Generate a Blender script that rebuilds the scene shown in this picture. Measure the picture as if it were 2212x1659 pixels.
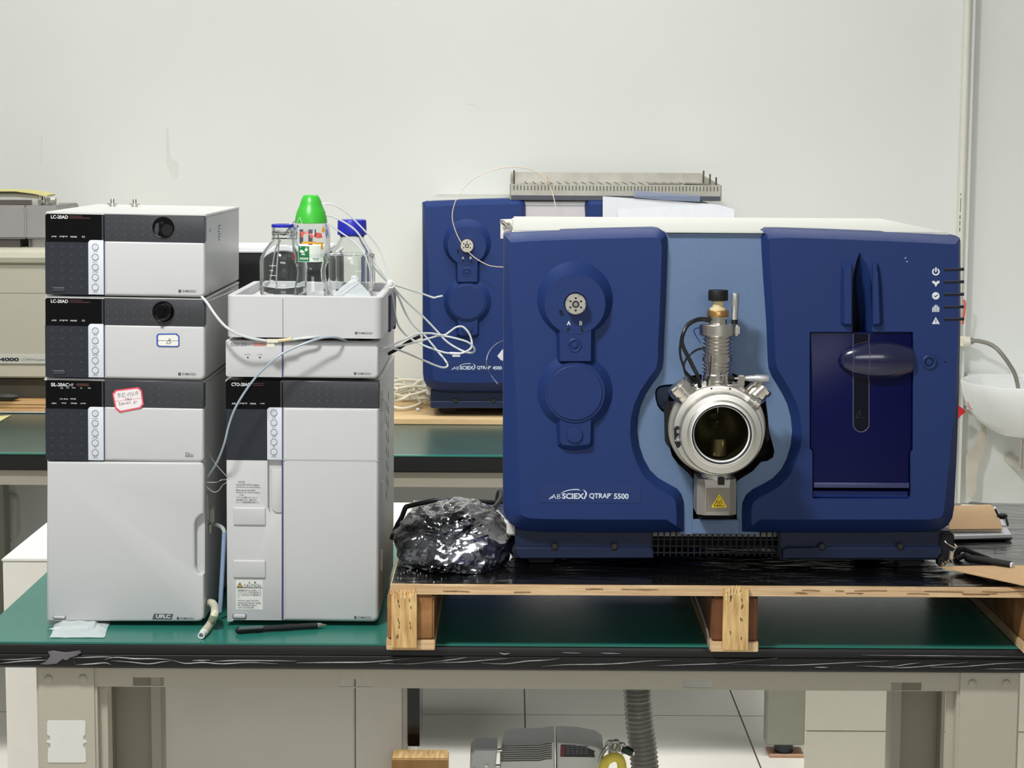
import bpy, bmesh, math, random
from mathutils import Vector, Matrix, noise
C = bpy.context.scene.collection
PI = math.pi
for _o in list(bpy.data.objects): bpy.data.objects.remove(_o)

# ---------------------------------------------------------------- camera
FPX = 4400.0; TH = math.atan(519/4400); RHO = .0055; CZ = 1.58
SI, CO = math.sin(TH), math.cos(TH)
def W(px, py, Y):
    """world x, z of the point that lies at depth Y (metres from the camera) behind photo pixel (px, py)"""
    u = (px-1106)/FPX; v = (829.5-py)/FPX
    u, v = u-v*RHO, u*RHO+v
    k = Y/(CO+v*SI)
    return k*u, CZ+k*(-SI+v*CO)
def W3(px, py, Y):
    x, z = W(px, py, Y); return (x, Y, z)
def YD(px, py, z):
    """depth at which the horizontal plane z is met behind pixel (px, py)"""
    u = (px-1106)/FPX; v = (829.5-py)/FPX
    u, v = u-v*RHO, u*RHO+v
    return (z-CZ)/(-SI+v*CO)*(CO+v*SI)
cam = bpy.data.cameras.new('camera'); co = bpy.data.objects.new('camera', cam); C.objects.link(co)
cam.sensor_fit = 'HORIZONTAL'; cam.sensor_width = 36; cam.lens = 36*FPX/2212
cam.clip_start = .1; cam.clip_end = 60
Fv = Vector((0, CO, -SI)); Uv = Vector((0, SI, CO)); Rv = Vector((1, 0, 0))
r_ = (Rv+RHO*Uv).normalized(); u_ = (Uv-RHO*Rv).normalized()
co.matrix_world = Matrix(((r_.x, u_.x, -Fv.x, 0), (r_.y, u_.y, -Fv.y, 0), (r_.z, u_.z, -Fv.z, CZ), (0, 0, 0, 1)))
bpy.context.scene.camera = co

# ---------------------------------------------------------------- light, world, exposure
def S(r, g, b):
    f = lambda c: (c/255/12.92) if c <= 10 else (((c/255)+.055)/1.055)**2.4
    return (f(r), f(g), f(b), 1)
wd = bpy.data.worlds.new('room light'); bpy.context.scene.world = wd; wd.use_nodes = True
nt = wd.node_tree; bg = nt.nodes['Background']
tc = nt.nodes.new('ShaderNodeTexCoord'); sx = nt.nodes.new('ShaderNodeSeparateXYZ'); cr = nt.nodes.new('ShaderNodeValToRGB')
nt.links.new(tc.outputs['Generated'], sx.inputs[0])
mr = nt.nodes.new('ShaderNodeMapRange'); mr.inputs[1].default_value = -1; mr.inputs[2].default_value = 1
nt.links.new(sx.outputs['Z'], mr.inputs[0]); nt.links.new(mr.outputs[0], cr.inputs[0])
e = cr.color_ramp.elements
e[0].position = .30; e[0].color = (.30, .29, .255, 1); e[1].position = .75; e[1].color = (.60, .615, .585, 1)
k_ = cr.color_ramp.elements.new(.52); k_.color = (.52, .52, .50, 1)
nt.links.new(cr.outputs[0], bg.inputs['Color']); bg.inputs['Strength'].default_value = .40
def area(name, loc, target, sx_, sy_, power, col=(1, 1, .985), spread=180):
    l = bpy.data.lights.new(name, 'AREA'); l.shape = 'RECTANGLE'; l.size = sx_; l.size_y = sy_; l.energy = power; l.color = col; l.spread = math.radians(spread)
    o = bpy.data.objects.new(name, l); C.objects.link(o); o.location = loc
    o.rotation_euler = (Vector(target)-Vector(loc)).to_track_quat('-Z', 'Y').to_euler()
    return o
area('ceiling_lamp_front', (-.80, 1.74, 3.1), (0, 3.3, 1.0), .36, .2, 60)
area('ceiling_lamp_middle', (-.35, 4.45, 3.3), (-.30, 4.95, 1.2), 3.0, .4, 33)
area('aisle_fill_light', (.1, 4.62, 3.3), (.1, 4.75, 0), 3.4, .3, 25, spread=95)  # added unseen fill that brightens the floor between the benches
area('ceiling_lamp_near', (.3, -2.6, 2.5), (.1, 3.6, .5), 3.0, 1.0, 48)
vs = bpy.context.scene.view_settings
vs.view_transform = 'Standard'; vs.look = 'None'; vs.gamma = 1; vs.exposure = .09; vs.use_curve_mapping = False

# ---------------------------------------------------------------- materials
MATS = {}
def mat(name, rgb, rough=.5, metal=0, var=.04, vs_=30, bump=0, bs=200, spec=.5, coat=0, stretch=(1, 1, 1), rgb2=None, trans=0, ior=1.45, alpha=1, lo=.35, hi=.65, detail=4):
    if name in MATS: return MATS[name]
    m = bpy.data.materials.new(name); m.use_nodes = True; n = m.node_tree; p = n.nodes['Principled BSDF']
    c = S(*rgb)
    t = n.nodes.new('ShaderNodeTexCoord'); mp = n.nodes.new('ShaderNodeMapping'); mp.inputs['Scale'].default_value = stretch
    n.links.new(t.outputs['Object'], mp.inputs[0])
    nz = n.nodes.new('ShaderNodeTexNoise'); nz.inputs['Scale'].default_value = vs_; nz.inputs['Detail'].default_value = detail
    n.links.new(mp.outputs[0], nz.inputs['Vector'])
    r = n.nodes.new('ShaderNodeValToRGB'); r.color_ramp.elements[0].position = lo; r.color_ramp.elements[1].position = hi
    if rgb2: c2 = S(*rgb2)
    else: c2 = tuple(min(1, x*(1-var)) for x in c[:3])+(1,)
    r.color_ramp.elements[0].color = c2; r.color_ramp.elements[1].color = c
    n.links.new(nz.outputs['Fac'], r.inputs[0]); n.links.new(r.outputs[0], p.inputs['Base Color'])
    p.inputs['Roughness'].default_value = rough; p.inputs['Metallic'].default_value = metal
    p.inputs['Specular IOR Level'].default_value = spec; p.inputs['IOR'].default_value = ior
    p.inputs['Coat Weight'].default_value = coat; p.inputs['Coat Roughness'].default_value = .05
    p.inputs['Transmission Weight'].default_value = trans; p.inputs['Alpha'].default_value = alpha
    if bump:
        b = n.nodes.new('ShaderNodeBump'); b.inputs['Strength'].default_value = bump; b.inputs['Distance'].default_value = .002
        nb = n.nodes.new('ShaderNodeTexNoise'); nb.inputs['Scale'].default_value = bs; nb.inputs['Detail'].default_value = 3
        n.links.new(mp.outputs[0], nb.inputs['Vector']); n.links.new(nb.outputs['Fac'], b.inputs['Height']); n.links.new(b.outputs[0], p.inputs['Normal'])
    MATS[name] = m; return m
def film(name, rgb, gloss=.5, tint=(255, 255, 255), rough=.05, bump=0, bs=60, thru=.5):
    """thin clear sheet: light passes straight through, with a glossy skin"""
    m = bpy.data.materials.new(name); m.use_nodes = True; n = m.node_tree; n.nodes.clear()
    o = n.nodes.new('ShaderNodeOutputMaterial'); tr = n.nodes.new('ShaderNodeBsdfTransparent'); tr.inputs[0].default_value = S(*tint)
    d = n.nodes.new('ShaderNodeBsdfPrincipled'); d.inputs['Base Color'].default_value = S(*rgb); d.inputs['Roughness'].default_value = rough
    mx = n.nodes.new('ShaderNodeMixShader')
    lw = n.nodes.new('ShaderNodeLayerWeight'); lw.inputs[0].default_value = gloss
    ma = n.nodes.new('ShaderNodeMapRange'); ma.inputs[3].default_value = 1-thru; ma.inputs[4].default_value = 1
    nz = n.nodes.new('ShaderNodeTexNoise'); nz.inputs['Scale'].default_value = bs; b = n.nodes.new('ShaderNodeBump'); b.inputs['Strength'].default_value = max(bump, .001); b.inputs['Distance'].default_value = .002
    n.links.new(nz.outputs['Fac'], b.inputs['Height']); n.links.new(b.outputs[0], d.inputs['Normal'])
    n.links.new(lw.outputs['Facing'], ma.inputs[0]); n.links.new(ma.outputs[0], mx.inputs[0])
    n.links.new(tr.outputs[0], mx.inputs[1]); n.links.new(d.outputs[0], mx.inputs[2]); n.links.new(mx.outputs[0], o.inputs[0])
    return m
WALL = mat('painted plaster', (234, 236, 232), .75, var=.035, vs_=1.3, bump=.05, bs=60)
WHITE = mat('white lacquered steel', (220, 219, 213), .4, var=.015)
LCW = mat('pale grey plastic', (198, 198, 199), .42, var=.01)
LCM = mat('grey painted steel', (196, 197, 196), .38, var=.03, vs_=12)
LCT = mat('off white steel lid', (206, 206, 203), .35, var=.03, vs_=14)
BLK = mat('black gloss display', (7, 7, 9), .12, var=.1)
KEY = mat('dark membrane keypad', (38, 42, 50), .42, var=.12, vs_=90)
BAND = mat('smoked grey panel', (60, 62, 66), .3, var=.03)
SILV = mat('silver grey key strip', (214, 219, 227), .35, var=.01)
DARK = mat('black rubber', (14, 14, 15), .6, var=.2)
GAP = mat('shadow black plastic', (10, 10, 11), .8)
INK = mat('white print', (226, 228, 230), .5)
INKG = mat('grey print', (112, 114, 124), .5)
INKD = mat('dark print', (45, 47, 58), .5)
RED = mat('faded red print', (150, 62, 45), .5)
REDL = mat('coral print', (226, 128, 112), .5)
BLUE = mat('dark blue moulded plastic', (32, 54, 108), .42, spec=.3, var=.05, vs_=260, bump=.12, bs=900)
BLUE2 = mat('deep blue moulded plastic', (30, 51, 103), .42, spec=.3, var=.05, vs_=260, bump=.12, bs=900)
MID = mat('steel blue plastic', (100, 124, 158), .42, var=.04, vs_=220, bump=.1, bs=900)
NAVY = mat('navy base plastic', (20, 34, 66), .45, var=.1)
NAVYD = mat('navy black recess', (6, 9, 18), .6)
STEEL = mat('brushed steel', (228, 223, 214), .28, 1, var=.06, vs_=60, stretch=(1, 1, 12))
CHROME = mat('polished steel', (238, 233, 224), .2, 1, var=.03)
ALU = mat('turned aluminium', (226, 223, 216), .34, 1, var=.04, vs_=80)
ALUM = mat('matt aluminium', (196, 196, 198), .42, .8, var=.04)
BRASS = mat('aged brass', (190, 150, 96), .32, .85, var=.1)
IVORY = mat('ivory plastic', (222, 205, 160), .4)
GREEN = mat('green bench laminate', (42, 120, 106), .24, var=.06, vs_=7, bump=.03, bs=30)
EDGE = mat('black bench edging', (20, 20, 21), .38, var=.2, vs_=10)
BEIGE = mat('grey beige powder coat', (181, 175, 160), .5, var=.03, vs_=300, bump=.05, bs=1500)
PLY = mat('plywood edge', (226, 196, 154), .65, rgb2=(190, 154, 114), vs_=9, stretch=(1, 1, 26), lo=.3, hi=.7, bump=.3, bs=40)
PLYT = mat('plywood face', (226, 198, 150), .6, rgb2=(200, 166, 118), vs_=3, stretch=(1.5, 12, 1), lo=.3, hi=.7)
PINE = mat('splintered pine', (226, 192, 132), .6, rgb2=(170, 124, 72), vs_=16, stretch=(8, 1, 1), lo=.25, hi=.62, bump=.5, bs=60)
ENDG = mat('rough sawn end grain', (178, 130, 80), .7, rgb2=(120, 78, 42), vs_=22, lo=.3, hi=.7, bump=.6, bs=90)
BROWN = mat('red brown stained block', (126, 78, 40), .6, rgb2=(86, 50, 24), vs_=14, lo=.3, hi=.7, bump=.4, bs=60)
GREEN2 = mat('reflection toned green laminate', (58, 80, 74), .28, var=.15, vs_=5, bump=.03, bs=30)  # greyed colour holds the dark reflections on the glossy green rear top
FILMB = mat('black stretch film', (12, 12, 13), .16, var=.3, vs_=20, bump=.9, bs=26, stretch=(1, 2.5, 1), coat=.3)
CARD = mat('brown kraft card', (206, 168, 124), .7, var=.06, vs_=40)
PAPER = mat('white paper', (216, 217, 222), .6, var=.02)
TUBEW = mat('milky white tubing', (224, 228, 228), .3, trans=.15)
TUBEB = mat('translucent blue tubing', (170, 196, 226), .25, trans=.35, ior=1.3)
TUBEY = mat('cream silicone tubing', (206, 202, 180), .4)
YEL = mat('warning yellow', (250, 214, 34), .4)
TILE = None
def tile_mat():
    m = bpy.data.materials.new('polished floor tile'); m.use_nodes = True; n = m.node_tree; p = n.nodes['Principled BSDF']
    t = n.nodes.new('ShaderNodeTexCoord'); mp = n.nodes.new('ShaderNodeMapping'); n.links.new(t.outputs['Object'], mp.inputs[0])
    mp.inputs['Location'].default_value = (-.041+.6*4, -5.53+.6*10, 0)
    b = n.nodes.new('ShaderNodeTexBrick'); b.offset = 0; b.inputs['Scale'].default_value = 1; b.inputs['Brick Width'].default_value = .6; b.inputs['Row Height'].default_value = .6
    b.inputs['Mortar Size'].default_value = .0022; b.inputs['Mortar Smooth'].default_value = 0
    b.inputs['Color1'].default_value = S(230, 227, 217); b.inputs['Color2'].default_value = S(228, 225, 215); b.inputs['Mortar'].default_value = S(84, 74, 66)
    n.links.new(mp.outputs[0], b.inputs['Vector']); n.links.new(b.outputs['Color'], p.inputs['Base Color'])
    nz = n.nodes.new('ShaderNodeTexNoise'); nz.inputs['Scale'].default_value = 3; r = n.nodes.new('ShaderNodeMapRange'); r.inputs[3].default_value = .16; r.inputs[4].default_value = .34
    n.links.new(nz.outputs['Fac'], r.inputs[0]); n.links.new(r.outputs[0], p.inputs['Roughness'])
    return m

# ---------------------------------------------------------------- mesh builder
def rr(x0, x1, z0, z1, r, n=5, rs=None):
    """rounded rectangle outline, counter-clockwise seen from the front (x right, z up); rs = radii bl, br, tr, tl"""
    rs = rs or (r,)*4; pts = []
    for (cx, cz, a0, q) in ((x0, z0, PI, rs[0]), (x1, z0, 1.5*PI, rs[1]), (x1, z1, 0, rs[2]), (x0, z1, .5*PI, rs[3])):
        sxn = 1 if cx == x0 else -1; szn = 1 if cz == z0 else -1
        if q <= 0: pts.append((cx, cz)); continue
        for i in range(n+1):
            a = a0+i/n*PI/2
            pts.append((cx+sxn*q+q*math.cos(a), cz+szn*q+q*math.sin(a)))
    return pts
def circ(cx, cz, r, n=32, a0=0, rz=None):
    rz = rz or r
    return [(cx+r*math.cos(a0+2*PI*i/n), cz+rz*math.sin(a0+2*PI*i/n)) for i in range(n)]
def ccw(p):
    a = sum(p[i][0]*p[(i+1) % len(p)][1]-p[(i+1) % len(p)][0]*p[i][1] for i in range(len(p)))
    return list(p) if a > 0 else list(reversed(p))
def inset(p, d):
    n = len(p); ds = d if isinstance(d, (list, tuple)) else [d]*n; out = []
    for i in range(n):
        a, b, c = p[i-1], p[i], p[(i+1) % n]
        def nn(q, r_):
            dx, dz = r_[0]-q[0], r_[1]-q[1]; l = math.hypot(dx, dz) or 1e-9; return (-dz/l, dx/l)
        n1, n2 = nn(a, b), nn(b, c); mx, mz = n1[0]+n2[0], n1[1]+n2[1]; k = mx*mx+mz*mz
        if k < .3: k = .3
        out.append((b[0]+mx*2/k*ds[i]*1.0, b[1]+mz*2/k*ds[i]*1.0))
    return out
def chaikin(p, it=1, closed=True):
    for _ in range(it):
        q = []
        n = len(p)
        for i in range(n if closed else n-1):
            a, b = p[i], p[(i+1) % n]
            q.append(tuple(.75*a[k]+.25*b[k] for k in range(len(a)))); q.append(tuple(.25*a[k]+.75*b[k] for k in range(len(a))))
        p = q
    return p
def spline(pts, n=8):
    P = [Vector(p) for p in pts]; out = []
    for i in range(len(P)-1):
        p0 = P[max(i-1, 0)]; p1 = P[i]; p2 = P[i+1]; p3 = P[min(i+2, len(P)-1)]
        for k in range(n):
            t = k/n
            out.append(.5*((2*p1)+(p2-p0)*t+(2*p0-5*p1+4*p2-p3)*t*t+(3*p1-p0-3*p2+p3)*t**3))
    out.append(P[-1]); return out
class B:
    def __init__(s): s.v = []; s.f = []
    def add(s, v, f):
        o = len(s.v); s.v += [tuple(p) for p in v]; s.f += [tuple(i+o for i in q) for q in f]; return s
    def bm(s, b):
        b.verts.index_update(); return s.add([v.co[:] for v in b.verts], [[v.index for v in f.verts] for f in b.faces])
    def box(s, x0, x1, y0, y1, z0, z1, bev=0, seg=2, M=None):
        b = bmesh.new(); bmesh.ops.create_cube(b, size=1)
        for v in b.verts: v.co = Vector(((x0+x1)/2+v.co.x*(x1-x0), (y0+y1)/2+v.co.y*(y1-y0), (z0+z1)/2+v.co.z*(z1-z0)))
        if bev: bmesh.ops.bevel(b, geom=list(b.edges), offset=bev, segments=seg, affect='EDGES', clamp_overlap=True)
        if M: bmesh.ops.transform(b, matrix=M, verts=b.verts)
        s.bm(b); b.free(); return s
    def loops(s, L, cap0=True, cap1=True):
        n = len(L[0]); v = [p for l in L for p in l]; f = []
        for i in range(len(L)-1):
            for j in range(n):
                k = (j+1) % n; f.append((i*n+j, (i+1)*n+j, (i+1)*n+k, i*n+k))
        if cap0: f.append(tuple(range(n)))
        if cap1: f.append(tuple(reversed(range((len(L)-1)*n, len(L)*n))))
        return s.add(v, f)
    def slab(s, out, y0, y1, ch=0, ch2=0, steps=1):
        """outline (x, z) as a plate whose front is y0, back y1; ch = front edge rounding"""
        out = ccw(out); L = []
        if ch:
            for i in range(steps):
                a = PI/2*i/steps; L.append([(x, y0+ch*(1-math.cos(a)), z) for x, z in inset(out, ch*(1-math.sin(a)))])
        L.append([(x, y0+ch, z) for x, z in out]); L.append([(x, y1, z) for x, z in out])
        return s.loops(L)
    def facet(s, out, ins, prof, yb):
        """plate with a wide chamfer: prof = [(fraction of inset, y)...] from the front inwards out"""
        L = [[(x, y, z) for x, z in inset(out, [k*q for q in ins])] for k, y in prof]
        L.append([(x, yb, z) for x, z in out]); return L
    def fill(s, outer, holes, y, flip=False):
        b = bmesh.new(); ed = []
        for lp in [outer]+holes:
            vv = [b.verts.new((p[0], y, p[1])) for p in lp]
            ed += [b.edges.new((vv[i], vv[(i+1) % len(vv)])) for i in range(len(vv))]
        bmesh.ops.triangle_fill(b, use_beauty=True, use_dissolve=False, edges=ed, normal=(0, -1, 0))
        for f in b.faces:
            f.normal_update()
            if (f.normal.y > 0) != flip: f.normal_flip()
        s.bm(b); b.free(); return s
    def plate(s, out, holes, y0, y1, ins=None, prof=None):
        """plate with holes right through"""
        out = ccw(out)
        if prof:
            L = s.facet(out, ins, prof, y1); s.loops(L, cap0=False, cap1=False); front = [(p[0], p[2]) for p in L[0]]; yf = prof[0][1]
        else:
            s.loops([[(x, y0, z) for x, z in out], [(x, y1, z) for x, z in out]], False, False); front = out; yf = y0
        s.fill(front, holes, yf)
        s.fill(out, holes, y1, True)
        for h in holes:
            h = ccw(h); s.loops([[(x, y1, z) for x, z in h], [(x, yf, z) for x, z in h]], False, False)
        return s
    def lathe(s, prof, o=(0, 0, 0), ax=(0, 0, 1), n=32, a0=0, arc=2*PI, closed=False, caps=True):
        """prof = [(radius, distance along axis)...]"""
        A = Vector(ax).normalized(); q = Vector((0, 0, 1)).rotation_difference(A); o = Vector(o); L = []
        m = len(prof); full = abs(arc-2*PI) < 1e-6; nn = n if full else n+1; v = []; f = []
        for j in range(nn):
            a = a0+arc*j/n
            for r, t in prof: v.append(o+q@Vector((r*math.cos(a), r*math.sin(a), t)))
        for j in range(n):
            k = (j+1) % nn
            for i in range(m if closed else m-1):
                i2 = (i+1) % m; f.append((j*m+i, k*m+i, k*m+i2, j*m+i2))
        s.add(v, f)
        if caps and full and not closed and prof[0] != prof[-1]:
            if prof[0][0] > 1e-6: s.f.append(tuple(len(s.v)-nn*m+j*m for j in reversed(range(nn))))
            if prof[-1][0] > 1e-6: s.f.append(tuple(len(s.v)-nn*m+j*m+m-1 for j in range(nn)))
        return s
    def cyl(s, a, b_, r, n=24, ch=0, r2=None):
        a = Vector(a); d = Vector(b_)-a; l = d.length; r2 = r if r2 is None else r2
        p = [(0, 0), (r-ch, 0), (r, ch), (r2, l-ch), (r2-ch, l), (0, l)] if ch else [(0, 0), (r, 0), (r2, l), (0, l)]
        return s.lathe(p, a, d, n)
    def tube(s, pts, r, n=8, sm=6, cap=True, hollow=0):
        P = spline(pts, sm) if sm else [Vector(p) for p in pts]
        rs = r if isinstance(r, (list, tuple)) else None
        up = None; L = []
        for i, p in enumerate(P):
            t = (P[min(i+1, len(P)-1)]-P[max(i-1, 0)]).normalized()
            if up is None: up = Vector((0, 0, 1)) if abs(t.z) < .9 else Vector((1, 0, 0))
            sd = t.cross(up).normalized(); up = sd.cross(t).normalized()
            R = r if rs is None else rs[0]+(rs[1]-rs[0])*i/(len(P)-1)
            L.append([p+R*(math.cos(2*PI*j/n)*sd+math.sin(2*PI*j/n)*up) for j in range(n)])
        if hollow:
            c = P[-1]; L.append([c+(q-c)*hollow for q in L[-1]]); L.append([q-(P[-1]-P[-3])*1.0 for q in L[-1]])
        return s.loops(L, cap, cap)
    def strip(s, pts, w, t=.0004):
        return s
    def sphere(s, c, r, n=24, sc=(1, 1, 1)):
        m = n//2; v = []; f = []
        pr = [(r*math.sin(PI*i/m), -r*math.cos(PI*i/m)) for i in range(m+1)]
        b = B(); b.lathe(pr, (0, 0, 0), (0, 0, 1), n)
        return s.add([(c[0]+p[0]*sc[0], c[1]+p[1]*sc[1], c[2]+p[2]*sc[2]) for p in b.v], b.f)
    def text(s, txt, x, z, y, w, h, off=0, ang=0, align='L'):
        """lettering on an x-z face: left edge x, base z, fitted to width w and height h"""
        cu = bpy.data.curves.new('t', 'FONT'); cu.body = txt; cu.offset = off; cu.extrude = 0; cu.resolution_u = 3
        ob = bpy.data.objects.new('t', cu); C.objects.link(ob)
        bpy.context.view_layer.update()
        me = bpy.data.meshes.new_from_object(ob.evaluated_get(bpy.context.evaluated_depsgraph_get()))
        if not me.vertices: bpy.data.objects.remove(ob); return s
        xs = [v.co.x for v in me.vertices]; ys = [v.co.y for v in me.vertices]; x0, x1, y0, y1 = min(xs), max(xs), min(ys), max(ys)
        kx = w/max(1e-6, x1-x0); kz = h/max(1e-6, y1-y0); ca, sa = math.cos(ang), math.sin(ang); v = []
        for q in me.vertices:
            a, b_ = (q.co.x-x0)*kx, (q.co.y-y0)*kz; v.append((x+a*ca-b_*sa, y, z+a*sa+b_*ca))
        s.add(v, [tuple(p.vertices) for p in me.polygons])
        bpy.data.objects.remove(ob); bpy.data.meshes.remove(me); bpy.data.curves.remove(cu); return s
    def obj(s, name, m, parent=None, loc=(0, 0, 0), smooth=32, rot=None):
        me = bpy.data.meshes.new(name); me.from_pydata(s.v, [], s.f)
        b = bmesh.new(); b.from_mesh(me); bmesh.ops.remove_doubles(b, verts=b.verts, dist=1e-6); bmesh.ops.recalc_face_normals(b, faces=b.faces) if smooth is not None else None
        b.to_mesh(me); b.free()
        for p in me.polygons: p.use_smooth = bool(smooth)
        if smooth: me.set_sharp_from_angle(angle=math.radians(smooth))
        me.materials.append(m); o = bpy.data.objects.new(name, me); C.objects.link(o)
        if parent: o.parent = parent
        o.location = loc
        if rot: o.rotation_euler = rot
        return o
def thing(name, label, cat, loc=(0, 0, 0), group=None, rot=(0, 0, 0)):
    o = bpy.data.objects.new(name, None); C.objects.link(o); o.empty_display_size = .05; o.location = loc; o.rotation_euler = rot
    o['label'] = label; o['category'] = cat
    if group: o['group'] = group
    return o
def tag(o, label, cat, group=None, kind=None):
    o['label'] = label; o['category'] = cat
    if group: o['group'] = group
    if kind: o['kind'] = kind
    return o
def struct(o): o['kind'] = 'structure'; return o
def lab(o, l): o['label'] = l; return o
def centred(b, name, m, label, cat, group=None, smooth=32):
    """a one-mesh thing whose origin sits at its base"""
    xs = [v[0] for v in b.v]; ys = [v[1] for v in b.v]; zs = [v[2] for v in b.v]
    c = ((min(xs)+max(xs))/2, (min(ys)+max(ys))/2, min(zs))
    b.v = [(v[0]-c[0], v[1]-c[1], v[2]-c[2]) for v in b.v]
    return tag(b.obj(name, m, None, c, smooth), label, cat, group)
class Frame:
    """local frame of a thing whose front face stands at depth oy; L() turns photo pixels on that face into local x, z"""
    def __init__(s, px, py, oy, tilt=0):
        s.oy = oy; s.ox, s.oz = W(px, py, oy); s.a = tilt; s.o = (s.ox, oy, s.oz)
    def L(s, px, py, dy=0):
        x, z = W(px, py, s.oy+dy); dx, dz = x-s.ox, z-s.oz
        return dx*math.cos(s.a)-dz*math.sin(s.a), dx*math.sin(s.a)+dz*math.cos(s.a)
    def P(s, pts, dy=0): return [s.L(p[0], p[1], dy) for p in pts]
    def R(s, x0, y0, x1, y1, r=0, dy=0, rs=None, n=5):
        a = s.L(x0, y1, dy); b = s.L(x1, y0, dy); return rr(a[0], b[0], a[1], b[1], r, n, rs)
    def txt(s, b, t, x0, y0, x1, y1, dy=-.0006, off=0, ang=0):
        a = s.L(x0, y1, dy); c = s.L(x1, y0, dy); return b.text(t, a[0], a[1], dy, c[0]-a[0], c[1]-a[1], off, ang)
def world_pts(pts): return [W3(*p) for p in pts]
# ---------------------------------------------------------------- the room
YW = 6.3
xw = W(2089, 600, YW)[0]
b = B(); b.box(-4, xw, YW, YW+.3, 0, 3.4); struct(b.obj('wall_back', WALL))
b = B(); b.box(xw-.02, 4.5, YW+.07, YW+.3, 0, 3.4); struct(b.obj('wall_back_right', WALL))
b = B(); b.box(-4, 4.5, -3, YW+.3, -.1, 0); TILE = tile_mat(); struct(b.obj('floor', TILE))
# pipe running down the wall's edge
b = B(); px_, _ = W(2084, 250, YW-.02)
zb = W(2077, 512, YW)[1]
b.cyl((px_-.001, YW-.016, .3), (px_-.001, YW-.016, 3.0), .0115, 16)
pp = thing('wall_pipe', 'cream plastic conduit running down the white wall above the right cabinet corner', 'pipe', (0, 0, 0))
b.obj('conduit', mat('cream conduit', (228, 227, 214), .45), pp)
b = B()
for y0, y1 in ((418, 421), (428, 458), (465, 473), (478, 487), (492, 500)):
    a = W(2072+(500-y0)*.03, y1, YW-.03); c = W(2074+(500-y0)*.03, y0, YW-.03); b.box(a[0], c[0], YW-.0285, YW-.0276, a[1], c[1])
b.obj('printed_marking', INKG, pp)
# scuffs on the wall; also draws the painted shadow below the basin
def blotch(name, pts, m):
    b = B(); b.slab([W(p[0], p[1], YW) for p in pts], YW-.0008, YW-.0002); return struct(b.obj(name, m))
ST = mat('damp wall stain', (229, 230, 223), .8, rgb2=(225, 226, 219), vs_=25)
blotch('trim_1', [(88, 292), (92, 295), (92, 340), (90, 357), (87, 345)], ST)
blotch('trim_2', [(358, 275), (364, 278), (368, 340), (386, 352), (384, 384), (372, 386), (360, 352)], ST)
blotch('trim_3', [(1008, 225), (1018, 222), (1030, 226), (1037, 233), (1028, 229), (1016, 226)], ST)

# ---------------------------------------------------------------- front bench
YB = 3.12; XL, XR = -.847, .905; ZT = .80; YR = 3.93
zbot = W(1100, 1449, YB)[1]
bench = thing('lab_bench', 'front lab bench with green top, black edge and beige steel legs', 'bench', ((XL+XR)/2, (YB+YR)/2, 0))
cx, cy = (XL+XR)/2, (YB+YR)/2
def bo(b, name, m, par=None, **k):
    b.v = [(v[0]-cx, v[1]-cy, v[2]) for v in b.v]; return b.obj(name, m, par or bench, **k)
b = B(); b.box(XL, XR, YB+.004, YR, ZT-.004, ZT, .0012); bo(b, 'worktop', GREEN)
b = B()
prof = [(YB+.006, ZT-.0015), (YB+.0015, ZT-.004), (YB, ZT-.010), (YB, ZT-.017), (YB+.0016, ZT-.0185), (YB, ZT-.020), (YB, zbot+.004), (YB+.004, zbot), (YR, zbot), (YR, ZT-.004), (YB+.01, ZT-.004)]
L = [[(x, y, z) for y, z in prof] for x in (XL, XR)]; b.loops(L); bo(b, 'black_edging', EDGE)
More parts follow.
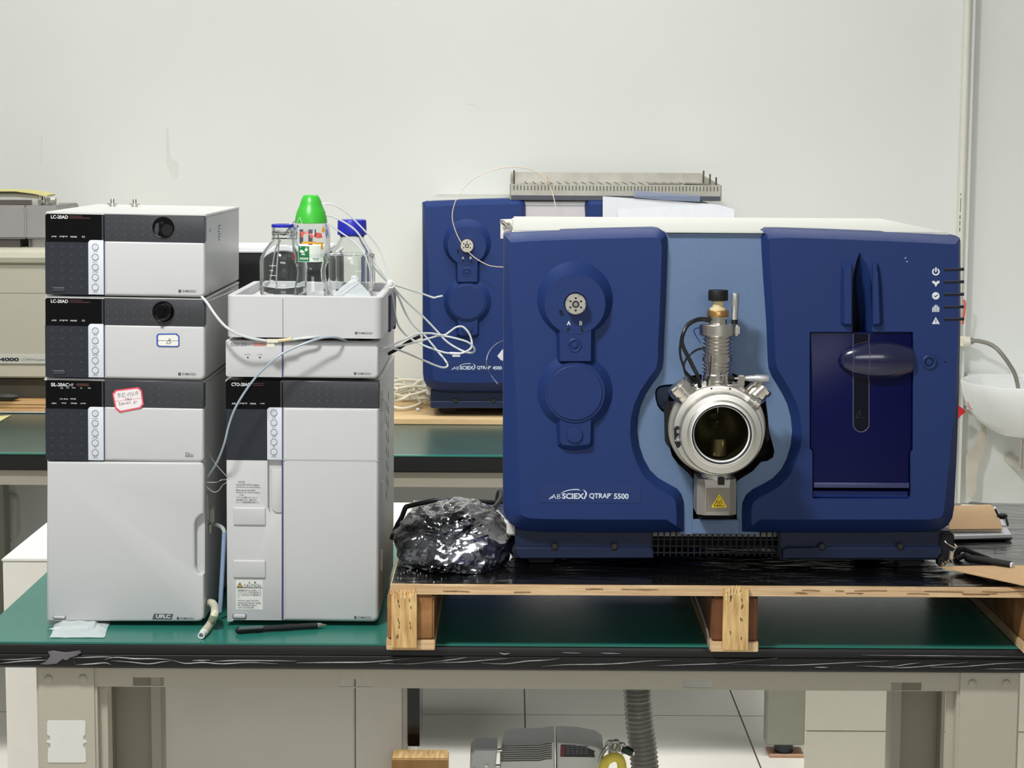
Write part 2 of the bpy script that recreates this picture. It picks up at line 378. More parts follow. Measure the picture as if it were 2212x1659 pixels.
# clear packing film stuck along the edging: wrinkled ribbons
FS = mat('wrinkled clear film', (205, 205, 208), .25, var=.4, vs_=60, spec=.8)
random.seed(3)
b = B()
def ribbon(pts, w0, dy=.0012):
    P = spline([(p[0], p[1], 0) for p in pts], 5); n = len(P); Lf = []
    for i, p in enumerate(P):
        t = i/(n-1); w = w0*math.sin(PI*max(.04, min(.96, t)))**.5
        a = W(p.x, p.y-w, YB-dy); m_ = W(p.x, p.y, YB-dy-.0016); c = W(p.x, p.y+w, YB-dy); d = W(p.x, p.y, YB+.001)
        Lf.append([(a[0], YB-dy, a[1]), (m_[0], YB-dy-.0016, m_[1]), (c[0], YB-dy, c[1]), (d[0], YB+.001, d[1])])
    b.loops(Lf)
RB = [([(0, 1433), (50, 1428), (100, 1426)], 1.6), ([(0, 1425), (45, 1424), (90, 1420)], 1.3),
 ([(158, 1421), (190, 1420), (225, 1419), (258, 1421)], 1.5), ([(158, 1421), (161, 1430), (164, 1436)], 1.5), ([(164, 1436), (200, 1434), (228, 1432), (240, 1436)], 1.6),
 ([(225, 1425), (250, 1420), (290, 1423), (330, 1423), (368, 1425)], 1.7), ([(240, 1427), (280, 1430), (320, 1434), (350, 1430), (372, 1427)], 1.4),
 ([(372, 1426), (400, 1433), (440, 1431), (480, 1434), (540, 1431), (600, 1434)], 1.6), ([(415, 1427), (455, 1426)], 1.3), ([(460, 1429), (500, 1427), (560, 1427), (640, 1428)], 1.5),
 ([(640, 1432), (720, 1431), (800, 1430), (886, 1422)], 1.5), ([(820, 1433), (880, 1434), (930, 1430), (985, 1424), (1008, 1420)], 1.3), ([(930, 1432), (1000, 1430), (1060, 1425), (1098, 1422)], 1.2),
 ([(1040, 1432), (1090, 1434), (1140, 1428), (1180, 1426), (1208, 1422)], 1.3), ([(1170, 1440), (1220, 1436), (1290, 1435), (1340, 1433), (1400, 1428), (1450, 1426)], 1.3),
 ([(1078, 1410), (1090, 1413), (1102, 1411)], 1.6), ([(1215, 1410), (1255, 1411)], 1.1), ([(1298, 1411), (1340, 1412)], 1.3),
 ([(1420, 1438), (1480, 1436), (1560, 1433), (1620, 1427), (1680, 1422)], 1.2), ([(1580, 1434), (1680, 1437), (1740, 1436), (1800, 1433), (1860, 1430), (1920, 1428)], 1.2),
 ([(1760, 1441), (1790, 1442)], 1.3), ([(1860, 1415), (1960, 1416), (2060, 1417), (2212, 1419)], 1.0), ([(1850, 1438), (1920, 1440), (1960, 1435), (1990, 1431)], 1.2),
 ([(1900, 1442), (1960, 1442), (2020, 1437), (2090, 1431)], 1.2), ([(2010, 1441), (2080, 1440), (2150, 1434), (2212, 1431)], 1.2), ([(2130, 1445), (2212, 1445)], 1.0)]
for p, w in RB: ribbon(p, w*.8)
bo(b, 'wrinkled_film', FS)
b = B(); tp = [(103, 1408), (115, 1406), (140, 1410), (172, 1406), (175, 1411), (166, 1416), (152, 1421), (143, 1427), (135, 1424), (122, 1434), (100, 1436), (86, 1435), (98, 1430), (108, 1418)]
b.slab([W(p[0], p[1], YB-.003) for p in tp], YB-.003, YB+.001, .0008); bo(b, 'torn_tape', mat('torn grey tape', (112, 108, 112), .25, var=.2))
# apron rail with four slots
YL = 3.147
zr0 = W(1100, 1488, YL)[1]; b = B()
def slot(x0, x1, y0, y1):
    a = W(x0, y1, YL); c = W(x1, y0, YL); return rr(a[0], c[0], a[1], c[1], .0015, 2)
a0, a1 = W(208, 1450, YL)[0], W(2070, 1450, YL)[0]
hs = [slot(287, 354, 1459, 1481), slot(735, 802, 1463, 1483.5), slot(1475, 1541, 1465, 1486), slot(1924, 1991, 1470, 1491)]
b.plate([(a0, zr0), (a1, zr0), (a1, zbot), (a0, zbot)], hs, YL, YL+.0022)
for h in hs:
    xa, xb = h[0][0], max(q[0] for q in h); zt = max(q[1] for q in h)
    b.box(xa-.002, xb+.002, YL+.002, YL+.012, zt-.004, zt+.002)
bo(b, 'apron_rail', BEIGE)
for (x0, x1, lx) in ((77, 208, 'left'), (2070, 2206, 'right')):
    xa, xb = W(x0, 1450, YL-.004)[0], W(x1, 1450, YL-.004)[0]
    b = B(); b.box(xa, xb, YL-.004, YL+.056, .03, zbot, .004)
    leg = bo(b, 'leg', BEIGE)
    xi = xb if lx == 'left' else xa; sg = 1 if lx == 'left' else -1
    b = B(); q = [(xi-.001*sg, zr0+.003), (xi+.024*sg, zr0+.003), (xi+.012*sg, zr0-.012), (xi+.010*sg, .03), (xi-.001*sg, .03)]
    b.slab(q, YL+.02, YL+.024); g = bo(b, 'gusset', BEIGE, leg)
    b = B(); b.cyl(((xa+xb)/2-cx, YL+.02-cy, .0), ((xa+xb)/2-cx, YL+.02-cy, .031), .022, 24, .003); b.obj('levelling_foot', DARK, leg)
    for bx in ((104, 1467), (179, 1466)) if lx == 'left' else ((2101, 1477), (2174, 1477)):
        x, z = W(bx[0], bx[1], YL-.006); b = B(); b.lathe([(0, .0045), (.003, .0042), (.0055, .003), (.0068, .0008), (.007, 0), (0, 0)], (x-cx, YL-.0035-cy, z), (0, -1, 0), 20)
        b.obj('bolt', BEIGE, leg)
    if lx == 'left':
        op = [(104, 1556), (182, 1556), (185, 1559), (184, 1587), (180, 1590), (180, 1597), (187, 1599), (187, 1604), (180, 1606), (180, 1614), (185, 1616), (186, 1645), (183, 1647), (106, 1647), (103, 1645), (104, 1616), (109, 1614), (109, 1606), (101, 1604), (101, 1599), (109, 1597), (108, 1590), (102, 1587), (102, 1559)]
        b = B(); b.slab([W(p[0], p[1], YL-.0045) for p in op], YL-.0052, YL-.003); lab(bo(b, 'cutout_plate', WHITE, leg), 'white notched plate standing in for a cutout in the leg')  # plate added for an open cutout with white showing behind the leg
for (x0, x1, sg) in ((235, 348, 1), (1925, 2040, -1)):
    Yq = 3.80; xa, xb = W(x0, 1560, Yq)[0], W(x1, 1560, Yq)[0]
    b = B(); t = .0035; q0, q1 = xa+.005*0, xb
    b.box(xa+t+.0002, xb-t-.0002, Yq+.05, Yq+.0538, .031, zbot-.001); b.box(xa, xa+t, Yq, Yq+.054, .03, zbot); b.box(xb-t, xb, Yq, Yq+.054, .03, zbot)
    b.box(xa, xa+(.007 if sg > 0 else .018), Yq-.0032, Yq-.0002, .031, zbot-.001); b.box(xb-(.018 if sg > 0 else .007), xb, Yq-.0032, Yq-.0002, .031, zbot-.001)
    leg = bo(b, 'leg', BEIGE, smooth=None); b = B(); b.cyl(((xa+xb)/2-cx, Yq+.03-cy, .0), ((xa+xb)/2-cx, Yq+.03-cy, .031), .022, 24, .003); b.obj('levelling_foot', DARK, leg)
b = B()
for sgx in (W(140, 1500, YL)[0], W(2138, 1500, YL)[0]): b.box(sgx-.02, sgx+.02, YL+.056, 3.80, zbot-.04, zbot-.002)
bo(b, 'side_rail', BEIGE)

# ---------------------------------------------------------------- far bench
YF = 5.06; ZF = .80; FX0, FX1 = -1.75, W(1752, 1500, 5.15)[0]
zfb = W(900, 1021, YF)[1]; zfr = W(900, 1052, YF+.03)[1]
fb = thing('lab_bench', 'rear lab bench behind, with black edge, carrying the second blue instrument', 'bench', ((FX0+FX1)/2, YF+.4, 0))
fcx = (FX0+FX1)/2
def fo(b, name, m, par=None): b.v = [(v[0]-fcx, v[1]-YF-.4, v[2]) for v in b.v]; return b.obj(name, m, par or fb)
b = B(); b.box(FX0, FX1, YF+.003, YF+1.2, ZF-.004, ZF, .001); fo(b, 'worktop', GREEN2)
b = B(); b.box(FX0, FX1, YF+.0025, YF+.022, ZF-.002, ZF+.0004); fo(b, 'green_lip', GREEN)
b = B(); b.box(FX0, FX1, YF, YF+1.2, zfb, ZF-.003, .003); fo(b, 'black_edging', EDGE)
b = B(); b.box(FX0, FX1-.05, YF+.03, YF+.034, zfr, zfb); fo(b, 'apron_rail', BEIGE)
xa, xb = W(1656, 1550, YF+.09)[0], W(1740, 1550, YF+.09)[0]
for q in (xa, FX0+.1):
    for yy in (YF+.09, YF+1.08):
        b = B(); b.box(q, q+xb-xa, yy, yy+.06, W(1690, 1610, YF+.09)[1], zfb, .003); lg = fo(b, 'leg', mat('grey green powder coat', (150, 150, 138), .5))
        if yy > YF+.5: continue
        b = B(); b.cyl((q+.05-fcx, yy+.03-YF-.4, .006), (q+.05-fcx, yy+.03-YF-.4, W(1690, 1610, YF+.09)[1]+.001), .025, 20, .002); b.obj('levelling_foot', mat('dark steel foot', (60, 66, 74), .3, .8), lg)
b = B(); b.box(xa+.008, xb-.001, YF+.08, YF+.16, 0, .006, .001); centred(b, 'cork_pad', mat('pink brown cork', (190, 150, 124), .7), 'thin brown cork pad under the rear bench foot', 'pad')
# plywood sheets on the far bench
YPL = YD(960, 917, ZF+.001); zp1 = W(960, 905.5, YPL)[1]; Y45 = YPL+.03
b = B(); b.box(W(560, 900, YPL)[0], FX1+.02, YPL, YF+1.19, ZF+.001, zp1, .001)
pl = centred(b, 'plywood_sheet', PLYT, 'pale plywood sheet on the rear bench under the second blue instrument', 'board')
yl_ = YD(40, 892, ZF+.002)+.004
zl0, zl1 = W(40, 889, yl_)[1], W(40, 867, yl_)[1]
pt = thing('plywood_board', 'layered plywood board on the rear bench under the beige instrument', 'board', (W(40, 880, yl_)[0], yl_, ZF+.002))
b = B(); zc = zl0-ZF-.002; h = zl1-zl0
for i in range(3): b.box(-.45, .38, .0015*(i % 2), .44, zc+h*i/3+.0006, zc+h*(i+1)/3-.0004, .001)
b.obj('ply_layer', mat('warm plywood edge', (226, 186, 132), .6, rgb2=(206, 160, 104), vs_=6, stretch=(1, 1, 20)), pt)
b = B(); b.box(-.45, .38, -.004, .44, 0, zc, .001); lab(b.obj('white_backing', WHITE, pt), 'white backing strip below the wood')
b = B(); q = [(0, 899), (24, 897), (0, 910), (-30, 912), (-30, 900)]; yy = YD(10, 903, ZF)
b.add([(W(p[0], p[1], YD(p[0], p[1], ZF+.001))[0], YD(p[0], p[1], ZF+.001), ZF+.001+k) for k in (0, .0006) for p in q], [tuple(range(5)), tuple(reversed(range(5, 10)))]+[(i, (i+1) % 5, 5+(i+1) % 5, 5+i) for i in range(5)])
centred(b, 'paper_sheet', mat('pale yellow paper', (232, 226, 160), .7), 'pale yellow paper lying on the green rear bench at left', 'paper')

# ---------------------------------------------------------------- things under and behind the front bench
Yc = 4.02
cab = thing('floor_cabinet', 'white cabinet standing between the two benches at left', 'cabinet', (W(400, 1500, Yc)[0], Yc+.25, 0))
ccx = W(400, 1500, Yc)[0]
x0, x1, x2 = W(5, 1205, Yc)[0], W(767, 1500, Yc)[0], W(868, 1500, Yc)[0]; zt = W(50, 1207, Yc)[1]
b = B(); b.box(x0-ccx, x1-ccx-.001, -.25, .42, .02, zt-.004, .003); b.obj('body', mat('warm white steel', (236, 233, 224), .45, var=.02), cab)
b = B(); b.box(x0-ccx-.002, x2-ccx+.002, -.253, .42, zt-.006, zt, .002); b.obj('lid', WHITE, cab)
b = B(); b.slab(rr(x1-ccx+.001, x2-ccx, .02, zt-.008, .0), -.249, .4); b.obj('side_door', mat('warm white steel', (222, 219, 210), .45), cab)
b = B(); xx = W(880, 1500, Yc-.02)[0]; b.box(x2-ccx-.001, xx-ccx, -.245, .1, .02, zt-.01, .002); b.obj('end_panel', WHITE, cab)
b = B(); x3 = W(905.5, 1500, Yc-.02)[0]; b.box(xx-ccx, x3-ccx, -.255, -.10, W(890, 1617, Yc-.02)[1], zt-.03, .001); lab(b.obj('end_strip', BLK, cab), 'black upright strip on the right end')
for q in (x0+.06, x2-.06):
    for w in (-.2, .35): b = B(); b.cyl((q-ccx, w, 0), (q-ccx, w, .022), .02, 16, .002); b.obj('foot', DARK, cab)
# cabinet at right
Yd = 4.75
xl, xr = W(1740, 1560, Yd)[0], 1.75
dc = thing('panel_board', 'cream two-piece board standing on the floor at right, behind the front bench', 'board', ((xl+xr)/2, Yd+.2, 0)); dx = (xl+xr)/2
zz = W(1800, 1578, Yd)[1]
CREAM = mat('cream board', (224, 220, 206), .5, var=.02)
b = B(); b.box(xl-dx+.004, xr-dx, -.19, -.178, .0, .56, .001); b.box(xr-dx-.03, xr-dx, -.178, .1, 0, .03, .002); b.obj('backing', CREAM, dc)
for (a, c) in ((zz+.001, .555), (.04, zz-.001)):
    b = B(); b.box(xl-dx+.0, xr-dx, -.205, -.189, a, c, .001); b.obj('board_face', CREAM, dc)
# corrugated hose
Yh = 3.75
hp = [(1375, 1440, Yh), (1377, 1500, Yh), (1381, 1560, Yh), (1388, 1610, Yh), (1393, 1659, Yh), (1398, 1720, Yh), (1392, 1790, Yh+.02)]
ctr = spline(world_pts(hp), 40); b = B(); L = []; n = 24
acc = 0
for i, p in enumerate(ctr):
    t = (ctr[min(i+1, len(ctr)-1)]-ctr[max(i-1, 0)]).normalized(); sd = t.cross(Vector((0, 1, 0))).normalized(); up = sd.cross(t)
    if i: acc += (p-ctr[i-1]).length
    R = .0245+.0026*math.sin(acc*2*PI/.0088)
    L.append([p+R*(math.cos(2*PI*j/n)*sd+math.sin(2*PI*j/n)*up) for j in range(n)])
b.loops(L); centred(b, 'corrugated_hose', mat('ribbed grey hose', (168, 164, 158), .35, .35), 'ribbed grey exhaust hose hanging behind the front bench', 'hose', smooth=60)
# wooden beam end
Ywd = 3.9; fr = Frame(908, 1659, Ywd)
b = B(); b.slab(fr.R(846, 1640, 968, 1800, .002), 0, .05, .002)
M_ = fr.P([(846, 1640), (968, 1640), (965, 1633), (851, 1631)])
ob = thing('timber_block', 'pine timber block standing below the bench beside the grey hoist', 'wood block', (fr.ox, fr.oy, 0))
off = fr.oz
b.v = [(v[0], v[1], max(0, v[2]+off)) for v in b.v]; b.obj('block', mat('pine timber', (214, 172, 112), .6, rgb2=(188, 140, 80), vs_=8, stretch=(3, 1, 1)), ob)
b = B(); z_ = fr.L(900, 1640)[1]+off
b.box(fr.L(848, 1640)[0], fr.L(966, 1640)[0], .002, .06, z_-.001, z_+.0015, .0006); b.obj('top_face', PINE, ob)
# grey hoist under the bench
Yt = 3.6; GT = mat('grey tool casing', (222, 222, 218), .45, var=.03); GD = mat('dark grey vent', (96, 97, 92), .5)
ft = Frame(1190, 1659, Yt); hz = ft.oz
ho = thing('power_hoist', 'grey ribbed power hoist with a printed plate on a stand below the bench', 'hoist', (ft.ox, Yt, 0))
def ho_(b, n, m, p=None, **k): b.v = [(v[0], v[1], v[2]+hz) for v in b.v]; return b.obj(n, m, p or ho, **k)
body = [(1082, 1659), (1080, 1650), (1088, 1612), (1096, 1608), (1140, 1606), (1166, 1607), (1186, 1603), (1198, 1602), (1200, 1659)]
b = B(); b.slab(ft.P([(1080, 1700)]+body[1:-1]+[(1200, 1700)]), 0, .1, .006, steps=3); cs = ho_(b, 'motor_casing', GT)
b = B()
for i in range(8):
    y = 1611+i*4.6; x0_ = 1086-i*.9
    pts = [(x0_+2, y+.5, -.001), (1140, y-1, -.0015), (1164, y-1, -.0015), (1180, y-4.5, -.0015), (1192, y-5, -.001)]
    b.tube([(ft.L(p[0], p[1])[0], p[2]-.0, ft.L(p[0], p[1])[1]) for p in pts], .0011, 6, 4)
ho_(b, 'vent_ribs', GD, cs)
b = B(); b.slab(ft.P([(1203, 1700), (1203, 1602), (1215, 1602), (1250, 1604), (1290, 1611), (1305, 1622), (1310, 1700)]), -.004, .1, .006, steps=3); hd = ho_(b, 'handle_casing', GT)
b = B(); b.slab(ft.P([(1211, 1607), (1240, 1608), (1265, 1612), (1285, 1621), (1283, 1625), (1285, 1634), (1210, 1633)]), -.0052, -.003); rp = ho_(b, 'rating_plate', mat('dark rating plate', (46, 46, 50), .3, var=.3, vs_=500), hd)
b = B(); b.slab(ft.P([(1212, 1608), (1220, 1609), (1219, 1632), (1211, 1631)]), -.0058, -.005); ho_(b, 'red_panel', mat('dull red print', (120, 50, 55), .4), rp)
b = B()
for j, (ya, yb) in enumerate(((1611, 1613), (1616, 1618), (1621, 1623), (1626, 1628))):
    for xa_ in (1223, 1233, 1243, 1253, 1263): b.slab(ft.R(xa_, ya, xa_+7, yb, 0, -.0058), -.0058, -.005)
ho_(b, 'lettering', INKG, rp)
b = B(); b.slab(ft.P([(1014, 1700), (1016, 1626), (1024, 1618), (1026, 1614), (1073, 1614), (1074, 1622), (1066, 1700)]), -.012, .06, .003); ho_(b, 'gear_box', mat('pale grey casing', (206, 208, 206), .45))
b = B(); a = ft.L(1064, 1628); c = ft.L(1090, 1628); b.cyl((a[0], .02, a[1]), (c[0], .02, c[1]), .004, 16); b.cyl((a[0], .02, a[1]-.03), (c[0], .02, c[1]-.03), .004, 16); ho_(b, 'tie_rod', STEEL)
b = B()
for q in ((1024, 1656), (1051, 1650)): p = ft.L(*q); b.cyl((p[0], -.015, p[1]), (p[0], -.011, p[1]), .0026, 6)
ho_(b, 'screw', STEEL)
b = B(); b.box(-.13, .13, -.02, .11, 0, .02, .004); b.cyl((-.04, .05, .01), (-.04, .05, hz+.0), .018, 20); b.cyl((.05, .05, .01), (.05, .05, hz), .018, 20); b.obj('stand', GD, ho)
# shackle with yellow strap
fs = Frame(1340, 1640, 3.52)
sh = thing('bow_shackle', 'galvanised shackle with a green pin at the right end of the grey hoist', 'shackle', (fs.ox, fs.oy, fs.oz))
b = B()
def fp(fr, pts, y=0): return [(fr.L(p[0], p[1])[0], y+(p[2] if len(p) > 2 else 0), fr.L(p[0], p[1])[1]) for p in pts]
b.tube(fp(fs, [(1309, 1620, .01), (1313, 1604, 0), (1320, 1600, -.005), (1322, 1608, .005), (1318, 1630, .01)]), .0035, 10)
b.tube(fp(fs, [(1322, 1628, .01), (1323, 1606, 0), (1331, 1599, -.006), (1336, 1607, 0), (1332, 1626, .01)]), .0042, 10)
b.tube(fp(fs, [(1296, 1648, .0), (1300, 1630, 0), (1310, 1616, 0), (1318, 1608, .003)]), .004, 10)
b.tube(fp(fs, [(1338, 1625, .01), (1338, 1610, 0), (1345, 1606, -.005), (1350, 1614, 0), (1346, 1630, .01)]), .0036, 10)
b.obj('bow', mat('galvanised steel', (190, 190, 190), .3, .9), sh)
b = B(); a, c = fs.L(1345, 1616), fs.L(1366, 1626); b.cyl((a[0], 0, a[1]), (c[0], 0, c[1]), .0075, 20, .001); pin = b.obj('pin', mat('dark green pin', (26, 52, 38), .3), sh)
b = B(); c2 = fs.L(1371, 1626); b.cyl((c[0], 0, c[1]), (c2[0], 0, c2[1]-.0005), .0045, 16, .001); b.obj('nut', STEEL, pin)
b = B(); b.tube(fp(fs, [(1300, 1690, 0), (1303, 1660, -.002), (1311, 1640, -.008), (1328, 1632, -.012), (1340, 1640, -.01), (1344, 1665, -.006), (1345, 1700, 0)]), .0085, 12)
b.v = [(fs.ox+v[0], fs.oy+v[1]*.8-.0, fs.oz+v[2]) for v in b.v]; centred(b, 'lifting_strap', mat('yellow webbing', (236, 216, 92), .7, var=.12, vs_=200), 'yellow webbing strap looped through the shackle below the bench', 'strap')
# ---------------------------------------------------------------- chromatography stacks
YL0 = 3.232
def logo(fr, b, x0, y0, x1, y1, dy=-.0008):
    """square cross mark followed by the maker's lettering"""
    h = y1-y0; fr.txt(b, 'SHIMADZU', x0+h*1.5, y0+h*.12, x1, y1-h*.08, dy, .012)
    for (a, c) in ((0, .22), (.39, .61), (.78, 1)):
        b.slab(fr.R(x0+a*h, y0, x0+c*h, y1, 0, dy), dy, dy+.0003); b.slab(fr.R(x0, y0+a*h, x0+h, y0+c*h, 0, dy), dy, dy+.0003)
def lbl(b, fr, rows, dy=-.0008, off=.02):
    for t, x0, y0, x1, y1 in rows: fr.txt(b, t, x0, y0, x1, y1, dy, off)
def ring(b, cx, cz, r, w, y, n=28):
    o = circ(cx, cz, r, n); i_ = circ(cx, cz, r-w, n)
    v = [(p[0], y, p[1]) for p in o]+[(p[0], y, p[1]) for p in i_]
    b.add(v, [(k, (k+1) % n, n+(k+1) % n, n+k) for k in range(n)])
def shell(t, fr, x0, y0, x1, y1, xb1, depth, top=True, lid=True, m=LCM):
    """painted steel body behind the front covers"""
    a = fr.L(x0, y1); c = fr.L(x1, y0); b = B()
    b.box(a[0]+.0015, c[0]-.0008, .016, depth, a[1]+.002, c[1]-.003, .0012)
    bd = b.obj('body', m, t)
    if lid: b = B(); b.box(a[0]+.0005, c[0]+.0002, .004, depth+.001, c[1]-.004, c[1]+.0004, .0012); b.obj('lid', LCT, bd)
    return bd
def feet(t, fr, x0, x1, y, h, depth=.4):
    a = fr.L(x0, y); c = fr.L(x1, y)
    for q in (a[0]+.03, c[0]-.03):
        for w in (.04, depth-.04):
            b = B(); b.cyl((q, w, a[1]-h), (q, w, a[1]+.004), .011, 16, .001); b.obj('foot', DARK, t)
def front(t, fr, X, Yt, Yb, kp, dtop, dh, band_bot, door=True, buttons=None, xl=None):
    """control front: display, keypad, silver key strip, grey band. X = (left, keypad right, seam, right)"""
    xl, xk, xs, xr = X; d = .018
    b = B(); b.slab(fr.R(xl, Yt, xs-.6, kp, 0, rs=(0, 0, 0, .004)), .0, d, .0008); disp = b.obj('display', BLK, t)
    b = B(); b.slab(fr.R(xl, kp, xk, Yb, 0, rs=(.003, 0, 0, 0)), .0003, d, .0006); kpd = b.obj('keypad', KEY, t)
    b = B(); b.slab(fr.R(xk+.1, kp-4, xs-.5, Yb, 0, rs=(0, 0, 0, .0055)), -.0002, d, .0006, steps=2); ks = b.obj('key_strip', SILV, t)
    b = B(); b.slab(fr.R(xs-4, Yt, xs-.7, kp-4, 0), -.0002, d); b.obj('display_edge', BAND, disp)
    b = B(); xm = (xk+xs)/2-1.5; br = buttons[2] if buttons else 7.3; n_ = len(buttons[3])
    ys = [buttons[0]+(buttons[1]-buttons[0])*i/(n_-1) for i in range(n_)]
    for y in ys: p = fr.L(xm, y); b.cyl((p[0], 0, p[1]), (p[0], -.0006, p[1]), br/1350*.8, 24)
    b.obj('button', mat('button grey', (208, 212, 219), .35), ks)
    b = B()
    for y in ys: p = fr.L(xm, y); ring(b, p[0], p[1], br/1350, .00075, -.0007)
    for y, tx in zip(ys, buttons[3]): w = len(tx)*1.25; fr.txt(b, tx, xm-w, y+br+1.6, xm+w, y+br+4.4, -.0005)
    b.obj('key_marking', INKG, ks)
    return disp, kpd, ks
def dots(fr, b, xs, ys, r, y=-.0004):
    for x in xs:
        for q in ys: p = fr.L(x, q); b.cyl((p[0], y+.0004, p[1]), (p[0], y, p[1]), r, 8)
KP = mat('raised key pattern', (58, 62, 70), .5)
BT = ('pump', 'func', 'purge', 'CE', 'conc')
def pump(label, px0, pxr, py_t, py_b, knob, sticker=False):
    fr = Frame(px0, py_b, YL0, .0125)
    t = thing('pump_module', label, 'laboratory pump', fr.o, 'liquid chromatography pump modules', (0, .0125, 0))
    k = (py_b-py_t)/172.0; y = lambda v: py_t+(v-465)*k
    xs = px0+126; X = (px0, px0+93, xs, pxr)
    shell(t, fr, px0, py_t, pxr, py_b-1, 0, .405)
    feet(t, fr, px0, pxr, py_b, .0046)
    disp, kpd, ks = front(t, fr, X, y(465), y(635), y(523), 0, 0, 0, buttons=(y(534), y(620), 7.5, BT))
    b = B(); b.slab(fr.R(xs+.8, y(467), pxr-1, y(522), 0), 0, .018, .002, steps=3); band = b.obj('panel', BAND, t)
    b = B(); b.slab(fr.R(xs+.8, y(522.6), pxr, y(638), 0, rs=(0, .009, 0, 0)), -.0004, .018, .006, steps=5); door = b.obj('door', LCW, t)
    b = B(); b.slab(fr.R(xs-.7, y(521), xs+.9, y(636), 0), .0012, .01); b.obj('seam', mat('violet grey seam', (84, 66, 120), .5), t)
    b = B(); lbl(b, fr, [('LC-20AD', px0+12, y(465.5), px0+49, y(473), -.0008)][:0]); fr.txt(b, 'LC-20AD', px0+12, y(466.3), px0+49, y(473), -.0006, .02)
    for tx, a, c in (('pump', 14, 24), ('prog.run', 31, 48), ('remote', 54, 68), ('G.E.', 79, 86)): fr.txt(b, tx, px0+a, y(510), px0+c, y(513.5), -.0006)
    b.obj('lettering', INK, disp)
    b = B(); b.slab(fr.R(px0+52, y(467), px0+80, y(468.6), 0), -.0004, .001); b.slab(fr.R(px0+52, y(471), px0+97, y(472.6), 0), -.0004, .001); b.obj('red_stripe', mat('dim red print', (66, 34, 30), .5), disp)
    b = B(); dots(fr, b, [px0+15+21*i for i in range(4)], [y(533+17.2*i) for i in range(6)], .0016, -.0001); b.obj('key_pattern', KP, kpd)
    b = B(); b.slab(fr.R(px0+16, y(620), px0+43, y(628.5), .002, rs=(.002,)*4), -.0012, .001, .0006); pb = b.obj('power_button', BAND, kpd)
    b = B(); b.slab(fr.R(px0+18, y(620), px0+41, y(621), 0, dy=-.0014), -.0014, -.001); b.obj('power_lamp', INKG, pb)
    b = B(); dots(fr, b, [px0+135+18.8*i for i in range(10) if i not in (6, 7)], [y(479), y(493.5), y(508)], .0007); b.obj('dot_pattern', INKG, band)
    p = fr.L(px0+255, y(492.5)); R = 22/1355
    b = B(); b.lathe([(R, .0), (R+.0012, -.0008), (R+.0005, -.0016), (R-.0012, -.0014), (R-.0014, .0)], (p[0], 0, p[1]), (0, 1, 0), 40); b.obj('knob_bezel', BLK, band)
    if knob:
        b = B(); b.lathe([(0, .010), (.0105, .010), (.0135, .008), (.0145, .003), (.0145, 0), (0, 0)], (p[0], 0, p[1]), (0, -1, 0), 40)
        kn = b.obj('knob', BLK, band)
        b = B(); b.box(-.0022, .0022, -.0155, -.0095, -.0115, .0115, .001, M=Matrix.Translation((p[0], 0, p[1]))@Matrix.Rotation(.5, 4, 'Y')); b.obj('grip', BLK, kn)
    else:
        b = B(); b.cyl((p[0], -.0004, p[1]), (p[0], .0006, p[1]), R-.001, 40); w = b.obj('viewing_hole', BLK, band)
        b = B(); b.cyl((p[0]+.006, -.0007, p[1]-.0035), (p[0]+.006, 0, p[1]-.0035), .009, 30); b.cyl((p[0]-.0025, -.0007, p[1]+.0075), (p[0]-.0025, 0, p[1]+.0075), .0025, 16); b.obj('inner_knob', GAP, w)
        b = B(); b.add([(p[0]-.0145, -.0006, p[1]-.005), (p[0]-.009, -.0006, p[1]-.0115), (p[0]-.007, -.0006, p[1]-.004), (p[0]-.007, -.0006, p[1]+.008), (p[0]-.012, -.0006, p[1]+.006)], [(0, 1, 2, 3, 4)]); b.obj('grey_block', BAND, w)
    b = B(); logo(fr, b, pxr-58, y(625), pxr-20, y(630.5), -.0012); b.obj('maker_mark', INKG, door)
    return t, fr
t, fr = pump('upper grey pump module on top of the left stack, with an open round hole', 98, 443.5, 464, 638, False)
# fittings on its lid
for q in (243, 291):
    yq = .30; x, z = fr.L(q, 448, yq); z = fr.L(98, 464)[1]+.0022
    b = B(); b.cyl((x, yq, z), (x, yq, z+.007), .0055, 12, .0005); b.lathe([(.009, .006), (.009, .008), (.0035, .008), (.0035, .0145), (.0028, .016), (0, .016)], (x, yq, z), (0, 0, 1), 14); b.obj('lid_fitting', STEEL, t)
b = B()
b.add([(0, 0, 0)], []); b.v = []
xr_ = fr.L(443, 500)[0]+.0003-.0008
for (u, v_, du, dv) in ((.05, -.02, .0015, .005), (.06, -.02, .0015, .005), (.05, -.14+.02, .0015, .004), (.06, -.12, .0015, .004)):
    zt_ = fr.L(98, 464)[1]+v_; b.box(xr_, xr_+.0004, u, u+du, zt_-dv, zt_)
for i in range(6): zt_ = fr.L(98, 464)[1]-.018-.0046*i; b.box(xr_, xr_+.0004, .145+.004*(i % 2), .175-.006*(i % 3), zt_-.0022, zt_)
b.obj('side_marking', INKG, t)
t, fr = pump('lower pump module of the left stack, carrying the blue-edged paper label', 98, 443, 646, 817, True)
b = B(); q = fr.P([(338, 725), (342, 720.5), (382, 720), (387.5, 726), (388, 746), (384, 749.5), (343, 749), (338.5, 745)]); b.slab(q, -.0014, -.0004); st = tag(b.obj('paper_label', mat('label blue edge', (58, 84, 168), .6), None, fr.o, rot=(0, .0125, 0)), 'small paper label with blue border and a handwritten B, stuck on the second pump module', 'label')
b = B(); q = fr.P([(342, 726), (344, 723.5), (380, 723), (385, 727), (385.5, 745), (383, 747), (345, 746.5), (342, 744)]); b.slab(q, -.0017, -.0013); b.obj('face', mat('label cream', (232, 230, 222), .7), st)
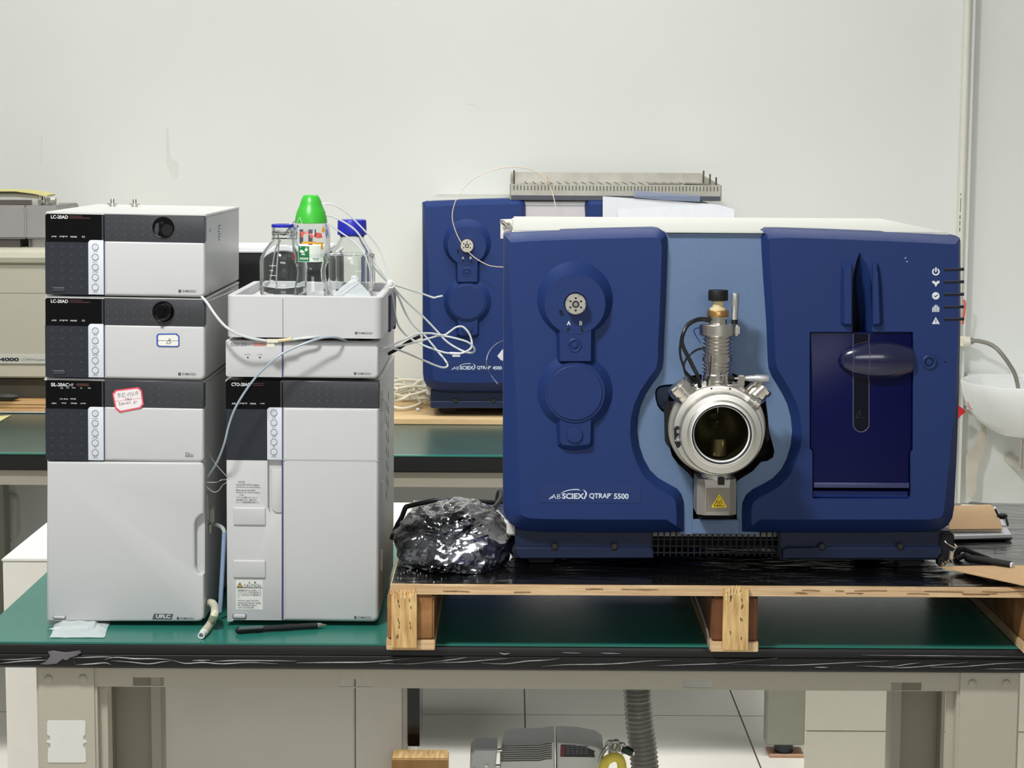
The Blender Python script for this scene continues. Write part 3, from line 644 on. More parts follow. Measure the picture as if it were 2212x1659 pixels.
b = B(); a = fr.L(342, 735.5); c = fr.L(385, 735.5); b.box(a[0], c[0], -.0019, -.0016, a[1], a[1]+.0005)
b.tube(fp(fr, [(359, 742, -.002), (364, 736, -.002), (366, 731, -.002), (369, 733, -.002), (366, 736, -.002), (370, 739, -.002), (366, 742, -.002), (361, 742, -.002)]), .0003, 4, 4)
b.obj('handwriting', INKD, st)
# autosampler
fr = Frame(100, 1343, YL0, .0125); 
t = thing('autosampler_module', 'tall two-part autosampler at the base of the left stack, with the red label', 'autosampler', fr.o, None, (0, .0125, 0))
shell(t, fr, 98, 824, 441, 1338, 0, .41)
feet(t, fr, 100, 441, 1343, .0035)
disp, kpd, ks = front(t, fr, (98.5, 190.5, 224, 441), 823, 994, 883, 0, 0, 0, buttons=(893, 978, 7.5, ('cooler', 'func', 'purge', 'CE', 'conc')))
b = B(); b.slab(fr.R(224.8, 824, 440.5, 880, 0), 0, .018, .003, steps=3); band = b.obj('panel', BAND, t)
b = B(); b.slab(fr.R(224.8, 880.6, 441, 996, 0, rs=(0, .009, 0, 0)), -.0004, .018, .006, steps=5); b.obj('sample_door', LCW, t); sd_ = bpy.context.scene.objects[-1] if False else None
b = B(); b.slab(fr.R(223.3, 880, 224.9, 994, 0), .0012, .01); b.obj('seam', MATS['violet grey seam'], t)
# lower door with a finger recess
lo = fr.R(100, 998, 441, 1343, 0, rs=(.001, .01, .006, .002)); rec = fr.P([(441.5, 1110), (434, 1113), (425, 1121), (421, 1132), (421, 1222), (424, 1233), (430, 1239), (441.5, 1240)])
o2 = fr.P([(100, 1343), (426, 1343), (435, 1341), (440, 1334), (440.5, 1325)])+[fr.L(440.5, 1240), fr.L(430, 1239), fr.L(424, 1233), fr.L(421, 1222), fr.L(421, 1132), fr.L(425, 1121), fr.L(434, 1113), fr.L(440.5, 1110)]+fr.P([(440.5, 1010), (438, 1002), (432, 998), (101, 997)])
b = B(); b.slab(o2, 0, .02, .0045, steps=4); door = b.obj('lower_door', LCW, t)
b = B(); a = fr.L(420, 1242); c = fr.L(440, 1108); b.box(a[0], c[0], .013, .019, a[1], c[1], .001); b.obj('handle_recess', LCM, door)
b = B(); b.slab(fr.R(114, 1329.5, 143, 1338, .003, rs=(.003,)*4), -.0004, .001, .0003); pr = b.obj('button_surround', INKG, door)
b = B(); b.slab(fr.R(115.5, 1330, 141, 1336, .0022, rs=(.0022,)*4), -.0025, .001, .0015, steps=3); b.obj('button', LCW, pr)
b = B(); b.slab(fr.P([(333, 1325.5), (374, 1326), (371, 1337.5), (329, 1337)]), -.0008, .001); pt_ = b.obj('nameplate', mat('grey nameplate', (92, 92, 98), .4), door)
b = B(); fr.txt(b, 'UFLC', 337, 1327.8, 368, 1335.2, -.0011, .03); b.obj('lettering', INK, pt_)
b = B(); logo(fr, b, 382, 1333, 419, 1338); fr.txt(b, '35', 400, 977.5, 409, 984.5, -.0009, .01); fr.txt(b, 'MPa', 409.5, 981, 418, 984.5, -.0009, .0); b.slab(fr.R(400, 985.5, 418, 986.3, 0), -.0009, .0); b.obj('maker_mark', INKG, door)
b = B(); fr.txt(b, 'SIL-20AC', 110, 827.5, 148, 834.5, -.0006, .02); fr.txt(b, 'HT', 150, 829, 159, 834.5, -.0006, .0)
for tx, x0, x1, yy in (('vial', 130, 136, 836.5), ('inj', 143, 149, 836.5), ('temp', 155, 163, 836.5), ('vol', 173, 177, 836.5), ('rinse', 190, 196, 836.5), ('run time', 129, 147, 860), ('remote', 152, 164, 860), ('start', 112, 122, 869.5), ('stop', 133, 143, 869.5), ('remote', 153, 166, 869.5), ('cooler', 174, 186, 869.5)): fr.txt(b, tx, x0, yy, x1, yy+3, -.0006)
b.obj('lettering', INK, disp)
b = B(); b.slab(fr.R(165, 828.5, 192, 833.8, 0), -.0004, .001); b.obj('red_stripe', MATS['dim red print'], disp)
b = B(); dots(fr, b, [113+21*i for i in range(4)], [895+17*i for i in range(6)], .0016, -.0001); b.obj('key_pattern', KP, kpd)
b = B(); dots(fr, b, [231]+[325+19*i for i in range(5)], [838.5], .0007); dots(fr, b, [325+19*i for i in range(5)], [853, 868], .0007); b.obj('dot_pattern', INKG, band)
pk = mat('label red edge', (226, 86, 104), .6)
q = fr.P([(250, 842), (299, 836), (307, 843), (311, 874), (304, 882), (259, 891), (249, 882), (243, 850)])
b = B(); b.slab(q, -.0016, -.0006); st = tag(b.obj('paper_label', pk, None, fr.o, rot=(0, .0125, 0)), 'red-bordered handwritten paper label stuck across the autosampler front', 'label')
q = fr.P([(253, 845), (297, 839.5), (304, 845), (307.5, 872), (302, 879), (261, 887), (252, 880), (246.5, 852)])
b = B(); b.slab(q, -.0019, -.0014); b.obj('face', mat('label white', (236, 228, 230), .7), st)
b = B()
def hw(ls, dy=-.0021, r=.00028):
    for l in ls: b.tube(fp(fr, [(p[0], p[1], dy) for p in l]), r, 4, 2)
hw([[(254, 852), (261, 850)], [(257, 848), (257, 850)], [(255, 854), (260, 853.5), (259.5, 857), (255, 857.5)], [(264, 850), (271, 848.5)], [(265, 850), (264, 857), (271, 856)], [(267, 853), (270, 852.5)], [(274, 850), (276, 855)], [(278, 849), (278.5, 856)], [(278, 849), (282, 848.5), (282.5, 855.5)], [(285, 848), (286, 854), (291, 852)], [(288, 846), (288.5, 851)], [(293, 846), (294, 853)], [(295, 845), (299, 851)], [(297, 844), (296.5, 852)],
    [(273, 858), (271.5, 862), (273, 865)], [(277, 858.5), (275, 862), (278, 864), (280, 861.5), (276.5, 861.5)], [(282, 857.5), (284, 861), (282, 864)],
    [(257, 870), (260, 869), (258, 874.5), (262, 874)], [(264, 869.5), (266, 871), (264.5, 874.5), (263, 872), (264.5, 869)], [(267.5, 869), (268, 874)], [(270, 868.5), (270.5, 873), (272, 871)], [(276, 868), (278, 870), (276, 873), (274.5, 870), (276, 868)], [(280, 868), (282, 867), (281, 872)], [(286, 871.5), (286.5, 872)], [(289, 866), (292, 866.5), (289.5, 871), (293, 870)], [(295, 865), (295.5, 870)]])
b.obj('handwriting', INKD, st)
b = B(); a = fr.L(250, 866.5); c = fr.L(305, 859.5); b.tube([(a[0], -.002, a[1]), (c[0], -.002, c[1])], .00025, 4, 0); b.obj('ruled_line', pk, st)
# latch on its right side
b = B(); x_ = fr.L(441, 1150)[0]
b.box(x_-.001, x_+.007, .06, .085, .075+.08, .10+.08, .002); b.box(x_, x_+.004, .05, .10, .14, .155, .001); b.box(x_-.001, x_+.002, .03, .05, .165, .21, .002)
b.obj('side_clip', mat('smoky clear plastic', (170, 172, 160), .25), t)

# column oven
YC = 3.238; TC = .006
fr = Frame(490, 1343, YC, TC)
t = thing('column_oven', 'tall column oven with the caution sticker at the base of the middle stack', 'oven', fr.o, None, (0, TC, 0))
shell(t, fr, 488, 825, 820, 1338, 0, .42)
feet(t, fr, 490, 820, 1343, .0025)
disp, kpd, ks = front(t, fr, (488, 577, 609.5, 820), 822, 993, 884, 0, 0, 0, buttons=(892, 976, 7.5, ('oven', 'func', 'temp', 'CE', 'conc')))
b = B(); b.slab(fr.R(610, 824, 819.5, 880, 0), 0, .018, .003, steps=3); band = b.obj('panel', BAND, t)
b = B(); b.slab(fr.R(610.2, 880.6, 819.5, 1342, 0, rs=(0, .010, 0, 0)), -.0004, .018, .007, steps=5); door = b.obj('right_door', LCW, t)
b = B(); b.slab(fr.R(611, 994, 817, 995, 0, dy=-.0006), -.0006, .0); b.obj('door_seam', mat('pale seam', (176, 177, 180), .5), door)
o2 = fr.P([(490.5, 1343), (503, 1343), (503.3, 1340), (608.7, 1340.5), (608.7, 1112), (594, 1112), (584, 1108), (578.5, 1096), (578, 995), (489, 994)])
b = B(); b.slab(o2, 0, .02, .0012, steps=2); ld = b.obj('left_door', LCW, t)
b = B(); a = fr.L(577, 1113); c = fr.L(609.5, 994); b.box(a[0], c[0], .008, .019, a[1], c[1]); b.obj('handle_recess', LCW, ld)
b = B(); b.slab(fr.R(586, 1015, 609, 1108, .003, rs=(.01, 0, 0, 0)), .004, .010, .002, steps=2); b.obj('handle', LCW, ld)
for ya, yb in ((1096, 1134), (1210, 1248)):
    b = B(); b.slab(fr.R(504, ya, 574, yb, .003, rs=(.0025,)*4), -.0028, .002, .0022, steps=3); b.obj('raised_pad', LCW, ld)
b = B(); b.slab(fr.R(502, 1325.5, 533, 1337, .003, rs=(.003,)*4), -.0004, .001, .0003); pr = b.obj('button_surround', INKG, ld)
b = B(); b.slab(fr.R(504, 1326.5, 531, 1335, .003, rs=(.0028,)*4), -.0028, .001, .0016, steps=3); b.obj('button', LCW, pr)
b = B(); b.slab(fr.R(510, 1253.5, 567.5, 1316.5, 0, dy=-.0004), -.0004, .001); cs = b.obj('caution_label', mat('caution white', (226, 226, 222), .5), ld)
b = B(); fr.txt(b, 'CAUTION', 526.5, 1262.5, 563, 1268.3, -.0007, .0)
fr.txt(b, '注', 536, 1256, 541, 1261, -.0007); fr.txt(b, '意', 548.5, 1256, 553.5, 1261, -.0007)
for i, tx in enumerate(('設定温度が60℃以上の時は、マニ', 'ュアルインジェクタ及び扉が熱くな', 'ることがありますので御注意下さ', 'い。')): fr.txt(b, tx, 513.5, 1273.5+i*4.9, 564 if i < 3 else 518, 1277.5+i*4.9, -.0007)
for i, tx in enumerate(('MANUAL INJECTOR AND', 'DOORS MAY BE HOT WHEN', 'SET TEMPERATURE IS', '~60°C OR HIGHER.')): fr.txt(b, tx, 513.5, 1296.5+i*4.8, (559, 564, 554, 549)[i], 1299.6+i*4.8, -.0007)
b.slab(fr.R(511, 1269.5, 567, 1270, 0, dy=-.0007), -.0007, -.0003)
b.obj('lettering', INKD, cs)
b = B(); b.slab(fr.P([(512, 1268), (524.5, 1268), (518.3, 1257)]), -.0009, -.0003); w = b.obj('warning_triangle', INKD, cs)
b = B(); b.slab(fr.P([(513.6, 1267.2), (523, 1267.2), (518.3, 1258.8)]), -.0011, -.0006); b.obj('yellow_field', mat('ochre yellow', (196, 164, 50), .5), w)
b = B(); b.slab(fr.P([(517.8, 1261), (518.9, 1261), (518.7, 1265), (518, 1265)]), -.0013, -.001); b.obj('exclamation_mark', INKD, w)
b = B()
for i, tx in enumerate(('NOTICE', 'If the DOOR LOCK is released', 'the left door can not be opened.', 'Please see the instruction', 'Manual for the unlock procedure.', 'ご注意', 'ドアロックが解除されていないと', '左扉は開きません。解除の方法', 'については取扱説明書を御覧下さい。')):
    x0_, x1_ = ((515, 529), (510, 559), (510, 562), (510, 551), (510, 562), (516, 526), (510, 556), (510, 554), (510, 562))[i]; y_ = (1039.5, 1045.5, 1051, 1057, 1062.5, 1067.5, 1073, 1078.2, 1083.5)[i]
    fr.txt(b, tx, x0_, y_, x1_, y_+3.4, -.0005)
b.obj('notice_text', INKD, ld)
b = B(); logo(fr, b, 765, 1331, 802, 1336, -.0012); b.obj('maker_mark', INKG, door)
b = B(); fr.txt(b, 'CTO-20AC', 500, 827, 540, 834, -.0006, .02)
for tx, x0, x1 in (('oven', 501, 509), ('prog.run', 518, 534), ('remote', 540, 553), ('ready', 562, 572)): fr.txt(b, tx, x0, 870, x1, 873.5, -.0006)
b.obj('lettering', INK, disp)
b = B(); b.slab(fr.R(545, 827.5, 571, 829, 0), -.0004, .001); b.slab(fr.R(545, 831.5, 569, 833, 0), -.0004, .001); b.obj('red_stripe', MATS['dim red print'], disp)
b = B(); dots(fr, b, [635+18*i for i in range(9)], [837.5, 852, 866], .0007); b.obj('dot_pattern', INKG, band)
b = B(); b.box(fr.L(609, 900)[0]-.0006, fr.L(610.6, 900)[0], .001, .01, fr.L(609, 1341)[1], fr.L(609, 884)[1]); b.obj('seam', MATS['violet grey seam'], t)
xr_ = fr.L(820, 900)[0]-.0008; ztop = fr.L(820, 825)[1]
b = B()
for i in range(7):
    for j in range(2):
        u = .19+.045*j; z0 = ztop-.052-.0255*i-.012*(1-j)
        b.add([(xr_+.0005, u, z0), (xr_+.0005, u+.018, z0+.009), (xr_+.0005, u+.036, z0), (xr_+.0005, u+.018, z0-.009)], [(0, 1, 2, 3)])
b.obj('vent_slot', mat('pale vent lattice', (188, 190, 188), .5), t)
b = B()
for zc_ in (.075+.115, .34, .075): b.box(xr_-.001, xr_+.003, .055, .062, zc_, zc_+.035, .001)
b.tube([(xr_, .05, ztop-.03), (xr_+.006, .055, ztop-.04), (xr_+.006, .055, ztop-.07), (xr_, .05, ztop-.08)], .0012, 6, 4); b.obj('side_catch', LCM, t)

# degasser
YG = 3.236; fr = Frame(488, 815, YG, TC)
t = thing('degasser_module', 'slim grey degasser module with two tiny lamps, directly above the column oven', 'degasser', fr.o, None, (0, TC, 0))
shell(t, fr, 488, 739, 818, 814, 0, .44, m=LCM)
feet(t, fr, 490, 818, 815, .0040)
b = B(); b.slab(fr.R(487.5, 736, 609, 814, 0, rs=(.004, 0, 0, .002)), 0, .018, .0015, steps=2); f1 = b.obj('left_cover', LCW, t)
b = B(); b.slab(fr.R(610.5, 739, 818, 816, 0, rs=(0, .008, 0, 0)), -.0002, .018, .005, steps=4); f2 = b.obj('right_cover', LCW, t)
b = B(); b.slab(fr.R(608, 738, 611.5, 815, 0), .0014, .01); b.obj('seam', MATS['violet grey seam'], t)
b = B(); fr.txt(b, 'DGU-20A', 498.5, 740.5, 534, 747, -.0006, .01); fr.txt(b, '5R', 534.5, 743, 540.5, 746.5, -.0006); fr.txt(b, 'POWER', 528, 764.5, 541, 766.5, -.0005); fr.txt(b, 'ACTIVE', 556, 764.5, 566, 766.5, -.0005); b.slab(fr.R(544, 741, 544.6, 747, 0), -.0005, 0); b.obj('lettering', INKG, f1)
b = B(); b.slab(fr.R(547, 741.4, 573, 743.2, 0), -.0004, .001); b.slab(fr.R(547, 745, 573, 747, 0), -.0004, .001); b.obj('red_stripe', REDL, f1)
b = B(); dots(fr, b, [535.3, 561.3], [772], .0014, -.0005); b.obj('lamp', INKD, f1)
b = B(); logo(fr, b, 764.5, 804.5, 801.5, 809, -.0012); b.obj('maker_mark', INKG, f2)
# solvent tray
YTR = 3.225; fr = Frame(490, 728, YTR, TC)
t = thing('solvent_tray', 'open grey tray on top of the middle stack, holding glassware', 'tray', fr.o, None, (0, TC, 0))
a = fr.L(489.5, 728); c = fr.L(826, 641); ht = c[1]; wd_ = c[0]; dp = .335
b = B(); q = rr(0, wd_, 0, ht-.002, 0, 5, (.002, .004, .004, .003))
out = rr(0, wd_, 0, dp, .014, 5, (.014,)*4); inn = rr(.012, wd_-.012, .012, dp-.012, .006, 5, (.006,)*4)
Lp = [[(x, y, 0) for x, y in out], [(x, y, ht-.002) for x, y in out], [(x, y, ht) for x, y in inset(out, .002)], [(x, y, ht) for x, y in inset(inn, -.001)], [(x, y, ht-.001) for x, y in inn], [(x, y, .052) for x, y in inn]]
b.loops(Lp); b.obj('tray_body', LCW, t, smooth=40)
b = B(); b.slab(fr.R(610.6, 645, 611.5, 728, 0), -.0006, .001); b.obj('seam', INKG, t)
b = B(); logo(fr, b, 767, 717, 804.5, 721.5, -.0009); b.obj('maker_mark', INKG, t)
b = B(); b.box(wd_-.001, wd_+.004, .16, .30, -.004, ht-.01, .001); b.box(wd_-.001, wd_+.0035, .30, .325, -.012, ht-.01, .001); b.obj('side_bracket', mat('dark slate plastic', (52, 58, 80), .4), t)
for q in (.03, wd_-.03):
    for w in (.04, dp-.04): b = B(); b.cyl((q, w, -.0075), (q, w, .002), .011, 16, .001); b.obj('foot', DARK, t)
trayfloor = fr.oz+.052+.001

# ---------------------------------------------------------------- glassware in the tray
GLASS = mat('clear laboratory glass', (250, 252, 251), .0, trans=1, ior=1.47, var=0)
PETG = mat('clear bottle plastic', (248, 250, 250), .02, trans=1, ior=1.35, var=0)
def glassobj(prof, n=48): b = B(); b.lathe(prof, n=n); return b
def shellprof(o, th, base):
    """outer profile (r, z) bottom to top -> closed glass wall profile"""
    inn = [(max(r-th, .0005), max(z, base)) for r, z in o]
    inn = [p for i, p in enumerate(inn) if i == 0 or p != inn[i-1]]
    return [(0, o[0][1])]+o+list(reversed(inn))+[(0, base)]
YB1 = 3.40; k = 1/(4400/ (YB1*CO+.02))
x, z = W(612, 640, YB1); px2 = YB1/4400.0*1.012
zb = trayfloor
t = thing('reagent_bottle', 'uncapped glass reagent bottle with blue pouring ring, left in the tray', 'bottle', (x, YB1, zb), 'glass reagent bottles in the tray')
H = lambda py, Y=YB1: W(612, py, Y)[1]-zb
R = lambda w: w/2*px2
o = [(R(92), 0), (R(98), .004), (R(100), .02), (R(100), H(566)), (R(97), H(557)), (R(84), H(543)), (R(66), H(530)), (R(50), H(521)), (R(46), H(516)), (R(49), H(514.5)), (R(46), H(513)), (R(45), H(508)), (R(49), H(506)), (R(45), H(504)), (R(49), H(501)), (R(45), H(499)), (R(47), H(496)), (R(46), H(491))]
glassobj(shellprof(o, .003, .006)).obj('glass_body', GLASS, t)
b = B(); b.lathe([(R(40), H(491)), (R(47), H(491)), (R(48), H(489)), (R(48), H(485)), (R(45), H(484)), (R(38), H(484)), (R(38), H(491))], n=40); b.obj('pouring_ring', mat('royal blue plastic', (38, 44, 176), .35), t)
# volume scale on the glass
def scale(t, r, zs, th0, m=INK):
    b = B()
    for i, z_ in enumerate(zs):
        w = .35 if i % 2 == 0 else .2
        for k_ in range(5):
            a0, a1 = th0+w*k_/5, th0+w*(k_+1)/5
            b.add([(r*math.cos(a0), r*math.sin(a0), z_), (r*math.cos(a1), r*math.sin(a1), z_), (r*math.cos(a1), r*math.sin(a1), z_+.0008), (r*math.cos(a0), r*math.sin(a0), z_+.0008)], [(0, 1, 2, 3)])
    b.obj('volume_marking', m, t, smooth=None)
scale(t, R(100)+.0003, [.02+.008*i for i in range(5)], -PI/2-.5)
# second bottle with cap
YB2 = 3.50; px3 = YB2/4400.0*1.012; x, z = W(761, 640, YB2)
t = thing('reagent_bottle', 'glass reagent bottle with ribbed blue screw cap behind the beaker', 'bottle', (x, YB2, zb), 'glass reagent bottles in the tray')
H = lambda py: W(761, py, YB2)[1]-zb
R = lambda w: w/2*px3
o = [(R(88), 0), (R(96), .004), (R(98), .02), (R(98), H(562)), (R(94), H(552)), (R(82), H(540)), (R(66), H(527)), (R(55), H(517)), (R(50), H(512)), (R(54), H(509)), (R(50), H(507)), (R(48), H(503)), (R(48), H(480))]
glassobj(shellprof(o, .003, .006)).obj('glass_body', GLASS, t)
b = B(); n = 60; Ls = []
for (r_0, z_) in ((R(60), H(507)), (R(61), H(505)), (R(59.5), H(477)), (R(57), H(474.5)), (R(54), H(474))):
    Ls.append([((r_0+(.0005 if j % 2 else 0)*(1 if r_0 > R(58) else 0))*math.cos(2*PI*j/120), (r_0+(.0005 if j % 2 else 0)*(1 if r_0 > R(58) else 0))*math.sin(2*PI*j/120), z_) for j in range(120)])
b.loops(Ls); b.obj('screw_cap', mat('royal blue plastic', (38, 44, 176), .35), t, smooth=60)
# beaker
YBK = 3.36; x, z = W(757, 640, YBK); px4 = YBK/4400*1.012
H = lambda py: W(757, py, YBK)[1]-zb
R = lambda w: w/2*px4
t = thing('glass_beaker', 'wide empty glass beaker at the right of the tray, under the tubes', 'beaker', (x+.0, YBK, zb))
o = [(R(88), 0), (R(95), .003), (R(96), .012), (R(97), H(566)), (R(98), H(556)), (R(101), H(552.5)), (R(102), H(551))]
o[-1:] = [(R(103), H(551)), (R(104), H(549.5)), (R(103), H(548))]
glassobj(shellprof(o, .0030, .004)).obj('glass_body', GLASS, t)
scale(t, R(96)+.0004, [.022+.012*i for i in range(4)], -PI/2+.25)
# drink bottle with green cap
YG2 = 3.30; x, z = W(673, 640, YG2); px5 = YG2/4400*1.012
H = lambda py: W(673, py, YG2)[1]-zb
R = lambda w: w/2*px5
t = thing('plastic_bottle', 'clear plastic bottle with tall green cone cap in the middle of the tray', 'bottle', (x, YG2, zb))
o = [(R(70), .0), (R(76), .003), (R(77), .010), (R(74), H(618)), (R(66), H(600)), (R(64), H(585)), (R(67), H(572)), (R(72), H(567)), (R(73), H(564)), (R(71), H(561.5)), (R(73), H(556)), (R(79), H(545)), (R(82), H(528)), (R(81), H(508)), (R(76), H(492)), (R(70), H(484)), (R(66), H(478)), (R(60), H(474))]
n = 60
def petv(o, th):
    pr = shellprof(o, th, .004); b = B(); b.lathe(pr, n=n)
    q = []
    for v in b.v:
        rad = math.hypot(v[0], v[1]); a = math.atan2(v[1], v[0]); z_ = v[2]
        s_ = 1.0
        if z_ < H(578): s_ = 1-.055*abs(math.sin(3*a+.6))*min(1, z_/.02+.2)
        elif H(560) < z_ < H(490): s_ = 1-.018*abs(math.sin(5*a))
        q.append((v[0]*s_, v[1]*s_, z_))
    b.v = q; return b
petv(o, .0016).obj('bottle_body', PETG, t, smooth=50)
gm = mat('leaf green plastic', (64, 184, 58), .34, var=.02)
b = B(); b.lathe([(R(64), H(482)), (R(68.5), H(481)), (R(68.5), H(478)), (R(66), H(468)), (R(61), H(458)), (R(53), H(449)), (R(48), H(443)), (R(45.5), H(438)), (R(43), H(434)), (R(36), H(426)), (R(30), H(421.8)), (R(27), H(421)), (0, H(421))], n=48); b.obj('cone_cap', gm, t)
# wrap-round label pieces, each on the bottle's curve
def patch(name, m, x0, y0, x1, y1, par, lift=.0006, nx=8, ny=4, f=None):
    b = B()
    def pt_(px, py):
        z_ = H(py); o2 = sorted([(p[1], p[0]) for p in o]); r_0 = o2[0][1]
        for i in range(len(o2)-1):
            if o2[i][0] <= z_ <= o2[i+1][0]: tt = (z_-o2[i][0])/max(1e-9, o2[i+1][0]-o2[i][0]); r_0 = o2[i][1]+(o2[i+1][1]-o2[i][1])*tt
        xx = (px-673)*px5; r_1 = r_0+lift; xx = max(-r_1*.99, min(r_1*.99, xx)); return (xx, -math.sqrt(r_1*r_1-xx*xx), z_)
    if f:
        v = [pt_(*p) for p in f]; b.add(v, [tuple(range(len(v)))])
    else:
        v = [pt_(x0+(x1-x0)*i/nx, y0+(y1-y0)*j/ny) for j in range(ny+1) for i in range(nx+1)]
        b.add(v, [(j*(nx+1)+i, j*(nx+1)+i+1, (j+1)*(nx+1)+i+1, (j+1)*(nx+1)+i) for j in range(ny) for i in range(nx)])
    return b.obj(name, m, par, smooth=None)
lbm = mat('white bottle label', (226, 234, 226), .5)
lp = patch('label', lbm, 648, 529, 701, 564, t)
patch('green_panel', mat('label green', (28, 122, 66), .5), 649, 530, 672.5, 563, lp, .001)
for f_ in ([(653, 534), (653, 531.5), (656, 531.5), (656, 532.3), (654, 532.3), (654, 534)], [(665, 531.5), (669, 531.5), (669, 534.5), (668.2, 534.5), (668.2, 532.3), (665, 532.3)], [(652, 541), (655, 537), (661, 540), (664, 543), (655, 544.5)], [(663, 537), (665, 534), (669, 534.5), (670, 538), (667, 541), (664, 540)], [(655, 549), (657, 545), (662, 545), (665, 549)]):
    patch('pictogram', lbm, 0, 0, 0, 0, lp, .0014, f=f_)
for i in range(4):
    for j in range(2): patch('character', lbm, 652+i*4.8, 554.5+j*4, 655.6+i*4.8, 557.6+j*4, lp, .0014, 1, 1)
patch('small_print', mat('label print grey', (120, 150, 128), .5), 679, 556, 693, 557.4, lp, .0012); patch('small_print', MATS['label print grey'], 681, 559, 691, 560.2, lp, .0012)
rd = mat('translucent red print', (206, 92, 84), .4); am = mat('amber print', (222, 160, 44), .4); nv = mat('slate print', (72, 78, 92), .4)
for x0_, x1_, y0_, y1_ in ((652, 660, 494, 525), (671, 680, 494, 527), (684, 687, 494, 510)): patch('printed_panel', nv, x0_, y0_, x1_, y1_, t, .0005)
for f_ in ([(652, 500), (660, 498), (672, 499), (680, 503), (682, 512), (676, 512), (674, 506), (666, 503), (660, 505), (660, 512), (653, 510), (656, 506)], [(684, 500), (698, 502), (700, 512), (690, 513), (682, 510)]): patch('printed_emblem', rd, 0, 0, 0, 0, t, .0008, f=f_)
patch('amber_band', am, 657, 520, 686, 525, t, .0009); patch('amber_band', am, 686, 522, 702, 526, t, .0009); patch('amber_band', am, 697, 526, 701, 536, t, .001)
patch('amber_drop', am, 0, 0, 0, 0, t, .0008, f=[(701, 487), (704, 493), (704.5, 499), (701, 502), (698, 498), (699, 492)])
def outline(pts, m, lift=.0012, r=.0004):
    b = B(); 
    P_ = []
    for px, py in pts:
        z_ = H(py); xx = (px-673)*px5; r_1 = R(77)+lift+.0003 if py > 540 else R(77)+lift-.0006; xx = max(-r_1*.98, min(r_1*.98, xx)); P_.append((xx, -math.sqrt(r_1*r_1-xx*xx), z_))
    b.tube(P_, r, 5, 3); b.obj('printed_drop', m, t)
outline([(652, 468), (646, 480), (643, 487), (646, 492), (652, 493.5), (657, 491), (658.5, 486), (656, 478), (652, 468)], INK)
outline([(634, 545), (638, 549), (640, 556), (638, 561), (634, 556), (633, 549)], mat('crimson print', (176, 46, 66), .4))
outline([(706, 552), (703, 558), (703, 562), (706, 563.5), (710, 559), (707, 551)], mat('forest print', (60, 120, 60), .4))
# clear zip bag in the tray
PF = film('clear polythene', (226, 232, 236), .35, thru=.62, rough=.12, bump=.3)
YP = 3.262; b = B()
out = [(718, 638), (738, 620), (757, 606), (758, 600), (763, 597), (769, 600), (769, 607), (778, 615), (793, 630), (801, 640), (790, 646), (730, 646)]
pts = [W(p[0], p[1], YP) for p in out]; zmin = trayfloor+.001
L0 = [(p[0], YP+.03*(p[1]-1.26)/.04, p[1]) for p in pts]
b.slab(pts, YP, YP+.012, .003, steps=2)
a, c = W(764, 603, YP), 0
b.v = [(v[0], v[1]+(v[2]-pts[0][1])*.5, v[2]) for v in b.v]
ob = centred(b, 'plastic_pouch', PF, 'clear plastic pouch with a round hole tab leaning in front of the beaker', 'pouch')
b = B(); ring_c = W(764, 603, YP-.001); b.lathe([(.0042, -.0004), (.0055, -.0004), (.0055, .0004), (.0042, .0004)], (ring_c[0]-ob.location.x, (YP+(ring_c[1]-pts[0][1])*.5-.001)-ob.location.y, ring_c[1]-ob.location.z), (0, 1, 0), 20, closed=True); b.obj('hanging_tab', INK, ob)
b = B(); fr_ = [(733, 632), (772, 606)]; b.tube([(W(p[0], p[1], YP)[0]-ob.location.x, YP+(W(p[0], p[1], YP)[1]-pts[0][1])*.5-.002-ob.location.y, W(p[0], p[1], YP)[1]-ob.location.z) for p in ((740, 636), (772, 612))], .0006, 5, 0); b.obj('fold_line', INK, ob)

# black fronted box behind the bottles
Yk = 3.76; fr = Frame(513, 640, Yk)
a = W(470, 532, Yk); c = W(712, 532, Yk); zf = W(600, 546, Yk)[1]
cb = thing('instrument_case', 'black fronted case with white top edge behind the tray bottles', 'case', ((a[0]+c[0])/2, Yk+.1, ZT)); 
hw_ = (c[0]-a[0])/2
b = B(); b.box(-hw_, hw_, -.10, -.02, 0, zf-ZT, .002); b.obj('front_panel', mat('matt black panel', (16, 17, 18), .5), cb)
b = B(); b.box(-hw_, hw_, -.105, .04, zf-ZT, a[1]-ZT, .002); b.obj('top_edge', mat('bright white edge', (238, 238, 242), .4), cb)
b = B(); b.box(-hw_+.005, hw_-.005, -.02, .04, 0, zf-ZT, .002); b.obj('rear_shell', LCM, cb)

# ---------------------------------------------------------------- tubing
def tube_thing(name, pts, r, m, label, cat='tube', group=None, sm=7, parts=None, n=8):
    P_ = world_pts(pts); b = B(); b.tube(P_, r, n, sm); o = centred(b, name, m, label, cat, group)
    return o
CLR = mat('clear white tubing', (226, 230, 230), .22, trans=.25, ior=1.35)
SG = 'solvent tubes gathered at the cable tie'
KN = (843, 613)
Yk2 = 3.40
tube_thing('solvent_tube', [(694, 441, 3.42), (715, 441, 3.42), (745, 456, 3.42), (775, 485, 3.42), (802, 514, 3.42), (820, 540, 3.42), (833, 574, 3.41), KN+(Yk2,)], .0014, CLR, 'uppermost solvent tube, arching from the green cap over the blue screw cap', group=SG)
tube_thing('solvent_tube', [(700, 465, 3.41), (716, 467, 3.41), (745, 481, 3.41), (772, 502, 3.41), (795, 540, 3.41), (815, 575, 3.41), KN+(Yk2,)], .0016, CLR, 'second solvent tube, crossing in front of the blue screw cap to the tie', group=SG)
tube_thing('solvent_tube', [(706, 482, 3.40), (735, 501, 3.40), (765, 523, 3.39), (785, 545, 3.38), (798, 575, 3.37), (806, 625, 3.365)], .0013, CLR, 'solvent tube running from the green cap down into the beaker', group=SG)
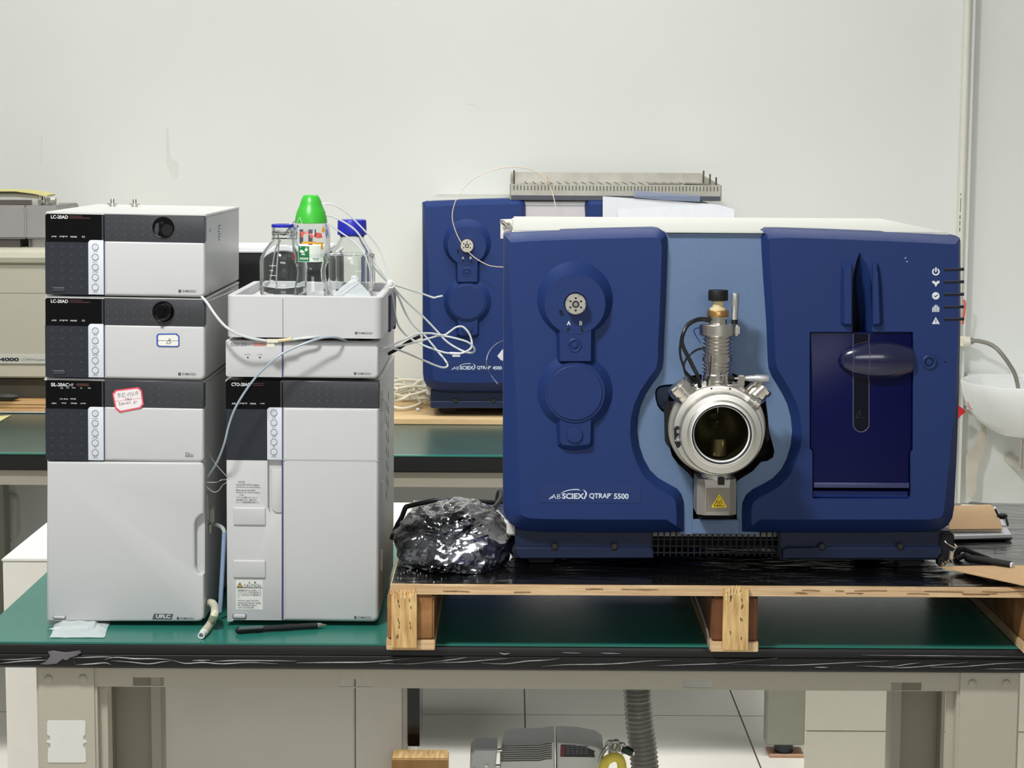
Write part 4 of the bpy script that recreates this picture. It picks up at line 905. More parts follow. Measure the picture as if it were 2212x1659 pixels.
tube_thing('solvent_tube', [(800, 570, 3.36), (815, 586, 3.37), (830, 603, 3.39), KN+(Yk2,)], .0013, CLR, 'short solvent tube rising from the beaker rim to the tie', group=SG)
tube_thing('solvent_tube', [(626, 486, 3.40), (634, 480, 3.40), (642, 474, 3.36), (640, 466, 3.35)], .0012, CLR, 'short tube end showing between the uncapped bottle and green cap', group=SG)
tube_thing('solvent_tube', [(627, 490, 3.40), (605, 520, 3.40), (594, 545, 3.39), (585, 600, 3.385), (576, 618, 3.38)], .0012, CLR, 'tube curving down inside the left of the uncapped bottle')
b = B(); b.tube(world_pts([(600, 505, 3.40), (602, 530, 3.40), (598, 580, 3.395), (597, 622, 3.395)]), .0013, 8, 6); centred(b, 'solvent_tube', CLR, 'straight tube standing inside the middle of the uncapped bottle', 'tube')
tube_thing('solvent_tube', [KN+(Yk2,), (870, 621, 3.42), (905, 632, 3.44), (930, 641, 3.45), (938, 643, 3.45), (946, 641, 3.45), (956, 639, 3.45)], .0016, CLR, 'white tube whose bent free end points at the round cover of the rear machine', group=SG)
tube_thing('solvent_tube', [KN+(Yk2,), (848, 640, 3.41), (854, 680, 3.42), (862, 706, 3.43), (880, 726, 3.44), (902, 740, 3.44), (930, 752, 3.43), (958, 761, 3.42), (972, 763, 3.42)], .0016, CLR, 'lowest of the tubes falling from the tie, hugging the oven side', group=SG)
tube_thing('solvent_tube', [KN+(Yk2,), (860, 640, 3.42), (877, 678, 3.44), (895, 704, 3.45), (915, 722, 3.46), (932, 742, 3.46), (948, 762, 3.46), (960, 776, 3.45), (967, 789, 3.44), (960, 794, 3.43), (945, 791, 3.42), (912, 777, 3.39), (880, 763, 3.34), (850, 753, 3.30), (820, 750, 3.28)], .0017, CLR, 'tube from the tie with a sharp low bend beside the rear machine lettering', group=SG)
tube_thing('solvent_tube', [KN+(Yk2,), (878, 651, 3.43), (913, 683, 3.45), (942, 713, 3.46), (963, 736, 3.46), (985, 751, 3.46), (1005, 760, 3.45), (1020, 762, 3.44), (1025, 754, 3.43), (1012, 740, 3.42), (985, 731, 3.42), (952, 725, 3.42), (930, 730, 3.41), (900, 739, 3.38), (865, 747, 3.33), (838, 754, 3.30), (820, 757, 3.28)], .0017, CLR, 'tube falling from the tie to the long pointed loop at right', group=SG)
tube_thing('solvent_tube', [(820, 757, 3.275), (838, 750, 3.29), (870, 735, 3.33), (900, 722, 3.38), (930, 720, 3.41), (958, 724, 3.42), (972, 716, 3.43), (985, 707, 3.43), (1000, 706, 3.43), (1013, 720, 3.43), (1019, 738, 3.43), (1017, 752, 3.42), (1003, 761, 3.42), (990, 764, 3.42)], .0017, CLR, 'tube making the high round loop above the rear machine lettering', group=SG)
b = B(); a = W3(972, 763, 3.415); c = W3(994, 764, 3.415); b.cyl(a, c, .0022, 12, .0004); b.box(a[0]+.004, c[0], a[1]-.0005, a[1]+.0005, a[2]-.006, a[2], .0002); centred(b, 'tape_flag', PAPER, 'white tape flag joining the looped tubes', 'tape')
b = B(); p = W3(KN[0], KN[1], 3.395); b.sphere(p, .006, 14, (1, 1, 1.15)); b.tube([(p[0], p[1]-.004, p[2]+.004), (p[0]+.008, p[1]-.004, p[2]+.001), (p[0]+.004, p[1]-.004, p[2]-.006), (p[0]-.004, p[1]-.004, p[2]-.005), (p[0], p[1]-.004, p[2]+.004)], .0014, 6, 4); centred(b, 'cable_tie', mat('milky nylon', (222, 224, 220), .3), 'knotted white cable tie gathering the tubes at the tray corner', 'cable tie')
b = B(); b.tube(world_pts([(838, 765, 3.50), (862, 752, 3.50), (885, 737, 3.50), (908, 726, 3.50)]), .0030, 8, 5); centred(b, 'signal_cable', DARK, 'short black cable behind the white tube loops beside the degasser', 'cable')
# tube draped in front of the degasser
tube_thing('drain_tube', [(436, 641, 3.225), (448, 655, 3.21), (465, 680, 3.20), (487, 705, 3.195), (515, 722, 3.195), (545, 731, 3.20), (578, 736, 3.205), (602, 736, 3.21), (625, 734, 3.212), (650, 731, 3.216), (680, 728, 3.22), (700, 727, 3.24)], .0021, TUBEW, 'white tube sagging from the left stack across to the tray gap, with a taped joint')
b = B(); b.tube(world_pts([(600, 736, 3.209), (615, 734.5, 3.2095), (630, 732.5, 3.211)]), .0028, 10, 3); jt = centred(b, 'taped_joint', IVORY, 'beige sleeve joining the sagging white tube', 'sleeve')
b = B(); a = W(577, 750, 3.205); c = W(593, 738, 3.205); b.box(a[0], c[0], 3.2045, 3.205, a[1], c[1], .0002); a = W(577, 740, 3.205); c = W(601, 732, 3.205); b.box(a[0], c[0], 3.2025, 3.2035, a[1], c[1], .0003)
centred(b, 'tape_flag', mat('cream tape', (226, 222, 204), .6), 'cream tape flag hanging from the tube above the degasser lettering', 'tape')
tube_thing('drain_tube', [(748, 736, 3.24), (735, 731, 3.225), (715, 728, 3.21), (690, 731, 3.205), (655, 743, 3.20), (613, 762, 3.195), (585, 783, 3.19), (555, 812, 3.19), (530, 845, 3.19), (508, 882, 3.19), (494, 920, 3.195), (484, 960, 3.20), (468, 1000, 3.22), (452, 1026, 3.25), (446, 1034, 3.26)], [.0019, .0017], mat('pale blue grey tubing', (176, 190, 200), .25, trans=.2, ior=1.35), 'long bluish tube arching down across the degasser and oven front')
CAP = mat('bare capillary', (196, 192, 180), .2, .3)
tube_thing('capillary', [(442, 818, 3.245), (444, 870, 3.27), (444, 930, 3.28), (450, 975, 3.27), (466, 1002, 3.27), (486, 1025, 3.26), (489, 1028, 3.26)], .0006, CAP, 'thin capillary hanging down the side of the autosampler', 'capillary', 'thin capillaries between the stacks')
tube_thing('capillary', [(440, 1041, 3.25), (458, 1042, 3.25), (470, 1041, 3.25), (478, 1037, 3.25), (490, 1036, 3.255)], .0006, CAP, 'short bright capillary crossing level between the two stacks', 'capillary', 'thin capillaries between the stacks')
tube_thing('capillary', [(440, 1043, 3.25), (450, 1055, 3.25), (463, 1063, 3.25), (473, 1059, 3.25), (481, 1048, 3.25), (490, 1042, 3.255)], .0006, CAP, 'capillary sagging in a shallow loop between the two stacks', 'capillary', 'thin capillaries between the stacks')
tube_thing('capillary', [(446, 652, 3.26), (470, 642, 3.33), (505, 628, 3.40)], .001, CLR, 'thin clear tube entering the gap between the two pump modules', 'capillary')
tube_thing('waste_tube', [(452, 1132, 3.33), (465, 1133, 3.31), (478, 1138, 3.30), (484, 1147, 3.295), (484, 1156, 3.295)], .0034, mat('frosted tube', (206, 212, 212), .3, trans=.3, ior=1.3), 'bent frosted tube leaving the autosampler side')
b = B(); b.tube(world_pts([(484.5, 1150, 3.29), (481, 1220, 3.285), (477, 1290, 3.28), (475, 1322, 3.28)]), .0038, 16, 5, hollow=.6); centred(b, 'waste_tube', TUBEB, 'straight translucent blue tube standing between the two stacks', 'tube')
b = B(); zt = ZT+.0062
def gp(px, py, z): Y = YD(px, py, z); x, zz = W(px, py, Y); return (x, Y, z)
b.tube([W3(446, 1303, 3.27), W3(458, 1303, 3.25), W3(464, 1312, 3.235), W3(463, 1328, 3.20), gp(456, 1345, zt), gp(447, 1358, zt), gp(440, 1366, zt)], .0066, 16, 6); hs_ = centred(b, 'hose', TUBEY, 'cream silicone hose curling out onto the green bench top', 'hose')
b = B(); a, c = gp(441, 1365, zt), gp(434.5, 1373, zt); a = Vector(a)-hs_.location; c = Vector(c)-hs_.location
b.lathe([(.0058, 0), (.0054, (c-a).length), (.0036, (c-a).length), (.0036, (c-a).length*.4), (0, (c-a).length*.4)], a, c-a, 20); b.obj('hose_end', mat('white hose tip', (226, 232, 230), .4), hs_)

# ---------------------------------------------------------------- on the bench top
b = B(); z = ZT+.0058
pa, pb = gp(509, 1362, z), gp(706, 1350, z); d = (Vector(pb)-Vector(pa)); l = d.length
pen = thing('ballpoint_pen', 'black pen with grey tip lying on the green bench before the oven', 'pen', (pa[0], pa[1], ZT))
pen.rotation_euler = (0, 0, math.atan2(d.y, d.x))
def cx_(prof, name, m, par): b = B(); b.lathe(prof, (0, 0, .0058), (1, 0, 0), 24); return b.obj(name, m, par)
cx_([(0, 0), (.003, 0), (.0052, .003), (.0055, .006), (.0055, l*.30), (0, l*.30)], 'cap', DARK, pen)
cx_([(0, l*.28), (.0050, l*.28), (.0050, l*.62), (.0046, l*.64), (.0046, l*.895), (0, l*.895)], 'barrel', mat('black grip rubber', (24, 26, 28), .45), pen)
cx_([(0, l*.893), (.0042, l*.893), (.0040, l*.93), (.0022, l*.955), (.0012, l*.98), (.0004, l), (0, l)], 'tip', STEEL, pen)
b = B(); b.box(.004, l*.30, -.0075, -.0025, .0075, .0122, .0015); b.obj('clip', mat('smoky clip', (120, 128, 132), .2, trans=.2), pen)
# zip bag with a white stick inside
def flat(pts, z, th=0): return [gp(p[0], p[1], z) for p in pts]
q = flat([(123, 1338), (237, 1344), (231, 1358), (225, 1377), (170, 1378), (108, 1377)], ZT+.001)
N_ = 26; b = B(); P0, P1, P2, P3 = q[0], q[1], q[4], q[5]; P2 = q[4-1]
grid = []
for j in range(N_+1):
    for i in range(N_+1):
        u, v_ = i/N_, j/N_; a_ = Vector(q[0]).lerp(Vector(q[1]), u); c_ = Vector(q[5]).lerp(Vector(q[3]), u); p = a_.lerp(c_, v_)
        h_ = .010*math.exp(-((v_-.45)/.22)**2)*(1 if u < .8 else .6)+.003*noise.noise(Vector((u*5, v_*7, 1)))+.0015
        edge = min(1, 6*min(u, 1-u, v_, 1-v_)+.15); grid.append((p.x+.004*noise.noise(Vector((u*3, v_*3, 4))), p.y, ZT+.0008+max(0, h_)*edge))
b.add(grid, [(j*(N_+1)+i, j*(N_+1)+i+1, (j+1)*(N_+1)+i+1, (j+1)*(N_+1)+i) for j in range(N_) for i in range(N_)])
centred(b, 'zip_bag', film('misty polythene', (224, 234, 234), .45, thru=.42, rough=.2, bump=.4, bs=90), 'small clear plastic bag lying on the green bench at the left stack base', 'bag')
b = B(); a, c = gp(103, 1359, ZT+.004), gp(190, 1356, ZT+.004); a, c = Vector(a), Vector(c); b.lathe([(0, 0), (.0014, .006), (.0034, .018), (.0036, (c-a).length), (0, (c-a).length)], a, c-a, 16); centred(b, 'pipette_tip', PAPER, 'white pointed stick inside the clear bag, its tip poking out', 'stick')
# ---------------------------------------------------------------- pallet
YP0 = 3.08
zdk = W(900, 1263, YP0)[1]; zdb = W(900, 1284, YP0)[1]
pal = thing('pallet', 'plywood pallet wrapped in black film, carrying the front blue instrument, splintered at its front', 'pallet', (.35, YP0+.37, ZT))
def po(b, n, m, par=None, **k): b.v = [(v[0]-.35, v[1]-YP0-.37, v[2]-ZT) for v in b.v]; return b.obj(n, m, par or pal, **k)
XP0, XP1 = W(843, 1270, YP0)[0], 1.0
b = B(); random.seed(5)
# plywood deck with a slightly ragged upper front edge
n = 160; v = []; f = []
for i in range(n+1):
    x = XP0+(XP1-XP0)*i/n; rg = .0012*noise.noise(Vector((x*30, 0, 0)))+(.003 if noise.noise(Vector((x*9, 3, 1))) > .38 else 0)
    v += [(x, YP0+.001*noise.noise(Vector((x*40, 5, 0))), zdb), (x, YP0+.001*noise.noise(Vector((x*50, 9, 0))), zdk-.0012+rg), (x, YP0+.006, zdk-.0006), (x, YP0+.75, zdk-.0006), (x, YP0+.75, zdb)]
for i in range(n):
    for j in range(5): k = (j+1) % 5; f.append((i*5+j, (i+1)*5+j, (i+1)*5+k, i*5+k))
f += [(0, 1, 2, 3, 4), tuple(reversed([n*5+j for j in range(5)]))]
b.add(v, f); po(b, 'deck', PLY)
# splits in the plies
b = B()
for i in range(26):
    x = XP0+.03+random.random()*1.1; z = zdb+(zdk-zdb)*random.choice((.30, .36, .62, .66)); l_ = .01+.05*random.random()
    b.tube([(x, YP0-.0006, z), (x+l_*.5, YP0-.0007, z+.0006*random.uniform(-1, 1)), (x+l_, YP0-.0006, z+.001*random.uniform(-1, 1))], .0005, 5, 3)
po(b, 'split_lines', mat('dark wood splits', (120, 86, 56), .8))
# black film on the deck
N1, N2 = 150, 70; v = []
for j in range(N2+1):
    for i in range(N1+1):
        x = XP0+.002+(XP1-XP0-.004)*i/N1; y = YP0+.008+(.735)*j/N2
        s_ = noise.noise(Vector((x*9+y*4, y*16, 2)))*.0012+abs(noise.noise(Vector((x*4-y*9, y*30+x*8, 7))))*.0014
        v.append((x, y, zdk+.0006+max(0, s_)))
b = B(); b.add(v, [(j*(N1+1)+i, j*(N1+1)+i+1, (j+1)*(N1+1)+i+1, (j+1)*(N1+1)+i) for j in range(N2) for i in range(N1)]); po(b, 'deck_film', FILMB)
b = B(); b.box(XP0, XP1, YP0+.012, YP0+.75, zdb-.0016, zdb-.0002); po(b, 'underside_film', mat('black film underside', (10, 10, 11), .5))
b = B(); random.seed(8)
for i in range(16):
    x = XP0+.008+random.random()*.07; y = YP0+.02+random.random()*.09; b.sphere((x, y, zdk+.0016), .0009, 6)
po(b, 'staples', STEEL)
def stringer(xa, xb, yf, mt, plank, pz, nm):
    za = W(900, 1383, YP0)[1]
    b = B(); b.box(xa, xb, yf, YP0+.74, za, zdb-.0018, .003); blk = po(b, 'stringer', mt)
    b = B(); b.box(xa-.0015, xb+.0015, yf-.002, YP0+.74, ZT+.0008, za-.0004, .001)
    po(b, 'base_slat', PLY)
    if plank:
        p0, p1, top = plank; n = 34; tl = []; random.seed(int(xa*1000)+7)
        for i in range(n+1):
            x = p0+(p1-p0)*i/n; z = top-.012*(0.5+.5*noise.noise(Vector((x*180, 0, 3))))-.006*random.random(); tl.append((x, z))
        o_ = [(p0, pz), (p1, pz)]+list(reversed(tl))
        b = B(); b.slab(o_, YP0-.010, YP0-.0005, .0008); pk_ = po(b, 'upright_plank', PINE)
        b = B()
        for i in range(11):
            x = random.choice((.27, .73))*(p1-p0)+p0+random.uniform(-.002, .002); z = pz+.012+random.random()*.07
            b.tube([(x, YP0-.0104, z), (x+random.uniform(-.0008, .0008), YP0-.0106, z+.0045)], .0006, 5, 0)
        po(b, 'staple_hole', mat('dark staple', (62, 46, 34), .5), pk_)
        b = B()
        for i in range(9):
            x = p0+(p1-p0)*(.05+.9*random.random()); z = top-.016-random.random()*.012; w = .0012+.001*random.random(); h_ = .008+.012*random.random()
            b.add([(x-w, YP0-.0102, z), (x+w, YP0-.0102, z), (x+w*.3, YP0-.0135, z+h_), (x-w*.5, YP0-.0110, z+h_*.8)], [(0, 1, 2, 3), (3, 2, 1, 0)])
        po(b, 'splinter', mat('fresh pine splinter', (240, 212, 156), .6), pk_)
X_ = lambda p: W(p, 1340, YP0-.002)[0]
stringer(X_(836), X_(937), YP0+.004, ENDG, (X_(846), X_(901), W(870, 1268, YP0-.01)[1]), W(870, 1400, YP0-.01)[1], 'l')
stringer(X_(1538), X_(1638), YP0+.004, BROWN, (X_(1561), X_(1616), W(1590, 1261, YP0-.01)[1]), max(ZT, W(1590, 1405, YP0-.01)[1]), 'm')
stringer(W(2216, 1340, YP0)[0], W(2310, 1340, YP0)[0], YP0+.004, ENDG, None, 0, 'r')
b = B(); b.box(X_(1500), X_(1538)-.0, YP0+.02, YP0+.024, ZT+.001, zdb-.002); b.v = []
b.tube([(X_(1535), YP0+.002, ZT+.003), (W(1526, 1372, YP0+.04)[0], YP0+.04, ZT+.03), (W(1491, 1290, YP0+.10)[0], YP0+.10, zdb-.003)], .0016, 6, 3); po(b, 'loose_strap', mat('grey strap', (120, 120, 116), .5))

# ---------------------------------------------------------------- mass spectrometer
Y0 = 3.18
def interp_edge(P, sub=1): return P
def ms(front):
    fr = Frame(1085, 1205, Y0); L, P, R = fr.L, fr.P, fr.R
    t = thing('mass_spectrometer', 'large blue laboratory instrument with round steel source window, on the front pallet' if front else 'matching blue instrument with pale centre panel on the rear bench', 'instrument', fr.o, None)
    D_ = .63
    # white steel body behind the covers
    a = L(1094, 1150); c = L(2076, 512)
    b = B(); b.box(a[0], c[0], .0755, D_, a[1]-.02, c[1]-.004, .003); body = b.obj('body', WHITE, t)
    b = B(); b.box(a[0]+.006, c[0]-.012, .03, D_, c[1]-.006, c[1]+.006, .003)
    b.box(L(1440, 500)[0], L(1655, 500)[0], .012, .10, L(1550, 503.6)[1], c[1]+.004, .001); b.obj('top_lid', mat('ivory white lid', (202, 202, 194), .4, var=.02, vs_=6), body)
    # left cover
    lp = [(1087, 508, 7), (1101, 503.5, 20), (1150, 501.5, 19), (1220, 498.5, 19), (1300, 496, 19), (1415, 493.5, 19), (1427, 495, 20), (1439, 503, 20), (1444, 512, 17), (1445, 530, 15), (1443, 600, 15), (1440, 680, 15), (1437, 740, 15), (1436, 780, 15), (1433, 800, 16), (1425, 816, 18), (1413, 832, 18), (1398, 855, 18), (1387, 880, 18), (1381, 905, 18), (1379, 935, 18), (1383, 965, 18), (1393, 995, 18), (1407, 1020, 18), (1425, 1037, 18), (1448, 1050, 18), (1466, 1060, 18), (1475, 1072, 19), (1480, 1088, 20), (1480.5, 1110, 19), (1480.5, 1154, 19), (1440, 1156, 34), (1300, 1156, 34), (1180, 1155, 34), (1140, 1153, 34), (1118, 1147, 34), (1100, 1136, 34), (1090, 1120, 34), (1086, 1095, 36), (1086, 1040, 36), (1086, 900, 30), (1087, 700, 19), (1087, 560, 10)]
    k = 1/1352
    pts = fr.P(lp); ins = [p[2]*k for p in lp]
    # ccw order (x right, z up): list runs clockwise on screen
    pts = pts[::-1]; ins = ins[::-1]
    prof = [(1, 0), (.13, .016), (.04, .0195), (0, .026)]
    b = B(); b.loops(b.facet(pts, ins, prof, .075)); cl = b.obj('left_cover', BLUE, t, smooth=24)
    def boss(cx, cz, ro, ri, czi, h, n=64, y0=.0003):
        o_ = [L(cx+ro*math.cos(2*PI*i/n), cz+ro*math.sin(2*PI*i/n)) for i in range(n)]; i_ = [L(cx+ri*math.cos(2*PI*i/n), czi+ri*math.sin(2*PI*i/n), -h) for i in range(n)]
        return [[(x, y0, z) for x, z in o_], [(x, -h*.93, z) for x, z in [(q[0]*.03+p[0]*.97, q[1]*.03+p[1]*.97) for q, p in zip(o_, i_)]], [(x, -h, z) for x, z in inset(ccw(i_), .0008)]]
    h = .016
    b = B()
    def bossadd(*a_): 
        l_ = boss(*a_); l_[2] = list(l_[2])
        # inset() may reverse; rebuild consistently
        cx0 = sum(p[0] for p in l_[1])/len(l_[1]); cz0 = sum(p[2] for p in l_[1])/len(l_[1])
        l_[2] = [(cx0+(p[0]-cx0)*.985, -a_[5], cz0+(p[2]-cz0)*.985) for p in l_[1]]
        b.loops(l_)
    bossadd(1242, 646, 82, 66, 657, h)
    bossadd(1242, 846, 82, 65, 848, h-.003)
    def trap(o_, i_, hh):
        o_ = fr.P(o_); i_ = fr.P(i_, -hh); b.loops([[(x, .0003, z) for x, z in o_], [(x, -hh, z) for x, z in i_]])
    trap([(1200, 700), (1286, 700), (1284, 780), (1203, 780)], [(1209, 700), (1277, 700), (1276, 780), (1210, 780)], h-.0005)
    trap([(1198, 890), (1283, 890), (1281, 962), (1272, 970), (1240, 974), (1215, 971), (1204, 964)], [(1209, 890), (1277, 890), (1275, 956), (1270, 960), (1240, 963), (1215, 961), (1211, 956)], h-.005)
    b.obj('valve_boss', BLUE2, cl, smooth=24)
    b = B(); p = L(1242, 849, -h); r = 59/1361
    b.lathe([(0, .0022), (r-.0012, .0022), (r, .0012), (r, -.004), (0, -.004)], (p[0], -h+.003, p[1]), (0, -1, 0), 64); b.obj('round_lid', BLUE2, cl)
    b = B(); p = L(1241.5, 940.5, -h); b.lathe([(0, .0045), (.0118, .0042), (.0128, .003), (.0130, -.002), (0, -.002)], (p[0], -h+.006, p[1]), (0, -1, 0), 40); b.obj('push_button', BLUE2, cl)
    b = B(); p = L(1241.5, 746, -h); b.lathe([(.0070, .0), (.0078, .0016), (.0095, .0022), (.0108, .0014), (.0113, -.001), (.0070, -.001)], (p[0], -h+.001, p[1]), (0, -1, 0), 40, closed=True)
    b.lathe([(0, .003), (.0038, .0026), (.0048, .0012), (.005, -.001), (0, -.001)], (p[0], -h+.001, p[1]), (0, -1, 0), 30); b.obj('key_switch', BLUE2, cl)
    b = B(); b.lathe([(0, .0002), (.0072, .0002), (.0072, -.001), (0, -.001)], (p[0], -h+.0008, p[1]), (0, -1, 0), 30); b.obj('switch_well', NAVYD, cl)
    # injection valve
    vx, vz = L(1243.5, 657, -h-.012); r = 22.6/1370
    b = B(); b.lathe([(0, .016), (r-.0012, .016), (r, .0148), (r, 0), (r+.0012, 0), (r+.0012, -.001), (0, -.001)], (vx, -h, vz), (0, -1, 0), 48); vv = b.obj('injection_valve', STEEL, cl)
    b = B(); b.lathe([(.0034, .0004), (.0056, .0004), (.0056, 0), (.0034, 0)], (vx, -h-.016, vz), (0, -1, 0), 24, closed=True)
    for i in range(6): an = PI/6+i*PI/3; b.cyl((vx+.0095*math.cos(an), -h-.0155, vz+.0095*math.sin(an)), (vx+.0095*math.cos(an), -h-.0162, vz+.0095*math.sin(an)), .0017, 12)
    b.obj('port', NAVYD, vv)
    b = B(); b.cyl((vx, -h-.0155, vz), (vx, -h-.0165, vz), .0034, 20)
    for an in (2.6, 1.2, .1, -.55, -1.25, -2.5): b.cyl((vx+.0142*math.cos(an), -h-.0155, vz+.0142*math.sin(an)), (vx+.0142*math.cos(an), -h-.0172, vz+.0142*math.sin(an)), .0015, 10, .0003)
    b.obj('screw', CHROME, vv)
    b = B(); p = L(1211, 673, -h); b.lathe([(.0012, .004), (.0028, .004), (.0028, -.001), (.0012, -.001)], (p[0], -h, p[1]), (0, -1, 0), 16, closed=True); b.obj('set_screw', DARK, cl)
    b = B(); fr.txt(b, 'A', 1224.3, 693.5, 1232.8, 702.5, -h-.0005, .02); fr.txt(b, 'B', 1251.5, 693.5, 1258, 702.5, -h-.0005, .03); b.obj('lettering', INK, cl)
    b = B(); b.slab(P([(1225, 709), (1231, 706.5), (1231, 713), (1225, 716)], -h), -h-.0004, -h+.001); b.slab(P([(1254, 706.5), (1258, 706.5), (1258, 712), (1261, 713), (1261, 717), (1255, 716)], -h), -h-.0004, -h+.001); b.obj('indicator_slot', NAVYD, cl)
    # nameplate
    b = B(); b.slab(R(1163, 1050, 1385, 1085.5, .002, rs=(.002,)*4), -.0005, .001, .0003); np_ = b.obj('nameplate', mat('gloss blue label', (31, 52, 105), .32), cl)
    b = B(); yy = -.0008
    fr.txt(b, 'AB', 1191, 1067.5, 1211, 1077.5, yy, -.005); fr.txt(b, 'SCIEX', 1214, 1065.5, 1262, 1077.8, yy, .035)
    fr.txt(b, 'QTRAP', 1272.5, 1065.5, 1319, 1078.3, yy, .03); fr.txt(b, '5500' if front else '4500', 1326, 1066, 1358, 1078, yy, .03)
    b.slab(P([(1318.5, 1066), (1322.5, 1066), (1322.5, 1067), (1318.5, 1067)]), yy, yy+.0004)
    b.slab(P([(1185, 1078), (1189, 1074), (1195, 1070), (1192, 1074), (1188, 1078)]), yy, yy+.0004)
    b.slab(P([(1209, 1067), (1218, 1061), (1230, 1057.3), (1243, 1056), (1250, 1056.5), (1254, 1059), (1243, 1058.2), (1231, 1059), (1219, 1062.5)]), yy, yy+.0004)
    b.slab(P([(1258, 1057.2), (1264, 1059.5), (1268, 1064), (1267.5, 1070), (1263, 1078), (1259.5, 1078), (1264, 1070), (1264.3, 1065), (1262, 1060.5)]), yy, yy+.0004)
    b.obj('lettering', mat('pale blue white print', (206, 218, 230), .4), np_)
    # right cover with its opening
    rp = [(1646.5, 512, 16), (1655, 500, 18), (1664, 494.5, 20), (1700, 495, 18), (1800, 498, 18), (1950, 504, 18), (2070, 509.5, 18), (2079, 514, 14), (2081, 522, 10), (2081, 700, 10), (2078, 850, 14), (2073, 1000, 22), (2068, 1100, 28), (2064, 1124, 30), (2055, 1140, 32), (2040, 1149, 32), (2010, 1154, 32), (1900, 1156, 34), (1700, 1156, 34), (1640, 1156, 34), (1605, 1154, 19), (1604.5, 1110, 18), (1606, 1090, 18), (1614, 1073, 18), (1628, 1061, 18), (1650, 1050, 18), (1672, 1037, 18), (1690, 1018, 18), (1702, 995, 18), (1711, 965, 18), (1714, 935, 18), (1711, 905, 18), (1704, 878, 18), (1693, 855, 18), (1680, 833, 18), (1670, 817, 18), (1663, 800, 16), (1661, 780, 14), (1658, 700, 14), (1651, 600, 14), (1647, 530, 14)]
    pts = fr.P(rp)[::-1]; ins = [p[2]*k for p in rp][::-1]
    hole = P([(1749, 717), (1841, 717), (1841, 640), (1842, 600), (1847, 575), (1852, 558), (1858, 544), (1864, 558), (1873, 572), (1880, 590), (1883, 620), (1884, 717), (1972, 717), (1973, 740), (1972, 972), (1967, 978), (1967, 1074), (1963, 1078), (1759, 1078), (1755, 1074), (1755, 975), (1749, 968)])
    b = B(); b.plate(pts, [hole], 0, .075, ins, prof); cr_ = b.obj('right_cover', BLUE2, t, smooth=24)
    # recess behind the opening
    a = L(1740, 1085); c = L(1980, 712)
    b = B(); b.box(a[0], c[0], .074, .078, a[1], c[1]+.14); b.obj('recess_back', NAVYD, cr_)
    b = B(); v = [L(1841, 717), L(1842, 600), L(1847, 575), L(1858, 544), L(1873, 572), L(1880, 590), L(1884, 717)]
    val = [L(1869, 722), L(1862, 660), L(1855, 610), L(1857, 570)]
    V3 = [(v[0][0], .0, v[0][1]), (v[1][0], .0, v[1][1]), (v[2][0], .0, v[2][1]), (v[3][0], .0, v[3][1]), (v[4][0], 0, v[4][1]), (v[5][0], 0, v[5][1]), (v[6][0], 0, v[6][1]), (val[0][0]-.0, .042, val[0][1]), (val[1][0], .038, val[1][1]), (val[2][0], .028, val[2][1]), (val[3][0], .010, val[3][1])]
    b.add(V3, [(7, 8, 5, 6), (8, 9, 5), (9, 10, 4, 5), (10, 3, 4)]); b.obj('finger_slope', BLUE2, cr_, smooth=None)
    b = B(); b.add(V3, [(0, 1, 8, 7), (1, 2, 9, 8), (2, 3, 10, 9)]); b.obj('slot_wall', NAVYD, cr_, smooth=None)
    # raised ribs beside the slot
    for o_, i_ in (([(1818, 568), (1823, 562), (1840, 566), (1840, 702), (1838, 707), (1819, 704), (1815, 698), (1815, 620)], [(1823, 585), (1824, 580), (1839, 580), (1839, 700), (1838, 700), (1826, 700), (1824, 697), (1824, 640)]), ([(1885, 566), (1896, 566), (1901, 580), (1905, 620), (1908, 698), (1904, 705), (1886, 706), (1885, 700)], [(1886, 580), (1893, 580), (1896, 590), (1898, 630), (1900, 696), (1899, 699), (1887, 700), (1886, 698)])):
        b = B(); b.loops([[(x, .0003, z) for x, z in P(o_)], [(x, -.010, z) for x, z in P(i_, -.01)]]); b.obj('rib', BLUE2, cr_, smooth=24)
    # translucent sliding door
    DOOR = mat('smoked blue acrylic', (12, 18, 84), .28, trans=.45, spec=.3, ior=1.3, var=0)
    HND = mat('dark glossy handle', (26, 28, 62), .2, var=.05, coat=.5)
    b = B(); b.slab(P([(1750, 720), (1753, 717.5), (1968, 717.5), (1972, 722), (1971, 972), (1965.5, 978), (1965.5, 1056), (1757, 1056), (1756.5, 975), (1750.5, 968)]), .004, .010, .002, steps=2); dr = b.obj('sliding_door', DOOR, cr_)
    b = B(); b.slab(P([(1752, 720), (1969, 720), (1968, 974), (1963, 980), (1963, 1054), (1760, 1054), (1759, 975), (1753, 968)]), .014, .017); b.obj('door_lining', mat('deep navy lining', (12, 13, 38), .35), dr)
    b = B(); b.slab(R(1758, 1043.5, 1965, 1054, .0, dy=.0), .0005, .006, .002, steps=2); b.obj('door_lip', mat('blue grey lip', (56, 62, 102), .3), dr)
    b = B(); b.slab(R(1757, 1063, 1965, 1077, 0), .010, .07, .001); b.obj('sill', mat('vivid blue sill', (14, 40, 110), .3), cr_)
    b = B(); u = P([(1844, 722), (1844, 760), (1844, 850), (1844, 915), (1846, 924), (1852, 931), (1861, 934), (1870, 931), (1876, 924), (1878, 915), (1878, 850), (1878, 760), (1878, 722)])
    b.tube([(x, .0035, z) for x, z in u], .0008, 6, 3); b.obj('slot_outline', mat('edge glint', (84, 88, 116), .25), dr)
    b = B(); b.slab(P([(1845, 722), (1877, 722), (1877, 915), (1873, 926), (1861, 932), (1849, 926), (1845, 915)]), .0036, .0042); sp = b.obj('dark_slot', mat('black blue slot', (6, 8, 26), .15), dr)
